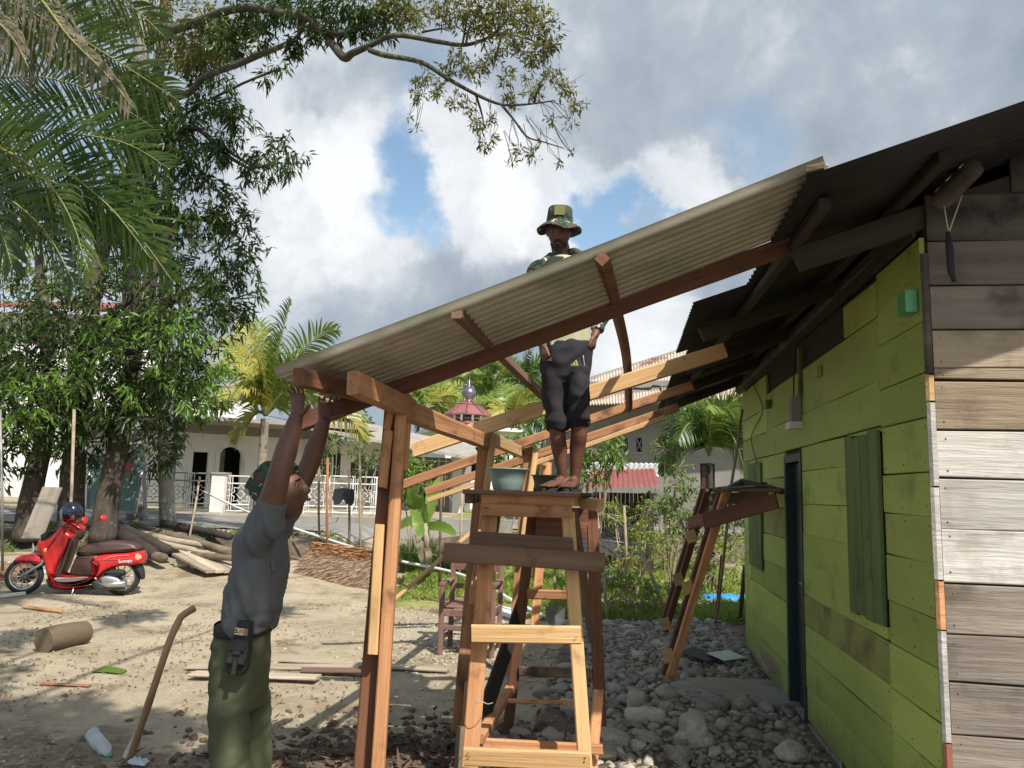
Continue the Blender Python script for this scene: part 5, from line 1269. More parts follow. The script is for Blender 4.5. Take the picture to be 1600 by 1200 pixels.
for an, fd in ((an1, fd1), (an2, fd2)):
    sd_ = Vector((-fd.y, fd.x, 0)); z0 = 1.6+.022
    b0_ = Vector((an.x, an.y, z0))
    body.loft([(b0_-fd*.055+uz*.028, sd_*.022, uz*.026), (b0_-fd*.03+uz*.032, sd_*.030, uz*.034), (b0_+fd*.04+uz*.036, sd_*.034, uz*.034), (b0_+fd*.11+uz*.022, sd_*.042, uz*.022), (b0_+fd*.155+uz*.014, sd_*.044, uz*.014)], 16)
    for k in range(5):
        o_ = (k-2)*.0185; l_ = (.052, .046, .042, .038, .032)[k] if sd_.x*1 < 0 else (.032, .038, .042, .046, .052)[k]
        p = b0_+fd*.150+sd_*o_+uz*.012; body.tube([p-fd*.02, p+fd*l_*.6, p+fd*l_+uz*-.004], [.010, .0095, .008], 8)
remesh(body, 'body', mt['skin_dk'], .006, m2, 3)
face_bits(hc2, hrot2, m2, S2, True)
hb = MB(); hb.ball(hc2+hrot2 @ Vector((0, .022, .022))*S2, (.079*S2, .090*S2, .100*S2), 20, 14, hrot2); hb.build('hair', mt['hair'], m2, True)
# sandals
for an, fd in ((an1, fd1), (an2, fd2)):
    sd_ = Vector((-fd.y, fd.x, 0)); b0_ = Vector((an.x, an.y, 1.602)); b = MB()
    ring = []
    for k in range(24):
        t_ = 2*math.pi*k/24; ring.append(b0_+fd*(.065+.142*math.cos(t_))+sd_*(.047*math.sin(t_)*(1+.1*math.cos(t_))))
    b.v = [tuple(v) for v in ring]+[tuple(v+uz*.020) for v in ring]; b.f = [tuple(reversed(range(24))), tuple(range(24, 48))]+[(k, (k+1) % 24, 24+(k+1) % 24, 24+k) for k in range(24)]
    s_ob = b.build('sandal', mt['rubber'], m2)
    b = MB(); b.loft([(b0_+fd*.085+sd_*-.045+uz*.02, fd*.02, uz*.004), (b0_+fd*.08+sd_*-.03+uz*.058, fd*.02, uz*.004), (b0_+fd*.08+uz*.075, fd*.02, uz*.004), (b0_+fd*.08+sd_*.03+uz*.058, fd*.02, uz*.004), (b0_+fd*.085+sd_*.045+uz*.02, fd*.02, uz*.004)], 10)
    b.build('strap', mt['black'], s_ob, True)
# khaki shirt front and camouflage sleeves with yoke
kb = MB(); kb.loft([(q(884, 552), ux*.150, uy*.115), (q(884, 530), ux*.150, uy*.118), (q(884, 500), ux*.150, uy*.12), (q(881, 450), ux*.165, uy*.125), (q(880, 420), ux*.155, uy*.11), (q(879, 403), ux*.09, uy*.075)], 28, .9)
remesh(kb, 'shirt', mt['khaki'], .009, m2, 3, folds(.010, (10, 10, 5), 3))
cb2 = MB()
for a, e_, w in ((s1, e1, w1), (s2_, e2, w2)):
    limb(cb2, [a*.75+nk*.25+Vector((0, .02, .0)), a, (a+e_)/2, e_, e_*.45+w*.55, e_*.12+w*.88], [.058, .070, .062, .052, .050, .042])
cb2.loft([(q(839, 470, .01), ux*.06, uy*.11), (q(845, 430, .01), ux*.065, uy*.12), (q(852, 413, .01), ux*.06, uy*.10), (q(862, 400, .02), ux*.03, uy*.075)], 18)
cb2.loft([(q(920, 470, .02), ux*.055, uy*.11), (q(914, 424, .02), ux*.06, uy*.12), (q(904, 402, .02), ux*.05, uy*.10), (q(894, 392, .03), ux*.03, uy*.075)], 18)
cb2.loft([(q(878, 540, .07), ux*.12, uy*.06), (q(880, 440, .06), ux*.15, uy*.075), (q(878, 404, .05), ux*.09, uy*.06)], 18)
remesh(cb2, 'camouflage_sleeves', mt['camo'], .009, m2, 3, folds(.009, (12, 12, 12), 8))
yk = MB(); yk.loft([(q(848, 440, -.11), ux*.04, uy*.03), (q(858, 418, -.10), ux*.05, uy*.035), (q(872, 402, -.07), ux*.055, uy*.03)], 16)
remesh(yk, 'shirt_yoke', M('dark_green_knit', (.012, .020, .014), (.02, .03, .02), 9, rough=.9, bump=.3), .008, m2, 3)
# shorts, knee length and gathered
sb = MB()
sb.loft([(q(887, 535), ux*.150, uy*.125), (q(886, 548), ux*.160, uy*.132), (q(884, 575), ux*.158, uy*.13), (q(883, 592), ux*.150, uy*.12), (q(883, 602), ux*.13, uy*.09)], 28, .92)
sb.loft([(q(866, 575, -.0), ux*.078, uy*.11), (q(866, 620, -.01), ux*.078, uy*.10), (q(869, 645, -.02), ux*.070, uy*.09), (q(870, 660, -.03), ux*.086, uy*.095), (q(872, 673, -.03), ux*.068, uy*.075)], 22)
sb.loft([(q(904, 575, -.06), ux*.070, uy*.10), (q(904, 620, -.10), ux*.066, uy*.095), (q(904, 642, -.09), ux*.060, uy*.085), (q(904, 656, -.06), ux*.080, uy*.095), (q(905, 668, -.05), ux*.064, uy*.072)], 22)
remesh(sb, 'shorts', mt['charcoal'], .009, m2, 3, folds(.014, (8, 8, 9), 5))
b = MB(); b.tube(crv([q(911, 555, -.115), q(915, 590, -.125), q(914, 620, -.125), q(909, 650, -.12)], 5), .004, 6); b.build('side_piping', mt['steelwire'], m2, True)
# small three-bar badge on the thigh
lm = M('lime_badge', (.42, .40, .06), rough=.6, bump=0)
for k, (x0, hgt) in enumerate(((0, .010), (.016, .022), (.032, .034))):
    b = MB(); b.prism([(x0-.018, -.012), (x0-.006, -.012), (x0-.006-hgt*.35, -.012+hgt), (x0-.018-hgt*.35+.004, -.012+hgt*.9)], -.002, .002, Matrix.Translation(q(897, 568, -.172)) @ Matrix.Rotation(R(-12), 4, 'Z')); b.build('badge_stripe', lm, m2)
hat2 = jhat(m2, hc2+hrot2 @ Vector((0, .010, .050)), basis(Vector((1, -.10, .03)), Vector((.02, -.12, 1))), .088, .105, .062, .045, .010, mt['camo'], 2.2)
b = MB(); hT = Matrix.Translation(hc2+hrot2 @ Vector((0, .010, .050))) @ basis(Vector((1, -.10, .03)), Vector((.02, -.12, 1))).to_4x4()
b.slab([(-.033, .030), (.033, .030), (.030, .088), (-.030, .088)], .004, .002, hT @ Matrix.Translation((.0, -.096, 0)) @ Matrix.Rotation(.04, 4, 'X')); b.build('hat_patch', mt['patch'], m2)
# ------------------------------------------------------------------ scooter
YS_ = 10.7
so0 = Gz(37, 931); so1 = Gz(184, 926)
sdir = (so1-so0); sdir.z = 0; sdir = Vector((1, .16, 0)).normalized()
org = Vector((P(37, 909, YS_).x, YS_, 0)); org.z = zg(org.x, org.y)-.005
scT = frame(org, sdir)
K = 440.0
def zp(x, y): return ((x-138)/K, (880-.063*(x-138)-y)/K)
def poly(*pts): return [zp(*p) for p in pts]
def smooth(pl, n=4):
    v = crv([(p[0], 0, p[1]) for p in pl+[pl[0]]], n); return [(p.x, p.z) for p in v[:-1]]
scoot = thing('scooter', 'red motor scooter parked under the mango trees with a helmet on its mirror', 'scooter', org)
def spart(name, pl, w, rd, mat, par=scoot, y=0.0, n=3, sm=True):
    b = MB(); b.slab(smooth(pl, n) if n else pl, w, rd, scT @ Matrix.Translation((0, y, 0))); o = b.build(name, mat, par, False)
    fixn(o.data)
    if sm: o.data.shade_smooth(); o.data.set_sharp_from_angle(angle=R(42)) if hasattr(o.data, 'set_sharp_from_angle') else None
    return o
wr = .245
for (wx, wy) in ((138, 785), (690, 750)):
    x, z = zp(wx, wy); z = wr; W = scT @ Matrix.Translation((x, 0, z)) @ Matrix.Rotation(R(90), 4, 'X')
    hub = MB(); hub.lathe([(0, -.035), (.035, -.035), (.04, -.02), (.04, .02), (.035, .035), (0, .035)], seg=18, mat=W); wo_ = hub.build('wheel', mt['metal'], scoot, True)
    tb2 = MB(); n_ = 12; prof = [(wr-.062+.042*math.cos(t_)+.022, .042*math.sin(t_)) for t_ in [2*math.pi*k/n_ for k in range(n_+1)]]; tb2.lathe(prof, seg=44, mat=W); tb2.build('tyre', mt['rubber'], wo_, True)
    rb2 = MB(); rb2.lathe([(wr-.078, -.030), (wr-.060, -.034), (wr-.056, -.028), (wr-.07, 0), (wr-.056, .028), (wr-.060, .034), (wr-.078, .030), (wr-.085, 0), (wr-.078, -.030)], seg=40, mat=W); rb2.build('rim', mt['metal'], wo_, True)
    for k in range(10):
        a = 2*math.pi*k/10; b = MB(); b.tube([Vector((.03*math.cos(a), .03*math.sin(a), .0)), Vector(((wr-.07)*math.cos(a+.15), (wr-.07)*math.sin(a+.15), 0))], .008, 6)
        b.v = [tuple(W @ Vector(v)) for v in b.v]; b.build('spoke', mt['metal'], wo_, True)
x, z = zp(138, 785); z = wr
b = MB(); b.lathe([(.045, -.052), (.105, -.052), (.105, -.047), (.045, -.047), (.045, -.052)], seg=30, mat=scT @ Matrix.Translation((x, 0, z)) @ Matrix.Rotation(R(90), 4, 'X')); b.build('brake_disc', mt['chrome'], scoot, True)
L3 = lambda x, y, py: scT @ Vector((zp(x, py)[0] if py is not None else x, y, zp(x, py)[1]))
for sy in (-.075, .075):
    b = MB(); b.tube([scT @ Vector((x, sy, z)), L3(200, sy, 720), L3(240, sy, 690), L3(285, sy, 560)], [.020, .022, .018, .016], 10); b.build('fork_leg', mt['metal'], scoot, True)
spart('front_fender', poly((75, 697), (84, 672), (110, 655), (150, 642), (200, 640), (235, 652), (258, 672), (268, 696), (225, 692), (170, 688), (120, 688)), .070, .03, mt['redpaint'])
spart('leg_shield', poly((205, 575), (222, 535), (262, 500), (310, 478), (360, 480), (396, 505), (392, 540), (375, 590), (352, 640), (330, 690), (318, 740), (330, 775), (400, 786), (470, 778), (530, 760), (560, 735), (560, 752), (520, 790), (450, 815), (360, 826), (310, 812), (288, 780), (270, 730), (255, 680), (235, 640), (212, 612)), .135, .05, mt['redpaint'])
spart('inner_panel', poly((388, 520), (376, 590), (352, 650), (334, 710), (332, 760), (345, 765), (372, 700), (392, 610), (402, 545)), .14, .02, mt['seat'])
spart('floor_board', poly((330, 772), (345, 758), (420, 756), (500, 742), (515, 752), (440, 776), (360, 784)), .17, .015, mt['plaster_grey'])
spart('under_seat', poly((432, 625), (470, 620), (560, 612), (556, 680), (545, 730), (500, 748), (430, 745), (404, 720), (418, 670)), .125, .04, mt['seat'])
spart('rear_body', poly((508, 640), (560, 612), (640, 596), (720, 585), (792, 570), (808, 596), (810, 640), (760, 655), (680, 670), (620, 695), (575, 735), (545, 760), (530, 745), (552, 700), (556, 665), (530, 660)), .150, .05, mt['redpaint'])
spart('seat', poly((430, 622), (440, 590), (470, 558), (540, 540), (620, 522), (700, 520), (756, 530), (782, 556), (770, 574), (710, 585), (620, 598), (540, 612), (510, 628)), .135, .045, mt['seat'])
spart('belly_panel', poly((290, 760), (300, 800), (340, 822), (450, 818), (540, 795), (600, 780), (590, 800), (520, 825), (420, 842), (330, 838), (290, 815)), .10, .03, mt['rubber'])
spart('engine', poly((540, 770), (580, 745), (640, 735), (700, 745), (730, 765), (700, 800), (640, 815), (580, 812), (545, 795)), .06, .03, mt['chrome'], y=-.10)
spart('engine_cover', poly((590, 740), (625, 725), (690, 735), (715, 760), (700, 780), (650, 785), (605, 770)), .03, .02, mt['metal'], y=-.165)
spart('air_box', poly((600, 715), (640, 692), (700, 688), (722, 705), (700, 725), (640, 735)), .06, .03, mt['rubber'], y=-.10)
spart('rear_fender', poly((745, 660), (790, 645), (812, 690), (818, 735), (806, 738), (790, 700), (760, 672)), .07, .02, mt['rubber'])
b = MB(); b.tube([L3(640, -.06, 640), L3(655, -.07, 690), L3(690, -.08, 742)], .018, 10); b.build('shock_absorber', mt['chrome'], scoot, True)
b = MB(); b.tube([L3(735, -.10, 560), L3(780, -.09, 560), L3(800, 0, 548), L3(780, .09, 560), L3(735, .10, 560)], .014, 8); b.build('grab_rail', mt['rubber'], scoot, True)
spart('tail_light', poly((775, 585), (800, 590), (808, 612), (790, 622), (772, 612)), .155, .01, mt['lens_o'])
spart('handlebar_cover', poly((322, 412), (345, 405), (380, 425), (420, 440), (446, 458), (440, 478), (400, 478), (355, 468), (330, 450)), .10, .045, mt['redpaint'])
b = MB(); b.tube([L3(385, -.33, 455), L3(365, -.15, 440), L3(360, 0, 440), L3(365, .15, 440), L3(385, .33, 455)], .016, 8); b.build('handlebar', mt['rubber'], scoot, True)
for sy in (-.33, .33):
    b = MB(); b.tube([L3(372, sy*.75, 452), L3(395, sy, 455)], .021, 10); b.build('grip', mt['rubber'], scoot, True)
    st_ = MB(); st_.tube(crv([L3(400, sy*.7, 460), L3(440, sy*.85, 445), L3(462, sy*1.0, 425), L3(484, sy*1.05, 405)], 3), .006, 6); mo = st_.build('mirror', mt['rubber'], scoot, True)
    mb = MB(); mb.lathe([(0, .014), (.035, .012), (.050, .004), (.050, -.012), (0, -.016)], seg=22, mat=scT @ Matrix.Translation(scT.inverted() @ L3(500, sy*1.05, 402)) @ Matrix.Rotation(R(68), 4, 'Y') @ Matrix.Rotation(R(25), 4, 'X')); mb.build('mirror_shell', mt['redpaint'], mo, True)
spart('headlight_visor', poly((222, 520), (262, 490), (310, 482), (300, 520), (262, 552), (228, 560)), .148, .04, mt['rubber'])
for sy in (-.09, .09): b = MB(); b.ball(L3(262, sy*1.05, 605), (.035, .05, .045), 14, 10, scT.to_3x3()); b.build('turn_signal', mt['lens_o'], scoot, True)
b = MB(); b.ball(L3(240, -.085, 535), (.05, .05, .055), 14, 10, scT.to_3x3()); b.build('headlight', mt['metal'], scoot, True)
b = MB(); b.slab([(-.10, -.05), (.10, -.05), (.10, .05), (-.10, .05)], .003, .002, scT @ Matrix.Translation(scT.inverted() @ L3(172, -.02, 607)) @ Matrix.Rotation(R(-62), 4, 'Z') @ Matrix.Rotation(R(12), 4, 'Y')); b.build('number_plate', mt['plate'], scoot)
b = MB(); b.tube([L3(440, -.10, 800), L3(438, -.17, 868)], .010, 8); b.tube([L3(430, -.17, 868), L3(452, -.19, 872)], .010, 6); b.build('kickstand', mt['metal'], scoot, True)
text('Scoopy', .062, mt['plate'], scT @ Matrix.Translation((zp(722, 632)[0], -.158, zp(722, 632)[1])) @ Matrix.Rotation(R(90), 4, 'X') @ Matrix.Rotation(R(5), 4, 'Z'), scoot)
b = MB(); b.tube(crv([L3(590, -.151, 640), L3(630, -.156, 615), L3(690, -.157, 602), L3(735, -.156, 598)], 4), .004, 5); b.build('gold_trim', mt['lens_o'], scoot, True)
for (p0, p1, p2) in (((375, 450), (330, 500), (250, 640)), ((380, 455), (300, 470), (240, 560))):
    b = MB(); b.tube(crv([L3(p0[0], -.12, p0[1]), L3(p1[0], -.17, p1[1]), L3(p2[0], -.12, p2[1])], 5), .006, 6); b.build('brake_cable', mt['rubber'], scoot, True)
for pl_ in (((520, 650), (600, 640), (700, 628), (770, 622)), ((300, 780), (400, 800), (500, 775), (545, 745)), ((225, 560), (240, 620), (270, 690))):
    b = MB(); b.tube(crv([L3(x, -.1515 if x > 290 else -.1365, y) for x, y in pl_], 4), .0035, 5); b.build('panel_gap', mt['rubber'], scoot, True)
b = MB(); b.tube([L3(560, -.12, 775), L3(640, -.17, 778), L3(740, -.19, 762)], [.02, .035, .042], 14); b.build('muffler', mt['metal'], scoot, True)
# helmet
hp = L3(372, -.05, 372); he = thing('helmet', 'dark blue open helmet with a visor resting on the scooter handlebar', 'helmet', hp)
n_ = 26; b = MB()
for i in range(14):
    a = math.pi*.60*i/13
    for k in range(n_):
        t_ = 2*math.pi*k/n_; cut = 1.0; b.v.append(tuple(hp+Vector((.145*math.sin(a)*math.cos(t_), .13*math.sin(a)*math.sin(t_), .135*math.cos(a)*cut+.01))))
b.f = [(i*n_+k, (i+1)*n_+k, (i+1)*n_+(k+1) % n_, i*n_+(k+1) % n_) for i in range(13) for k in range(n_)]
hs_ = b.build('shell', M('navy_gloss', (.010, .014, .030), (.02, .026, .05), 5, rough=.15, bump=0, spec=.7), he, True)
b = MB(); b.loft([(hp+Vector((-.13, 0, .055)), Vector((.02, 0, 0)), Vector((0, .10, 0))), (hp+Vector((-.175, 0, .04)), Vector((.01, 0, .002)), Vector((0, .07, 0)))], 14); b.build('peak', mt['rubber'], he, True)
b = MB()
for i in range(6):
    for k in range(13):
        t_ = math.pi*(.62+.76*k/12); z_ = .045-.026*i; r_ = .150-.004*abs(i-2); b.v.append(tuple(hp+Vector((r_*math.cos(t_), .135*math.sin(t_), z_))))
b.f = [(i*13+k, i*13+k+1, (i+1)*13+k+1, (i+1)*13+k) for i in range(5) for k in range(12)]
b.build('visor', M('smoked_visor', (.10, .12, .16), rough=.08, bump=0, spec=.8), he, True)
b = MB(); b.tube([hp+Vector((.10, .08, -.05)), hp+Vector((.02, .05, -.13)), hp+Vector((-.02, -.05, -.13)), hp+Vector((.08, -.09, -.05))], .008, 6); b.build('chin_strap', mt['redpaint'], he, True)

# ------------------------------------------------------------------ wood pile, signboard, leaning things at the left
def gl(name, A, B, r, m_, label, group='logs in the wood pile', par=None):
    A, B = Vector(A), Vector(B); n_ = 5; pts = [A*(1-k/n_)+B*k/n_+Vector((0, 0, .02*mnoise.noise(A*3+Vector((k, 0, 0))))) for k in range(n_+1)]
    o = pole(name, pts, [r*(1-.04*k) for k in range(n_+1)], mt[m_], None, 14, .05); tag(o, label, 'log', group); return o
def PG(px, py, Y, up=0.0): p = P(px, py, Y); return p
gl('log', PG(182, 822, 15.0), PG(262, 860, 12.9), .11, 'dark', 'thick charred log of the pile with its cut end facing the yard')
gl('log', PG(190, 836, 14.2), PG(240, 864, 12.7), .12, 'dark', 'charred log lowest at the left side of the wood pile')
gl('log', PG(200, 862, 13.6), PG(256, 872, 12.5), .09, 'bark_log', 'short dark log end sticking out under the charred logs')
gl('log', PG(205, 820, 15.6), PG(365, 864, 12.8), .085, 'bark_log', 'long pale barked log lying along the top of the wood pile')
gl('log', PG(235, 838, 14.4), PG(345, 858, 13.2), .07, 'grey_brown', 'slim grey log in the middle of the wood pile')
gl('log', PG(255, 818, 15.2), PG(360, 838, 13.8), .08, 'dark', 'dark log at the back of the pile against the bank')
gl('log', PG(300, 868, 13.0), PG(365, 872, 12.4), .06, 'bark_log', 'thin log beside the stacked slabs near the grey shirted man')
pile = [(((276, 866), (330, 893)), 12.4), (((290, 864), (344, 893)), 12.5), (((304, 863), (358, 893)), 12.6), (((318, 862), (370, 890)), 12.7), (((262, 852), (330, 866)), 13.2), (((240, 845), (300, 858)), 13.6)]
for i, ((a, b_), Y) in enumerate(pile):
    A, B = P(a[0], a[1], Y+.5), P(b_[0], b_[1], Y-.35); beam('split_slab', A, B, .16, .045, mt['grey_brown'], None, wob=.008, label=['pale split slab lowest of the sloping stack', 'second pale split slab of the sloping stack', 'third pale split slab of the sloping stack', 'uppermost pale split slab beside the man', 'flat slab lying across the dark logs', 'short slab lying behind the charred log ends'][i], cat='slab', group='split slabs on the wood pile')
rock(286, 868, .20, .14, .10, mt['pale_stone'], 'angular pale block supporting the stacked slabs', 'rock', 21); rock(287, 885, .16, .12, .07, mt['stone'], 'low brown stone in front of the wood pile', 'rock', 23); rock(307, 888, .10, .08, .05, mt['pale_stone'], 'small pale stone beside the slab stack', 'rock', 27)
# glass-like signboard behind the trunks
sg = thing('sign_board', 'large frosted teal panel with a faded red mark leaning behind the tree trunks', 'sign board', P(175, 800, 15.3))
A, B, C_, D_ = P(136, 797, 15.4), P(211, 801, 15.2), P(226, 713, 15.6), P(140, 710, 15.8)
b = MB(); nn = (B-A).cross(D_-A).normalized()*.03; b.hexa([A-nn, B-nn, B, A], [D_-nn, C_-nn, C_, D_]); pn_ = b.build('panel', mt['teal_glass'], sg)
for (s_, e_) in ((A, B), (B, C_), (C_, D_), (D_, A)): beam('frame', s_, e_, .05, .05, mt['metal'], sg)
cmid = P(201, 730, 15.40)
b = MB(); b.ball(cmid, (.11, .012, .12), 16, 8); b.build('red_mark', M('faded_red_print', (.50, .16, .17), (.56, .22, .22), 9, rough=.5, bump=0), sg, True)
for k, y_ in enumerate((752, 757)): b = MB(); a_ = P(178, y_, 15.35); c_ = P(208, y_+1, 15.30); b.tube([a_, c_], .008, 4); b.build('faded_line', bpy.data.materials['faded_red_print'], sg)
# plants poles near the scooter
for (a, Ya, b_, Yb, r_, m_, lab) in (((116, 640), 11.6, (106, 888), 10.9, .022, 'drystem', 'straight pale bamboo stake standing up behind the scooter'), ((0, 640), 11, (4, 892), 10.9, .018, 'steelwire', 'thin grey pole at the left edge beside the scooter'),
                                   ((96, 852), 11.2, (118, 815), 11.4, .03, 'drystem', 'pale split stick leaning behind the scooter footboard'), ((312, 745), 14.5, (296, 840), 13.8, .02, 'drystem', 'thin stick standing on the bank right of the signboard')):
    o = pole('stake', [P(*a, Ya), P((a[0]+b_[0])/2+1, (a[1]+b_[1])/2, (Ya+Yb)/2), P(*b_, Yb)], r_, mt[m_], None, 8, .1, label=lab, cat='stake')
lying_ = [((48, 842), (78, 770), .30, 'grey_wood')]
beam('leaning_board', P(50, 842, 12.2), P(82, 762, 13.0), .30, .03, mt['grey_wood'], None, label='wide grey board leaning against the tree behind the scooter', cat='board')
rag('sack', 18, 898, .42, .25, .22, mt['bag'], 'crumpled white sack on the ground behind the scooter front wheel', 'sack', 8)
rock(25, 905, .30, .22, .14, M('brown_heap', (.17, .09, .05), (.28, .16, .10), 8, rough=.9, bump=.6), 'brown earthy lump under the white sack at the left edge', 'lump', 31)

# ------------------------------------------------------------------ thatch bundle
th = thing('thatch_bundle', 'bundle of dry palm thatch with an orange ridge lying on the sand', 'thatch', Gz(530, 915))
c0, c1 = P(492, 862, 12.4), P(588, 880, 12.0)
pts, dr, LL = [], [], []
A0, B0 = Vector(Gz(472, 897)), Vector(Gz(590, 920)); z_r = .52
Ra, Rb = P(503, 858, 12.6), P(610, 873, 12.1); GA, GB = Gz(474, 898), Gz(600, 922)
for k in range(9000):
    u_, v_ = rng.random(), rng.random(); r1 = Ra.lerp(Rb, u_); g1 = GA.lerp(GB, u_); p = r1.lerp(g1, v_*.92); p.z += .04*math.sin(v_*3)+rng.uniform(0, .05)
    pts.append(p); d = (g1-r1); d = Vector((d.x-.55+rng.uniform(-.3, .3), d.y, d.z*.8+rng.uniform(-.02, .16))); dr.append(d); LL.append(rng.uniform(.16, .34))
leaves('thatch_straw', np.array([tuple(p) for p in pts]), np.array([tuple(d) for d in dr]), np.array(LL), .018, mt['thatch'], th, fold=.1, droop=.05, kind='stuff')
b = MB(); g0, g1 = Gz(478, 895), Gz(598, 918); b.hexa([g0, g1, Rb+Vector((0, .5, -.5)), Ra+Vector((0, .5, -.5))], [g0.lerp(Ra, .3)+Vector((.1, .1, -.10)), g1.lerp(Rb, .3)+Vector((-.1, .1, -.10)), Rb+Vector((-.1, .15, -.14)), Ra+Vector((.1, .15, -.14))]); b.build('thatch_core', mt['thatch'], th)
pts, dr, LL = [], [], []
for k in range(4200):
    u_, v_ = rng.random(), rng.random(); r1 = Ra.lerp(Rb, u_); g1 = GA.lerp(GB, u_); p = r1.lerp(g1, v_*.42); p.z += .075+rng.uniform(0, .03)
    pts.append(p); dr.append(Vector((1, .1*rng.uniform(-1, 1), -.06+rng.uniform(-.15, .15)))*rng.choice((-1, 1))); LL.append(rng.uniform(.10, .24))
leaves('ridge_straw', np.array([tuple(p) for p in pts]), np.array([tuple(d) for d in dr]), np.array(LL), .022, mt['thatch_o'], th, fold=.1, droop=.02, kind='stuff')

# ------------------------------------------------------------------ wire fence across the yard
fpts = [(459, 740, 862, 13.6, 'drystem'), (498, 722, 858, 13.2, 'bark_log'), (512, 715, 868, 12.9, 'rust'), (545, 735, 862, 13.4, 'bark_log'), (562, 700, 870, 12.9, 'drystem'), (690, 742, 905, 12.2, 'brown'), (722, 770, 905, 12.0, 'drystem'), (778, 742, 880, 12.8, 'steelwire'), (975, 790, 905, 11.8, 'drystem')]
wf = thing('wire_fence', 'sagging barbed wire fence on thin crooked posts across the middle of the yard', 'fence', P(560, 870, 12.9))
tops = []
for x, y0, y1, Y, m_ in fpts:
    b0_ = Gz(x+rng.uniform(-3, 3), y1, ); a, b_ = P(x, y0, Y), P(x+rng.uniform(-5, 5), y1, Y); b_.z = zg(b_.x, b_.y)-.02
    pole('fence_post', [a, a.lerp(b_, .5)+Vector((rng.uniform(-.02, .02), 0, 0)), b_], .022, mt[m_], wf, 7, .12); tops.append((a, b_))
for lv in (.12, .4, .7):
    pp = [a.lerp(b_, lv) for a, b_ in tops]; w_ = []
    for a, b_ in zip(pp, pp[1:]): w_ += [a, a.lerp(b_, .5)+Vector((0, 0, -.05))]
    w_.append(pp[-1]); pole('wire', crv(w_, 3), .0055, mt['steelwire'], wf, 4)
# black shorts hung on the wire
cs = thing('hanging_shorts', 'small black shorts hung out on the wire fence to dry', 'clothing', P(537, 768, 13.2))
b = MB(); n_ = 12
prof_ = [(-.17, .13), (0, .15), (.17, .13), (.19, -.05), (.15, -.15), (.05, -.12), (0, -.04), (-.06, -.13), (-.15, -.14), (-.19, -.03)]
b.slab(prof_, .02, .01, Matrix.Translation(P(537, 776, 13.2))); b.build('cloth', mt['black'], cs)
b = MB(); b.tube(crv([P(528, 766, 13.2), P(535, 757, 13.2), P(543, 765, 13.2)], 4), .006, 5); b.build('hanger', mt['wire'], cs)
# leaning poles of the right garden fence
for (a, Ya, b_, lab) in (((994, 845), 10.6, (1042, 962), 'pale crooked stick leaning in the weeds near the trestle'), ((932, 800), 10.6, (949, 972), 'pale upright stick by the scaffold among the weeds'), ((829, 818), 12.4, (835, 905), 'thin dry stick behind the scaffold rungs')):
    B = Gz(*b_); pole('garden_stick', [P(*a, Ya), P((a[0]+b_[0])/2+2, (a[1]+b_[1])/2, (Ya+B.y)/2), B], .022, mt['drystem'], None, 8, .15, label=lab, cat='stick')

# ------------------------------------------------------------------ buildings
def wbx(mb, A, B, z0, z1, t_=.2):
    A, B = Vector((A[0], A[1], 0)), Vector((B[0], B[1], 0)); n_ = (B-A).normalized().cross(Vector((0, 0, 1)))*t_
    mb.hexa([A+Vector((0, 0, z0)), B+Vector((0, 0, z0)), B-n_+Vector((0, 0, z0)), A-n_+Vector((0, 0, z0))], [A+Vector((0, 0, z1)), B+Vector((0, 0, z1)), B-n_+Vector((0, 0, z1)), A-n_+Vector((0, 0, z1))])
class Facade:
    """a wall between two plan points; features placed by pixel"""
    def __init__(s, A, B): s.A = Vector((A[0], A[1], 0)); s.B = Vector((B[0], B[1], 0)); s.d = (s.B-s.A).normalized(); s.n = s.d.cross(Vector((0, 0, 1))); s.L = (s.B-s.A).length
    def px(s, x, y, off=0.0):
        d = ray(x, y); o = Vector((0, 0, CAMH)); t_ = ((s.A+s.n*off)-o).dot(s.n)/d.dot(s.n); p = o+d*t_; return (p-s.A).dot(s.d), p.z
    def at(s, u_, z, off=0.0): return s.A+s.d*u_+s.n*off+Vector((0, 0, z))
    def box(s, mb, u0, u1, z0, z1, o0, o1): mb.hexa([s.at(u0, z0, o0), s.at(u1, z0, o0), s.at(u1, z0, o1), s.at(u0, z0, o1)], [s.at(u0, z1, o0), s.at(u1, z1, o0), s.at(u1, z1, o1), s.at(u0, z1, o1)])
    def part(s, name, u0, u1, z0, z1, o0, o1, mat, par): b = MB(); s.box(b, u0, u1, z0, z1, o0, o1); return b.build(name, mat, par)
    def wall(s, par, mat, z0, z1, holes, th=.22, name='wall'):
        """wall with rectangular openings and a dark room behind"""
        b = MB(); us = sorted({0.0, s.L, *[h[0] for h in holes], *[h[1] for h in holes]})
        for a, c_ in zip(us, us[1:]):
            if c_-a < 1e-3: continue
            zz_ = z0
            for h in sorted([h for h in holes if h[0] <= a+1e-3 and h[1] >= c_-1e-3], key=lambda h: h[2]):
                if h[2] > zz_+.01: s.box(b, a, c_, zz_, h[2], 0, -th)
                zz_ = h[3]
            s.box(b, a, c_, zz_, z1, 0, -th)
        w_ = b.build(name, mat, par); s.part('room_interior', .1, s.L-.1, z0, z1-.05, -th-1.2, -th-1.3, mt['void'], par); return w_
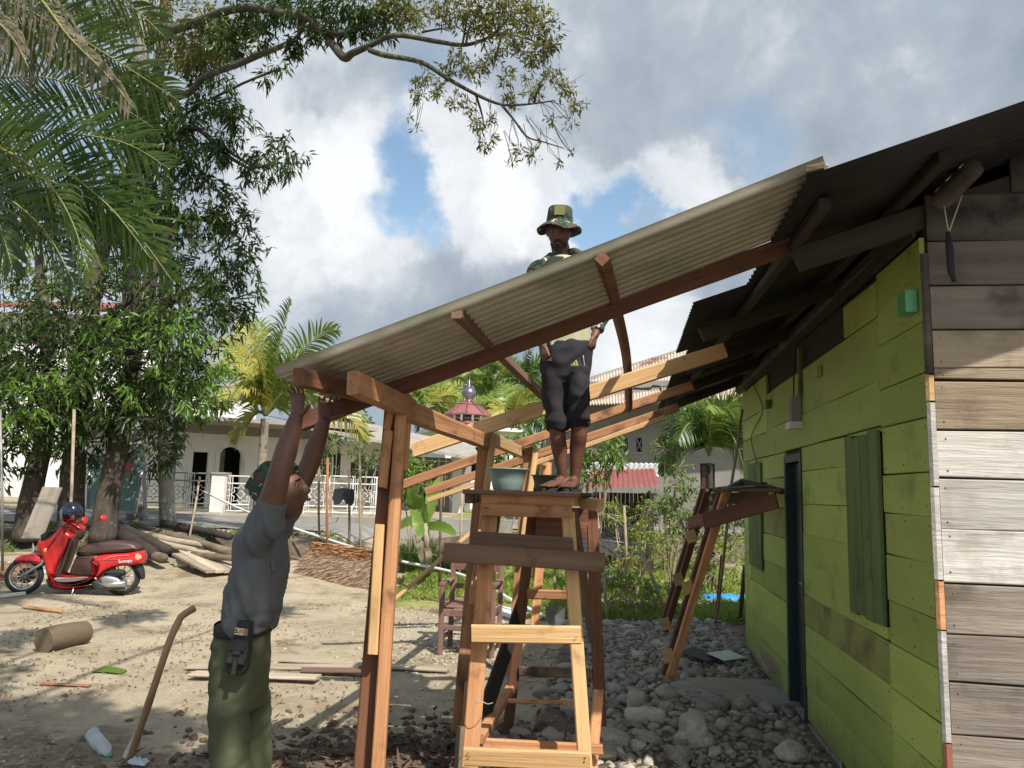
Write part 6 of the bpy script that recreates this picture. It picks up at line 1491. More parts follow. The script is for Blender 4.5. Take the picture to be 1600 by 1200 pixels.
# white house with an arched doorway
wh = thing('white_house', 'long white plastered house with an arched doorway and flat roof slab behind the railings', 'house', P(340, 795, 25))
fA, fB = P(120, 795, 23.5), P(500, 800, 27); fc = Facade(fA, fB); zb = .70
u0, z_top = fc.px(330, 676)
da, db_ = fc.px(299, 750)[0], fc.px(322, 750)[0]; zd = fc.px(310, 706)[1]
aa, ab = fc.px(341, 750)[0], fc.px(374, 750)[0]; za_ = fc.px(357, 712)[1]; zap = fc.px(357, 697)[1]
z_top = fc.px(400, 682)[1]
fc.wall(wh, mt['white'], zb, z_top, [(da, db_, zb, zd), (aa, ab, zb, zap)])
# arch infill
b = MB(); am = (aa+ab)/2; ar = (ab-aa)/2
for k in range(12):
    t0, t1 = math.pi*k/12, math.pi*(k+1)/12
    x0, x1 = am-ar*math.cos(t0), am-ar*math.cos(t1); y0_, y1_ = za_+(zap-.02-za_)*math.sin(t0), za_+(zap-.02-za_)*math.sin(t1)
    b.hexa([fc.at(x0, y0_, -.01), fc.at(x1, y1_, -.01), fc.at(x1, y1_, -.20), fc.at(x0, y0_, -.20)], [fc.at(x0, zap+.01, -.01), fc.at(x1, zap+.01, -.01), fc.at(x1, zap+.01, -.20), fc.at(x0, zap+.01, -.20)])
b.build('arch', mt['white'], wh)
fc.part('door_leaf', aa+.02, am-.12, zb, zap-.12, -.5, -.55, mt['plaster_grey'], wh)
for (x, w_) in ((am-ar-.14, .12), (am+ar+.02, .12), (da-.14, .12), (db_+.02, .12)): fc.part('trim', x, x+w_, zb, zd+.1, .03, 0, mt['white'], wh)
fc.part('beam_band', -.3, fc.L+.3, z_top, z_top+.28, .12, -.2, mt['plaster_grey'], wh)
fc.part('roof_slab', -.8, fc.L+1.2, z_top+.283, z_top+.40, 2.3, -5, mt['cement'], wh)
zp1 = fc.px(330, 622, -1.5)[1]
fc.part('parapet', fc.px(228, 650, -1.5)[0], fc.px(400, 650, -1.5)[0], z_top+.403, zp1, -1.5, -4.5, mt['white'], wh)
fc.part('parapet', fc.px(180, 650, -3.5)[0], fc.px(250, 650, -3.5)[0], z_top+.403, zp1+1.6, -4.8, -8, mt['white'], wh)
fc.part('side_wall', 0, .2, zb, z_top, -.23, -8, mt['white'], wh); fc.part('plinth', -.5, fc.L+.5, zb-.3, zb+.002, 1.6, -.0, mt['cement'], wh)
# second wing with slatted windows, canopy and porch
w2_ = thing('porch_house', 'low white house with a sloping grey canopy and a dark barred porch', 'house', P(600, 800, 27))
f2 = Facade(P(470, 800, 26.5), P(640, 800, 28)); z2t = f2.px(560, 690)[1]
hs2 = []
for (x0, x1, y0_, y1_) in ((505, 532, 706, 748), (548, 600, 722, 770)):
    hs2.append((f2.px(x0, 730)[0], f2.px(x1, 730)[0], f2.px(x0, y1_)[1], f2.px(x0, y0_)[1]))
f2.wall(w2_, mt['white'], zb, z2t, hs2)
for h in hs2:
    fo = f2.part('window_frame', h[0], h[1], h[2]-.03, h[2]+.05, .04, -.02, mt['white'], w2_)
    for k in range(1, 4): f2.part('bar', h[0]+(h[1]-h[0])*k/4-.015, h[0]+(h[1]-h[0])*k/4+.015, h[2]+.05, h[3], -.05, -.08, mt['railw'], fo)
    f2.part('pane', h[0]+.02, h[1]-.02, h[2]+.05, h[3]-.01, -.12, -.14, M('dim_glass', (.02, .03, .03), rough=.1, bump=0) if 'dim_glass' not in bpy.data.materials else bpy.data.materials['dim_glass'], fo)
b = MB(); a1, a2, a3, a4 = P(486, 672, 24.5), P(752, 722, 26.5), P(740, 700, 30), P(500, 650, 29)
b.hexa([a1, a2, a3, a4], [v+Vector((0, 0, .10)) for v in (a1, a2, a3, a4)]); b.build('canopy', mt['cement'], w2_)
b = MB(); q1, q2 = P(500, 640, 27), P(548, 655, 28); b.hexa([q1, q2, q2+Vector((0, 2, 0)), q1+Vector((0, 2, 0))], [v+Vector((0, 0, .35)) for v in (q1, q2, q2+Vector((0, 2, 0)), q1+Vector((0, 2, 0)))]); b.build('roof_step', mt['white'], w2_)
f3 = Facade(P(622, 800, 27.2), P(760, 800, 28.5)); f3.part('back_wall', 0, f3.L, zb, f3.px(690, 712)[1], -1.8, -2, mt['plaster_grey'], w2_)
f3.part('opening', f3.px(640, 740)[0], f3.px(700, 740)[0], f3.px(660, 792)[1], f3.px(660, 722)[1], -1.75, -1.79, mt['void'], w2_)
for x, w_ in ((640, .09), (706, .32), (752, .3), (776, .2)):
    u_ = f3.px(x, 740)[0]; f3.part('column', u_, u_+w_, zb, f3.px(x, 712)[1], .2, -.15, mt['white'], w2_)
for k in range(6):
    u_ = f3.px(640+k*11, 740)[0]; f3.part('bar', u_, u_+.03, f3.px(650, 790)[1], f3.px(650, 715)[1], .05, .02, mt['railw'], w2_)
for y_ in (720, 745, 765): z_ = f3.px(660, y_)[1]; f3.part('bar', f3.px(636, 740)[0], f3.px(700, 740)[0], z_, z_+.03, .051, .03, mt['railw'], w2_)
# white building behind with the little tower
mw = thing('tower_building', 'white block crowned by a small red tiled pavilion roof with a metal ball and spire', 'building', P(730, 800, 33))
f4 = Facade(P(692, 800, 33), P(800, 800, 34)); z4 = f4.px(740, 672)[1]
hh = (f4.px(722, 740)[0], f4.px(752, 740)[0], f4.px(730, 740)[1], f4.px(730, 698)[1])
f4.wall(mw, mt['white'], .7, z4, [hh]); f4.part('ledge', -.3, f4.L+.3, z4, z4+.15, .3, -5, mt['white'], mw); f4.part('side_wall', 0, .2, .7, z4, -.23, -6, mt['white'], mw)
tcn = P(731, 660, 36); 
def pyr(name, c, r0_, r1_, z0, z1, mat, par, seg=8):
    b = MB(); b.lathe([(r0_, z0), (r0_*1.0, z0+.06), (r1_, z1)], (c.x, c.y, 0), seg); b.f.append(tuple(range(seg))); o = b.build(name, mat, par); return o
zr0, zr1 = P(731, 650, 36).z, P(731, 628, 36).z; ro = P(767, 650, 36).x-P(731, 650, 36).x
pyr('roof', tcn, ro, .22, zr0, zr1, mt['tile'], mw); pyr('lower_roof', tcn, ro*.86, ro*.5, P(731, 664, 36).z, P(731, 655, 36).z, mt['tile'], mw)
for k in range(8):
    a = 2*math.pi*k/8; b = MB(); b.tube([Vector((tcn.x+ro*math.cos(a), tcn.y+ro*math.sin(a), zr0+.07)), Vector((tcn.x+.22*math.cos(a), tcn.y+.22*math.sin(a), zr1+.03))], .05, 6); b.build('roof_ridge', mt['tile'], mw)
    b = MB(); b.box((tcn.x+ro*.62*math.cos(a+.39), tcn.y+ro*.62*math.sin(a+.39), (zr0+P(731, 690, 36).z)/2), (.10, .10, zr0-P(731, 690, 36).z)); b.build('column', mt['white'], mw)
zb0 = P(731, 626, 36).z
MB().lathe([(.16, 0), (.12, .08), (.30, .20), (.36, .36), (.30, .52), (.12, .66), (.06, .72), (.09, .80), (.03, .86), (.015, 1.15), (0, 1.3)], (tcn.x, tcn.y, zb0), 20).build('finial', M('dull_steel_ball', (.20, .18, .22), (.30, .27, .32), 8, rough=.3, bump=0, metal=.8), mw, True)
# grey building with a rusty roof on the right
gb2 = thing('grey_building', 'long grey plastered building with latticed vents and a rust streaked zinc roof', 'building', P(1000, 800, 21))
f5 = Facade(P(850, 800, 22), P(1240, 800, 20)); zt5 = f5.px(980, 628)[1]
vents = [(f5.px(x0, 690)[0], f5.px(x1, 690)[0], f5.px(x0, 706)[1], f5.px(x0, 684)[1]) for x0, x1 in ((950, 957), (973, 981), (994, 1003))]
dr5 = (f5.px(1094, 760)[0], f5.px(1117, 760)[0], .7, f5.px(1100, 724)[1])
f5.wall(gb2, mt['plaster_grey'], .6, zt5+.6, vents+[dr5])
for v in vents:
    fo = f5.part('vent', v[0]-.05, v[1]+.05, v[2]-.06, v[2], .03, -.05, mt['cement'], gb2)
    for sgn in (1, -1):
        b = MB(); a, c_ = f5.at(v[0], v[2], -.06), f5.at(v[1], v[3], -.06)
        if sgn < 0: a, c_ = f5.at(v[0], v[3], -.06), f5.at(v[1], v[2], -.06)
        b.tube([a, c_], .02, 5); b.build('lattice', mt['cement'], fo)
f5.part('door', dr5[0]+.03, dr5[1]-.03, .7, dr5[3]-.03, -.08, -.12, M('maroon_door', (.060, .018, .016), (.085, .028, .024), 4, rough=.5, bump=.1), gb2)
ra, rb_ = P(880, 634, 20.6), P(1250, 618, 19); rd_, rc_ = P(880, 604, 26), P(1250, 490, 24)
alr = (rb_-ra).normalized(); dnr = (ra-rd_); dnr = (dnr-alr*dnr.dot(alr)); 
b = MB(); nu_ = 380
for j in range(3):
    for i in range(nu_+1):
        u_ = i/nu_; p = rd_.lerp(rc_, u_).lerp(ra.lerp(rb_, u_), j/2); b.v.append(tuple(p+Vector((0, 0, .03*math.cos(2*math.pi*i/5)))))
b.f = [(j*(nu_+1)+i, j*(nu_+1)+i+1, (j+1)*(nu_+1)+i+1, (j+1)*(nu_+1)+i) for j in range(2) for i in range(nu_)]; b.build('roof', mt['rusty'], gb2, True)
b = MB(); b.tube([rd_, rc_], .06, 6); b.build('ridge_cap', mt['cement'], gb2)
# red roofed shed
sh_ = thing('red_roof_shed', 'low wooden shed with a red zinc roof and bright zinc ridge behind shrubs', 'shed', P(960, 850, 15.5))
c1_, c2_ = P(905, 762, 14.6), P(1018, 760, 14.4); t1_, t2_ = P(925, 734, 17), P(1040, 738, 16.6)
al2 = (c2_-c1_).normalized(); dn2 = c1_-t1_; dn2 -= al2*dn2.dot(al2)
corr(t1_, al2, dn2, (c2_-c1_).length, dn2.length, mt['redroof'], 'roof', sh_, pitch=.10, amp=.009, segs=6)
w1_, w2__ = P(920, 741, 16.4), P(1040, 744, 16.1); v1_ = P(925, 722, 19); al3 = (w2__-w1_).normalized(); dn3 = w1_-v1_; dn3 -= al3*dn3.dot(al3)
corr(v1_, al3, dn3, (w2__-w1_).length, dn3.length, mt['whitezinc'], 'ridge_sheet', sh_, pitch=.12, amp=.016, segs=6)
f6 = Facade(P(925, 850, 15.2), P(1022, 850, 15.0))
nb_ = 15
for k in range(nb_): f6.part('wall_board', f6.L*k/nb_+.004, f6.L*(k+1)/nb_-.004, 0, P(960, 768, 15.2).z-.02, rng.uniform(0, .01), -.03, mt['dark'] if k % 3 else mt['brown'], sh_)
# second dark lean-to by the palm
# netting and sack in the garden
b = MB(); nA, nB, nC, nD = P(905, 822, 12.6), P(1000, 806, 12.8), P(1012, 868, 12.0), P(900, 872, 11.9); n_ = 12
for j in range(n_+1):
    for i in range(n_+1):
        u_, v_ = i/n_, j/n_; p = nA.lerp(nB, u_).lerp(nD.lerp(nC, u_), v_); b.v.append(tuple(p+Vector((0, .35*mnoise.noise(p*2.5), -.12*math.sin(u_*3.1)*(1-v_)+.10*mnoise.noise(p*3)))))
b.f = [(j*(n_+1)+i, j*(n_+1)+i+1, (j+1)*(n_+1)+i+1, (j+1)*(n_+1)+i) for j in range(n_) for i in range(n_)]
b.build('shade_net', mt['net'], None, True, label='sagging black shade net strung over the garden below the red roof', cat='net')
# far house behind the mango crowns with a dull red roof
fh = thing('red_roof_house', 'white two storey house with a dull red roof seen through the mango leaves', 'house', P(90, 700, 30))
f7 = Facade(P(-40, 800, 30), P(215, 800, 30)); z7 = f7.px(80, 490)[1]; f7.wall(fh, mt['white'], .8, z7, [(f7.px(100, 600)[0], f7.px(130, 600)[0], f7.px(100, 640)[1], f7.px(100, 590)[1])])
b = MB(); r1, r2 = f7.at(-.8, z7, .9), f7.at(f7.L+.8, z7, .9); r3, r4 = f7.at(f7.L-1, z7+1.1, -3), f7.at(1, z7+1.1, -3); b.hexa([r1, r2, r3, r4], [v+Vector((0, 0, .12)) for v in (r1, r2, r3, r4)]); b.build('roof', mt['redroof'], fh)
# ------------------------------------------------------------------ railings in front of the white house
def railing(xa, ya, Ya, xb, yb, Yb, hgt, mat, label, npan, cat='railing', frame_mat=None):
    A, B = P(xa, ya, Ya), P(xb, yb, Yb); A.z = B.z = max(zg(A.x, A.y), .72)+.04; L = (B-A).length; d = (B-A).normalized(); t_ = thing('railing' if cat == 'railing' else 'gate', label, cat, A)
    for z_ in (0.05, .22, hgt-.2, hgt): beam('rail', A+uz*z_, B+uz*z_, .035, .035, mat, t_)
    for k in range(npan+1): beam('upright', A+d*(L*k/npan), A+d*(L*k/npan)+uz*hgt, .04, .04, frame_mat or mat, t_)
    for k in range(npan):
        c = A+d*(L*(k+.5)/npan)+uz*(hgt*.5); r_ = min(L/npan*.36, .27); lo_ = MB()
        n2 = 8; st_p = []
        for q_ in range(n2*2+1):
            a = math.pi*q_/n2; rr = r_*(1 if q_ % 2 == 0 else .66); st_p.append(c+d*rr*math.cos(a)+uz*rr*math.sin(a))
        lo_.tube(st_p, .014, 5); lo_.build('star_ornament', mat, t_)
        lo_ = MB(); rr = r_*.4; lo_.tube([c+d*rr, c+uz*rr, c-d*rr, c-uz*rr, c+d*rr], .013, 5); lo_.build('diamond', mat, t_)
        for e_ in (-1, 1):
            for m__ in range(2):
                x_ = c+d*e_*(L/npan*(.40-.0*m__)-.06*m__); beam('baluster', Vector((x_.x, x_.y, A.z+.05)), Vector((x_.x, x_.y, A.z+hgt)), .02, .02, mat, t_)
            for m__ in range(4):
                z_ = A.z+.28+m__*(hgt-.5)/3; p0 = A+d*(L*(k+.5+e_*.5)/npan); p1 = c+d*e_*r_; beam('crossbar', Vector((p0.x, p0.y, z_)), Vector((p1.x, p1.y, z_)), .018, .018, mat, t_)
    return t_
railing(219, 795, 20.2, 328, 797, 20.6, 1.02, mt['rail'], 'dark grey iron railing with star ornaments before the white house', 3)
gt_ = railing(352, 796, 20.7, 396, 798, 20.8, .98, mt['railw'], 'white iron gate leaf in a rust red frame beside the white pillar', 1, 'gate', mt['rust'])
railing(398, 798, 20.9, 470, 800, 21.1, .98, mt['railw'], 'white iron railing with star panels just behind the man\'s back', 2)
railing(474, 800, 21.1, 622, 804, 21.8, 1.05, mt['railw'], 'white iron railing seen between the man and the front post', 4)
pl = thing('gate_pillar', 'stout white gate pillar beside the rust red gate frame', 'pillar', P(339, 796, 20.6))
A = P(329, 796, 20.6); B = P(350, 796, 20.6); b = MB(); b.hexa([Vector((A.x, 20.5, .6)), Vector((B.x, 20.5, .6)), Vector((B.x, 20.85, .6)), Vector((A.x, 20.85, .6))], [Vector((A.x, 20.5, P(340, 741, 20.6).z)), Vector((B.x, 20.5, P(340, 741, 20.6).z)), Vector((B.x, 20.85, P(340, 741, 20.6).z)), Vector((A.x, 20.85, P(340, 741, 20.6).z))]); b.build('shaft', mt['white'], pl)
b = MB(); b.box(((A.x+B.x)/2, 20.675, P(340, 741, 20.6).z+.03), ((B.x-A.x)+.06, .42, .05)); b.build('cap_stone', mt['cement'], pl)
kb2 = MB(); kA, kB = P(215, 800, 20.1), P(640, 806, 21.8); kb2.hexa([Vector((kA.x, kA.y-.1, .5)), Vector((kB.x, kB.y-.1, .5)), Vector((kB.x, kB.y+.12, .5)), Vector((kA.x, kA.y+.12, .5))], [Vector((kA.x, kA.y-.1, .80)), Vector((kB.x, kB.y-.1, .80)), Vector((kB.x, kB.y+.12, .80)), Vector((kA.x, kA.y+.12, .80))]); kb2.build('kerb', mt['cement'], None, kind='structure')
# low block wall behind the wire fence at the centre
bw = thing('block_wall', 'low weathered grey wall behind the banana plant', 'wall', P(720, 860, 17)); f8 = Facade(P(470, 850, 17.5), P(800, 850, 18.5)); f8.part('masonry', 0, f8.L, 0, P(700, 812, 18).z, 0, -.15, mt['plaster_grey'], bw)
# ------------------------------------------------------------------ power lines
for i, (pts, lab) in enumerate((([(560, 622, 14), (690, 629, 22), (850, 630, 30), (1010, 585, 36)], 'black power line crossing behind the posts towards the rusty roof'),
                                ([(280, 540, 12), (350, 600, 18), (420, 650, 26), (640, 690, 40)], 'thin black power line sloping past the yellow palm'),
                                ([(290, 565, 12), (380, 588, 20), (470, 612, 30), (620, 640, 44)], 'higher thin cable passing behind the coconut palm'))):
    o = pole('power_line', crv([P(*p) for p in pts], 6), .012, mt['wire'], None, 5); tag(o, lab, 'cable')
ct_ = thing('cable_clamp', 'black cable clamp hanging on the wire before the rusty roof', 'cable clamp', P(1022, 606, 20)); b = MB(); b.tube([P(990, 607, 20), P(1015, 608, 20), P(1020, 603, 20), P(1030, 603, 20), P(1033, 611, 20)], .03, 6); b.build('clamp', mt['wire'], ct_, True); pole('loose_wire', [P(985, 608, 20), P(1060, 602, 20)], .015, mt['wire'], ct_, 5)
# ------------------------------------------------------------------ vegetation
def V3(p): return np.array(tuple(p))
def pblob(px, py, Y, r, sy=1.0): return (V3(P(px, py, Y)), (r, r*sy, r*.9))
def trunk(pts, rad, mat, par, name='trunk', seg=14):
    pts = crv(pts, 5); n_ = len(pts); rr = np.interp(np.linspace(0, len(rad)-1, n_), range(len(rad)), rad)
    b = MB().tube(pts, [float(r_*(1+.06*mnoise.noise(p*3))) for r_, p in zip(rr, pts)], seg)
    return b.build(name, mat, par, True)
# --- mango trees: three trunks with dark crowns
def mango(label, base, path, rads, blobs, per, lm, L=.20, limbs=(), nl=9, extra=None):
    t_ = thing('mango_tree', label, 'tree', base); trunk(path, rads, mt['bark'], t_)
    for pts, r_ in limbs: trunk(pts, r_, mt['bark'], t_, 'limb', 9)
    tips, od = cloud_pts(blobs, per); whorls('crown', tips, od, nl, L, .26, lm, t_, droop=.3)
    if extra: tp_, od_ = cloud_pts(extra[0], extra[1]); whorls('sunlit_leaves', tp_, od_, nl, L, .26, extra[2], t_, droop=.3)  # lighter leaf colour stands in for sunlight on these sprays
    # twigs
    b = MB(); c = tips[nrng.choice(len(tips), min(len(tips), 260), replace=False)]; cen = [np.array(x[0]) for x in blobs]
    for q_ in c:
        k = min(range(len(cen)), key=lambda i: np.linalg.norm(cen[i]-q_)); s_ = q_*.45+cen[k]*.55; b.tube([Vector(s_), Vector((s_+q_)/2+nrng.normal(size=3)*.06), Vector(q_)], [.018, .012, .005], 4)
    b.build('twigs', mt['bark'], t_, kind='stuff'); return t_
mango('mango tree with the thickest leaning trunk left of the scooter helmet', P(48, 838, 14), [P(40, 845, 14), P(52, 760, 14), P(68, 690, 14.2), P(78, 610, 14.4), P(70, 500, 14.8), P(60, 400, 15)], [.25, .18, .16, .15, .12, .07],
      [pblob(30, 620, 13.8, 1.1), pblob(90, 560, 13.6, 1.0), pblob(20, 540, 14.5, 1.2), pblob(-60, 600, 14, 1.4), pblob(60, 660, 13.4, .8), pblob(-30, 700, 13.6, .9), pblob(20, 480, 15.5, 1.0)], 100, mt['mango'], limbs=[([P(66, 700, 14.2), P(30, 640, 13.9), P(0, 600, 13.8)], [.09, .06, .03])])
mango('mango tree with the middle trunk directly behind the scooter seat', P(112, 832, 14.2), [P(110, 842, 14.2), P(114, 740, 14.2), P(126, 640, 14.3), P(140, 520, 14.6), P(150, 430, 15), P(190, 300, 15.4), P(240, 180, 15.6)], [.24, .21, .18, .16, .14, .12, .08],
      [pblob(150, 620, 13.6, .95), pblob(110, 500, 14.2, 1.0), pblob(190, 560, 13.8, 1.0), pblob(200, 480, 14.6, 1.1), pblob(120, 690, 13.9, .65), pblob(140, 400, 15.6, 1.0)], 100, mt['mango'], limbs=[([P(140, 520, 14.6), P(190, 480, 14.3), P(250, 420, 14.2)], [.10, .07, .04])])
mango('mango tree with the right hand trunk before the teal panel', P(168, 838, 14.0), [P(160, 845, 14.0), P(170, 770, 14.0), P(184, 700, 14.0), P(196, 620, 14.2), P(215, 520, 14.4), P(240, 400, 14.8), P(235, 250, 15.2), P(250, 100, 15.6), P(262, -40, 16)], [.24, .20, .18, .16, .14, .13, .12, .11, .10],
      [pblob(240, 560, 13.6, .95), pblob(290, 500, 14.0, 1.05), pblob(350, 470, 14.4, .75), pblob(280, 620, 13.9, .85), pblob(215, 650, 13.8, .8), pblob(330, 400, 14.6, 1.0), pblob(380, 385, 14.6, .55), pblob(300, 320, 14.8, 1.0), pblob(240, 700, 14.2, .55), pblob(360, 330, 14.8, .5)], 108, mt['mango'],
      limbs=[([P(215, 520, 14.4), P(270, 470, 14.4), P(330, 430, 14.5)], [.10, .07, .03]), ([P(240, 400, 14.8), P(290, 340, 14.8), P(360, 360, 14.8)], [.09, .06, .03]), ([P(236, 250, 15.2), P(300, 200, 14.8), P(350, 240, 14.4), P(400, 270, 14.2)], [.08, .06, .045, .02])],
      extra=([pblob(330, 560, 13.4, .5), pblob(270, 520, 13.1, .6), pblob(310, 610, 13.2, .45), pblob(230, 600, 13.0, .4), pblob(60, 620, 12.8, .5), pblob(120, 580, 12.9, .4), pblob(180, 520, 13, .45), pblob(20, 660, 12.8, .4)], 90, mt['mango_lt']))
# small sprays at the edge of the crown against the sky
t_ = thing('mango_tree', 'upper mango crown with drooping leaf sprays reaching out against the sky', 'tree', P(260, 300, 15)); 
trunk([P(262, 840, 15.6), P(258, 600, 15.5), P(262, 300, 15.4), P(275, 150, 15.4)], [.16, .15, .12, .06], mt['bark_pale'], t_)
bl_ = [pblob(440, 245, 14.0, .50), pblob(405, 265, 14.1, .42), pblob(370, 185, 14.3, .45), pblob(345, 230, 14.4, .55), pblob(330, 150, 14.6, .6), pblob(300, 250, 14.6, .6), pblob(415, 120, 14.4, .22), pblob(440, 105, 14.3, .18), pblob(330, 90, 15, .5), pblob(280, 190, 14.9, .7), pblob(230, 330, 14.8, .8), pblob(250, 230, 14.9, .7), pblob(200, 200, 15, .7), pblob(190, 120, 15.3, .7), pblob(235, 140, 15, .5), pblob(180, 300, 15, .8), pblob(120, 330, 15.2, .9), pblob(50, 330, 15.4, 1.0)]
tips, od = cloud_pts(bl_, 170, .1); whorls('crown', tips, od, 9, .19, .25, mt['mango'], t_, droop=.45)
b = MB()
for a in ([(262, 300, 15.4), (320, 225, 14.7), (370, 245, 14.3), (405, 262, 14.1), (440, 245, 14)], [(268, 200, 15.4), (320, 160, 14.8), (370, 185, 14.3)], [(320, 160, 14.8), (380, 130, 14.5), (430, 110, 14.3)]): b.tube(crv([P(*p) for p in a], 4), .028, 6)
b.build('limb', mt['branch'], t_, True)
# light green feathery growth at the left edge
def shrub(name, label, base, blobs, per, lm, L, W=.3, nl=7, stems=4, cat='shrub', group=None, droop=.25):
    t_ = thing(name, label, cat, base, group); tips, od = cloud_pts(blobs, per, .15); whorls('foliage', tips, od, nl, L, W, lm, t_, droop=droop)
    b = MB(); cen = [Vector(x[0]) for x in blobs]
    for c in cen[:max(stems, 1)+4]:
        m_ = base.lerp(c, .5)+Vector((rng.uniform(-.08, .08), 0, 0)); b.tube(crv([base+Vector((rng.uniform(-.06, .06), rng.uniform(-.05, .05), -.03)), m_, c], 3), .014, 5)
    sel = tips[nrng.choice(len(tips), min(90, len(tips)), replace=False)]
    for q_ in sel:
        c = min(cen, key=lambda x: (x-Vector(q_)).length); b.tube([c.lerp(Vector(q_), .1), Vector(q_)], .005, 3)
    b.build('stems', mt['drystem'], t_); return t_
shrub('light_tree', 'bright yellow green feathery tree behind the palm fronds at the left edge', P(20, 700, 18), [pblob(30, 430, 17, .8), pblob(90, 440, 17.4, .7), pblob(0, 380, 17, .9), pblob(130, 470, 17.6, .5), pblob(10, 580, 16.5, .5)], 190, leafmat('feathery_yellow_leaf', (.20, .30, .04), (.33, .42, .07), (.42, .46, .10), .5, .45), .11, .3, 9, cat='tree')
# --- the overhead tree whose limb reaches across the sky
dt = thing('overhanging_tree', 'tall tree whose mossy limb with olive leaves reaches across the sky', 'tree', P(215, 830, 16.5))
trunk([P(215, 840, 16.6), P(205, 500, 16.4), P(215, 200, 16), P(222, 50, 15.6), P(225, -80, 15.4)], [.22, .19, .17, .16, .14], mt['bark_pale'], dt)
LB = lambda *a: [P(*p) for p in a]
main_l = LB((232, 65, 15.3), (262, 50, 14.6), (300, 38, 13.8), (350, 18, 13.0), (400, 12, 12.4), (450, 24, 11.8), (478, 27, 11.5), (502, 46, 11.2), (535, 88, 10.9), (551, 83, 10.7), (578, 71, 10.5), (618, 55, 10.3), (683, 65, 10.0), (728, 70, 9.8), (770, 54, 9.6), (800, 20, 9.4))
trunk(main_l, [.10, .09, .08, .075, .07, .066, .066, .062, .066, .055, .046, .038, .032, .027, .020, .012], mt['branch'], dt, 'limb', 12)
trunk(LB((577, 78, 10.5), (600, 86, 10.4), (657, 97, 10.1), (700, 123, 9.9), (743, 147, 9.7), (783, 163, 9.5), (823, 163, 9.4), (867, 157, 9.3)), [.042, .040, .035, .029, .024, .019, .013, .008], mt['branch'], dt, 'limb', 9)
trunk(LB((783, 163, 9.5), (803, 187, 9.5), (823, 213, 9.5), (850, 222, 9.5), (882, 232, 9.5)), [.020, .016, .012, .009, .006], mt['branch'], dt, 'limb', 7)
trunk(LB((225, 160, 15.6), (290, 148, 14.4), (320, 120, 13.6), (368, 102, 12.9), (410, 84, 12.4), (440, 72, 12), (463, 60, 11.7), (478, 30, 11.4)), [.08, .065, .06, .056, .052, .045, .038, .022], mt['branch'], dt, 'limb', 10)
trunk(LB((490, 38, 11.3), (520, 53, 11), (560, 45, 10.8), (600, 30, 10.5), (640, 5, 10.2)), [.05, .05, .04, .03, .02], mt['branch'], dt, 'limb', 8)
for a in (LB((203, -10, 15.4), (208, 30, 15.2), (222, 60, 15.2)), LB((240, -20, 15), (238, 60, 15.4), (262, 150, 15.4)), LB((728, 70, 9.8), (735, 40, 9.7), (760, 5, 9.6)), LB((723, 68, 9.8), (728, 40, 9.9), (735, 10, 9.9)), LB((760, 60, 9.6), (790, 53, 9.5), (840, 66, 9.3)), LB((783, 55, 9.5), (775, 90, 9.5), (770, 110, 9.5)),
          LB((743, 147, 9.7), (752, 175, 9.7), (757, 200, 9.7)), LB((835, 160, 9.4), (840, 140, 9.3), (850, 120, 9.3)), LB((515, 47, 11), (522, 20, 11), (538, -10, 11)), LB((660, 50, 10.1), (690, 45, 10), (700, 48, 10))):
    trunk(a, [.018, .014, .006], mt['branch'], dt, 'branch', 6)
ol = [(700, 15, 9.9, .30), (740, 20, 9.8, .32), (780, 15, 9.6, .34), (820, 20, 9.5, .30), (850, 40, 9.4, .22), (862, 70, 9.4, .15), (800, 60, 9.5, .26), (760, 45, 9.7, .22), (720, 90, 9.8, .16), (740, 110, 9.7, .18), (770, 95, 9.6, .14), (700, 105, 9.9, .14), (660, 120, 10, .13), (655, 150, 10, .12), (680, 140, 9.9, .14), (640, 180, 10, .055), (648, 200, 10, .05), (710, 160, 9.8, .12), (730, 170, 9.7, .10),
      (745, 195, 9.7, .13), (765, 190, 9.6, .08), (750, 225, 9.7, .10), (770, 215, 9.6, .08), (800, 155, 9.5, .12), (830, 140, 9.4, .14), (860, 120, 9.3, .14), (880, 135, 9.3, .14), (895, 165, 9.3, .13), (865, 190, 9.3, .08), (890, 190, 9.3, .08), (810, 235, 9.5, .10), (830, 245, 9.5, .10), (845, 225, 9.5, .05), (893, 240, 9.5, .05), (875, 252, 9.5, .04), (800, 255, 9.5, .04), (640, 20, 10.3, .30), (600, 5, 10.5, .25), (830, 95, 9.4, .16), (850, 75, 9.4, .2), (790, 120, 9.5, .12)]
tips, od = cloud_pts([pblob(x, y, Y, r_*1.15) for x, y, Y, r_ in ol], 760, .05); whorls('foliage', tips, od, 6, .092, .30, mt['durian'], dt, droop=.18, grav=.15)
dk = [(470, 10, 11.6, .40), (505, 20, 11.3, .3), (540, 15, 11, .34), (580, 25, 10.8, .30), (560, 45, 10.9, .22), (620, 12, 10.6, .3), (520, 50, 11, .16), (490, 55, 11.5, .14), (600, 50, 10.6, .14), (460, 70, 11.8, .22), (455, 88, 11.9, .14), (410, 60, 12.4, .25), (390, 20, 12.8, .4), (430, 15, 12.2, .35), (350, 60, 13, .4)]
tips, od = cloud_pts([pblob(x, y, Y, r_*1.1) for x, y, Y, r_ in dk], 420, .1); whorls('shaded_foliage', tips, od, 7, .14, .30, mt['mango'], dt, droop=.4)  # shade put into the colour: darker leaves on these blobs
yl = [(330, 60, 14, .5), (300, 90, 14.4, .5), (360, 70, 13.5, .45), (270, 70, 14.8, .5), (320, 20, 13.8, .45), (310, 110, 14.3, .35), (370, 40, 13.2, .35), (250, 20, 14.8, .5), (180, 20, 15.5, .8), (120, 40, 16, .9), (40, 30, 16, 1.0)]
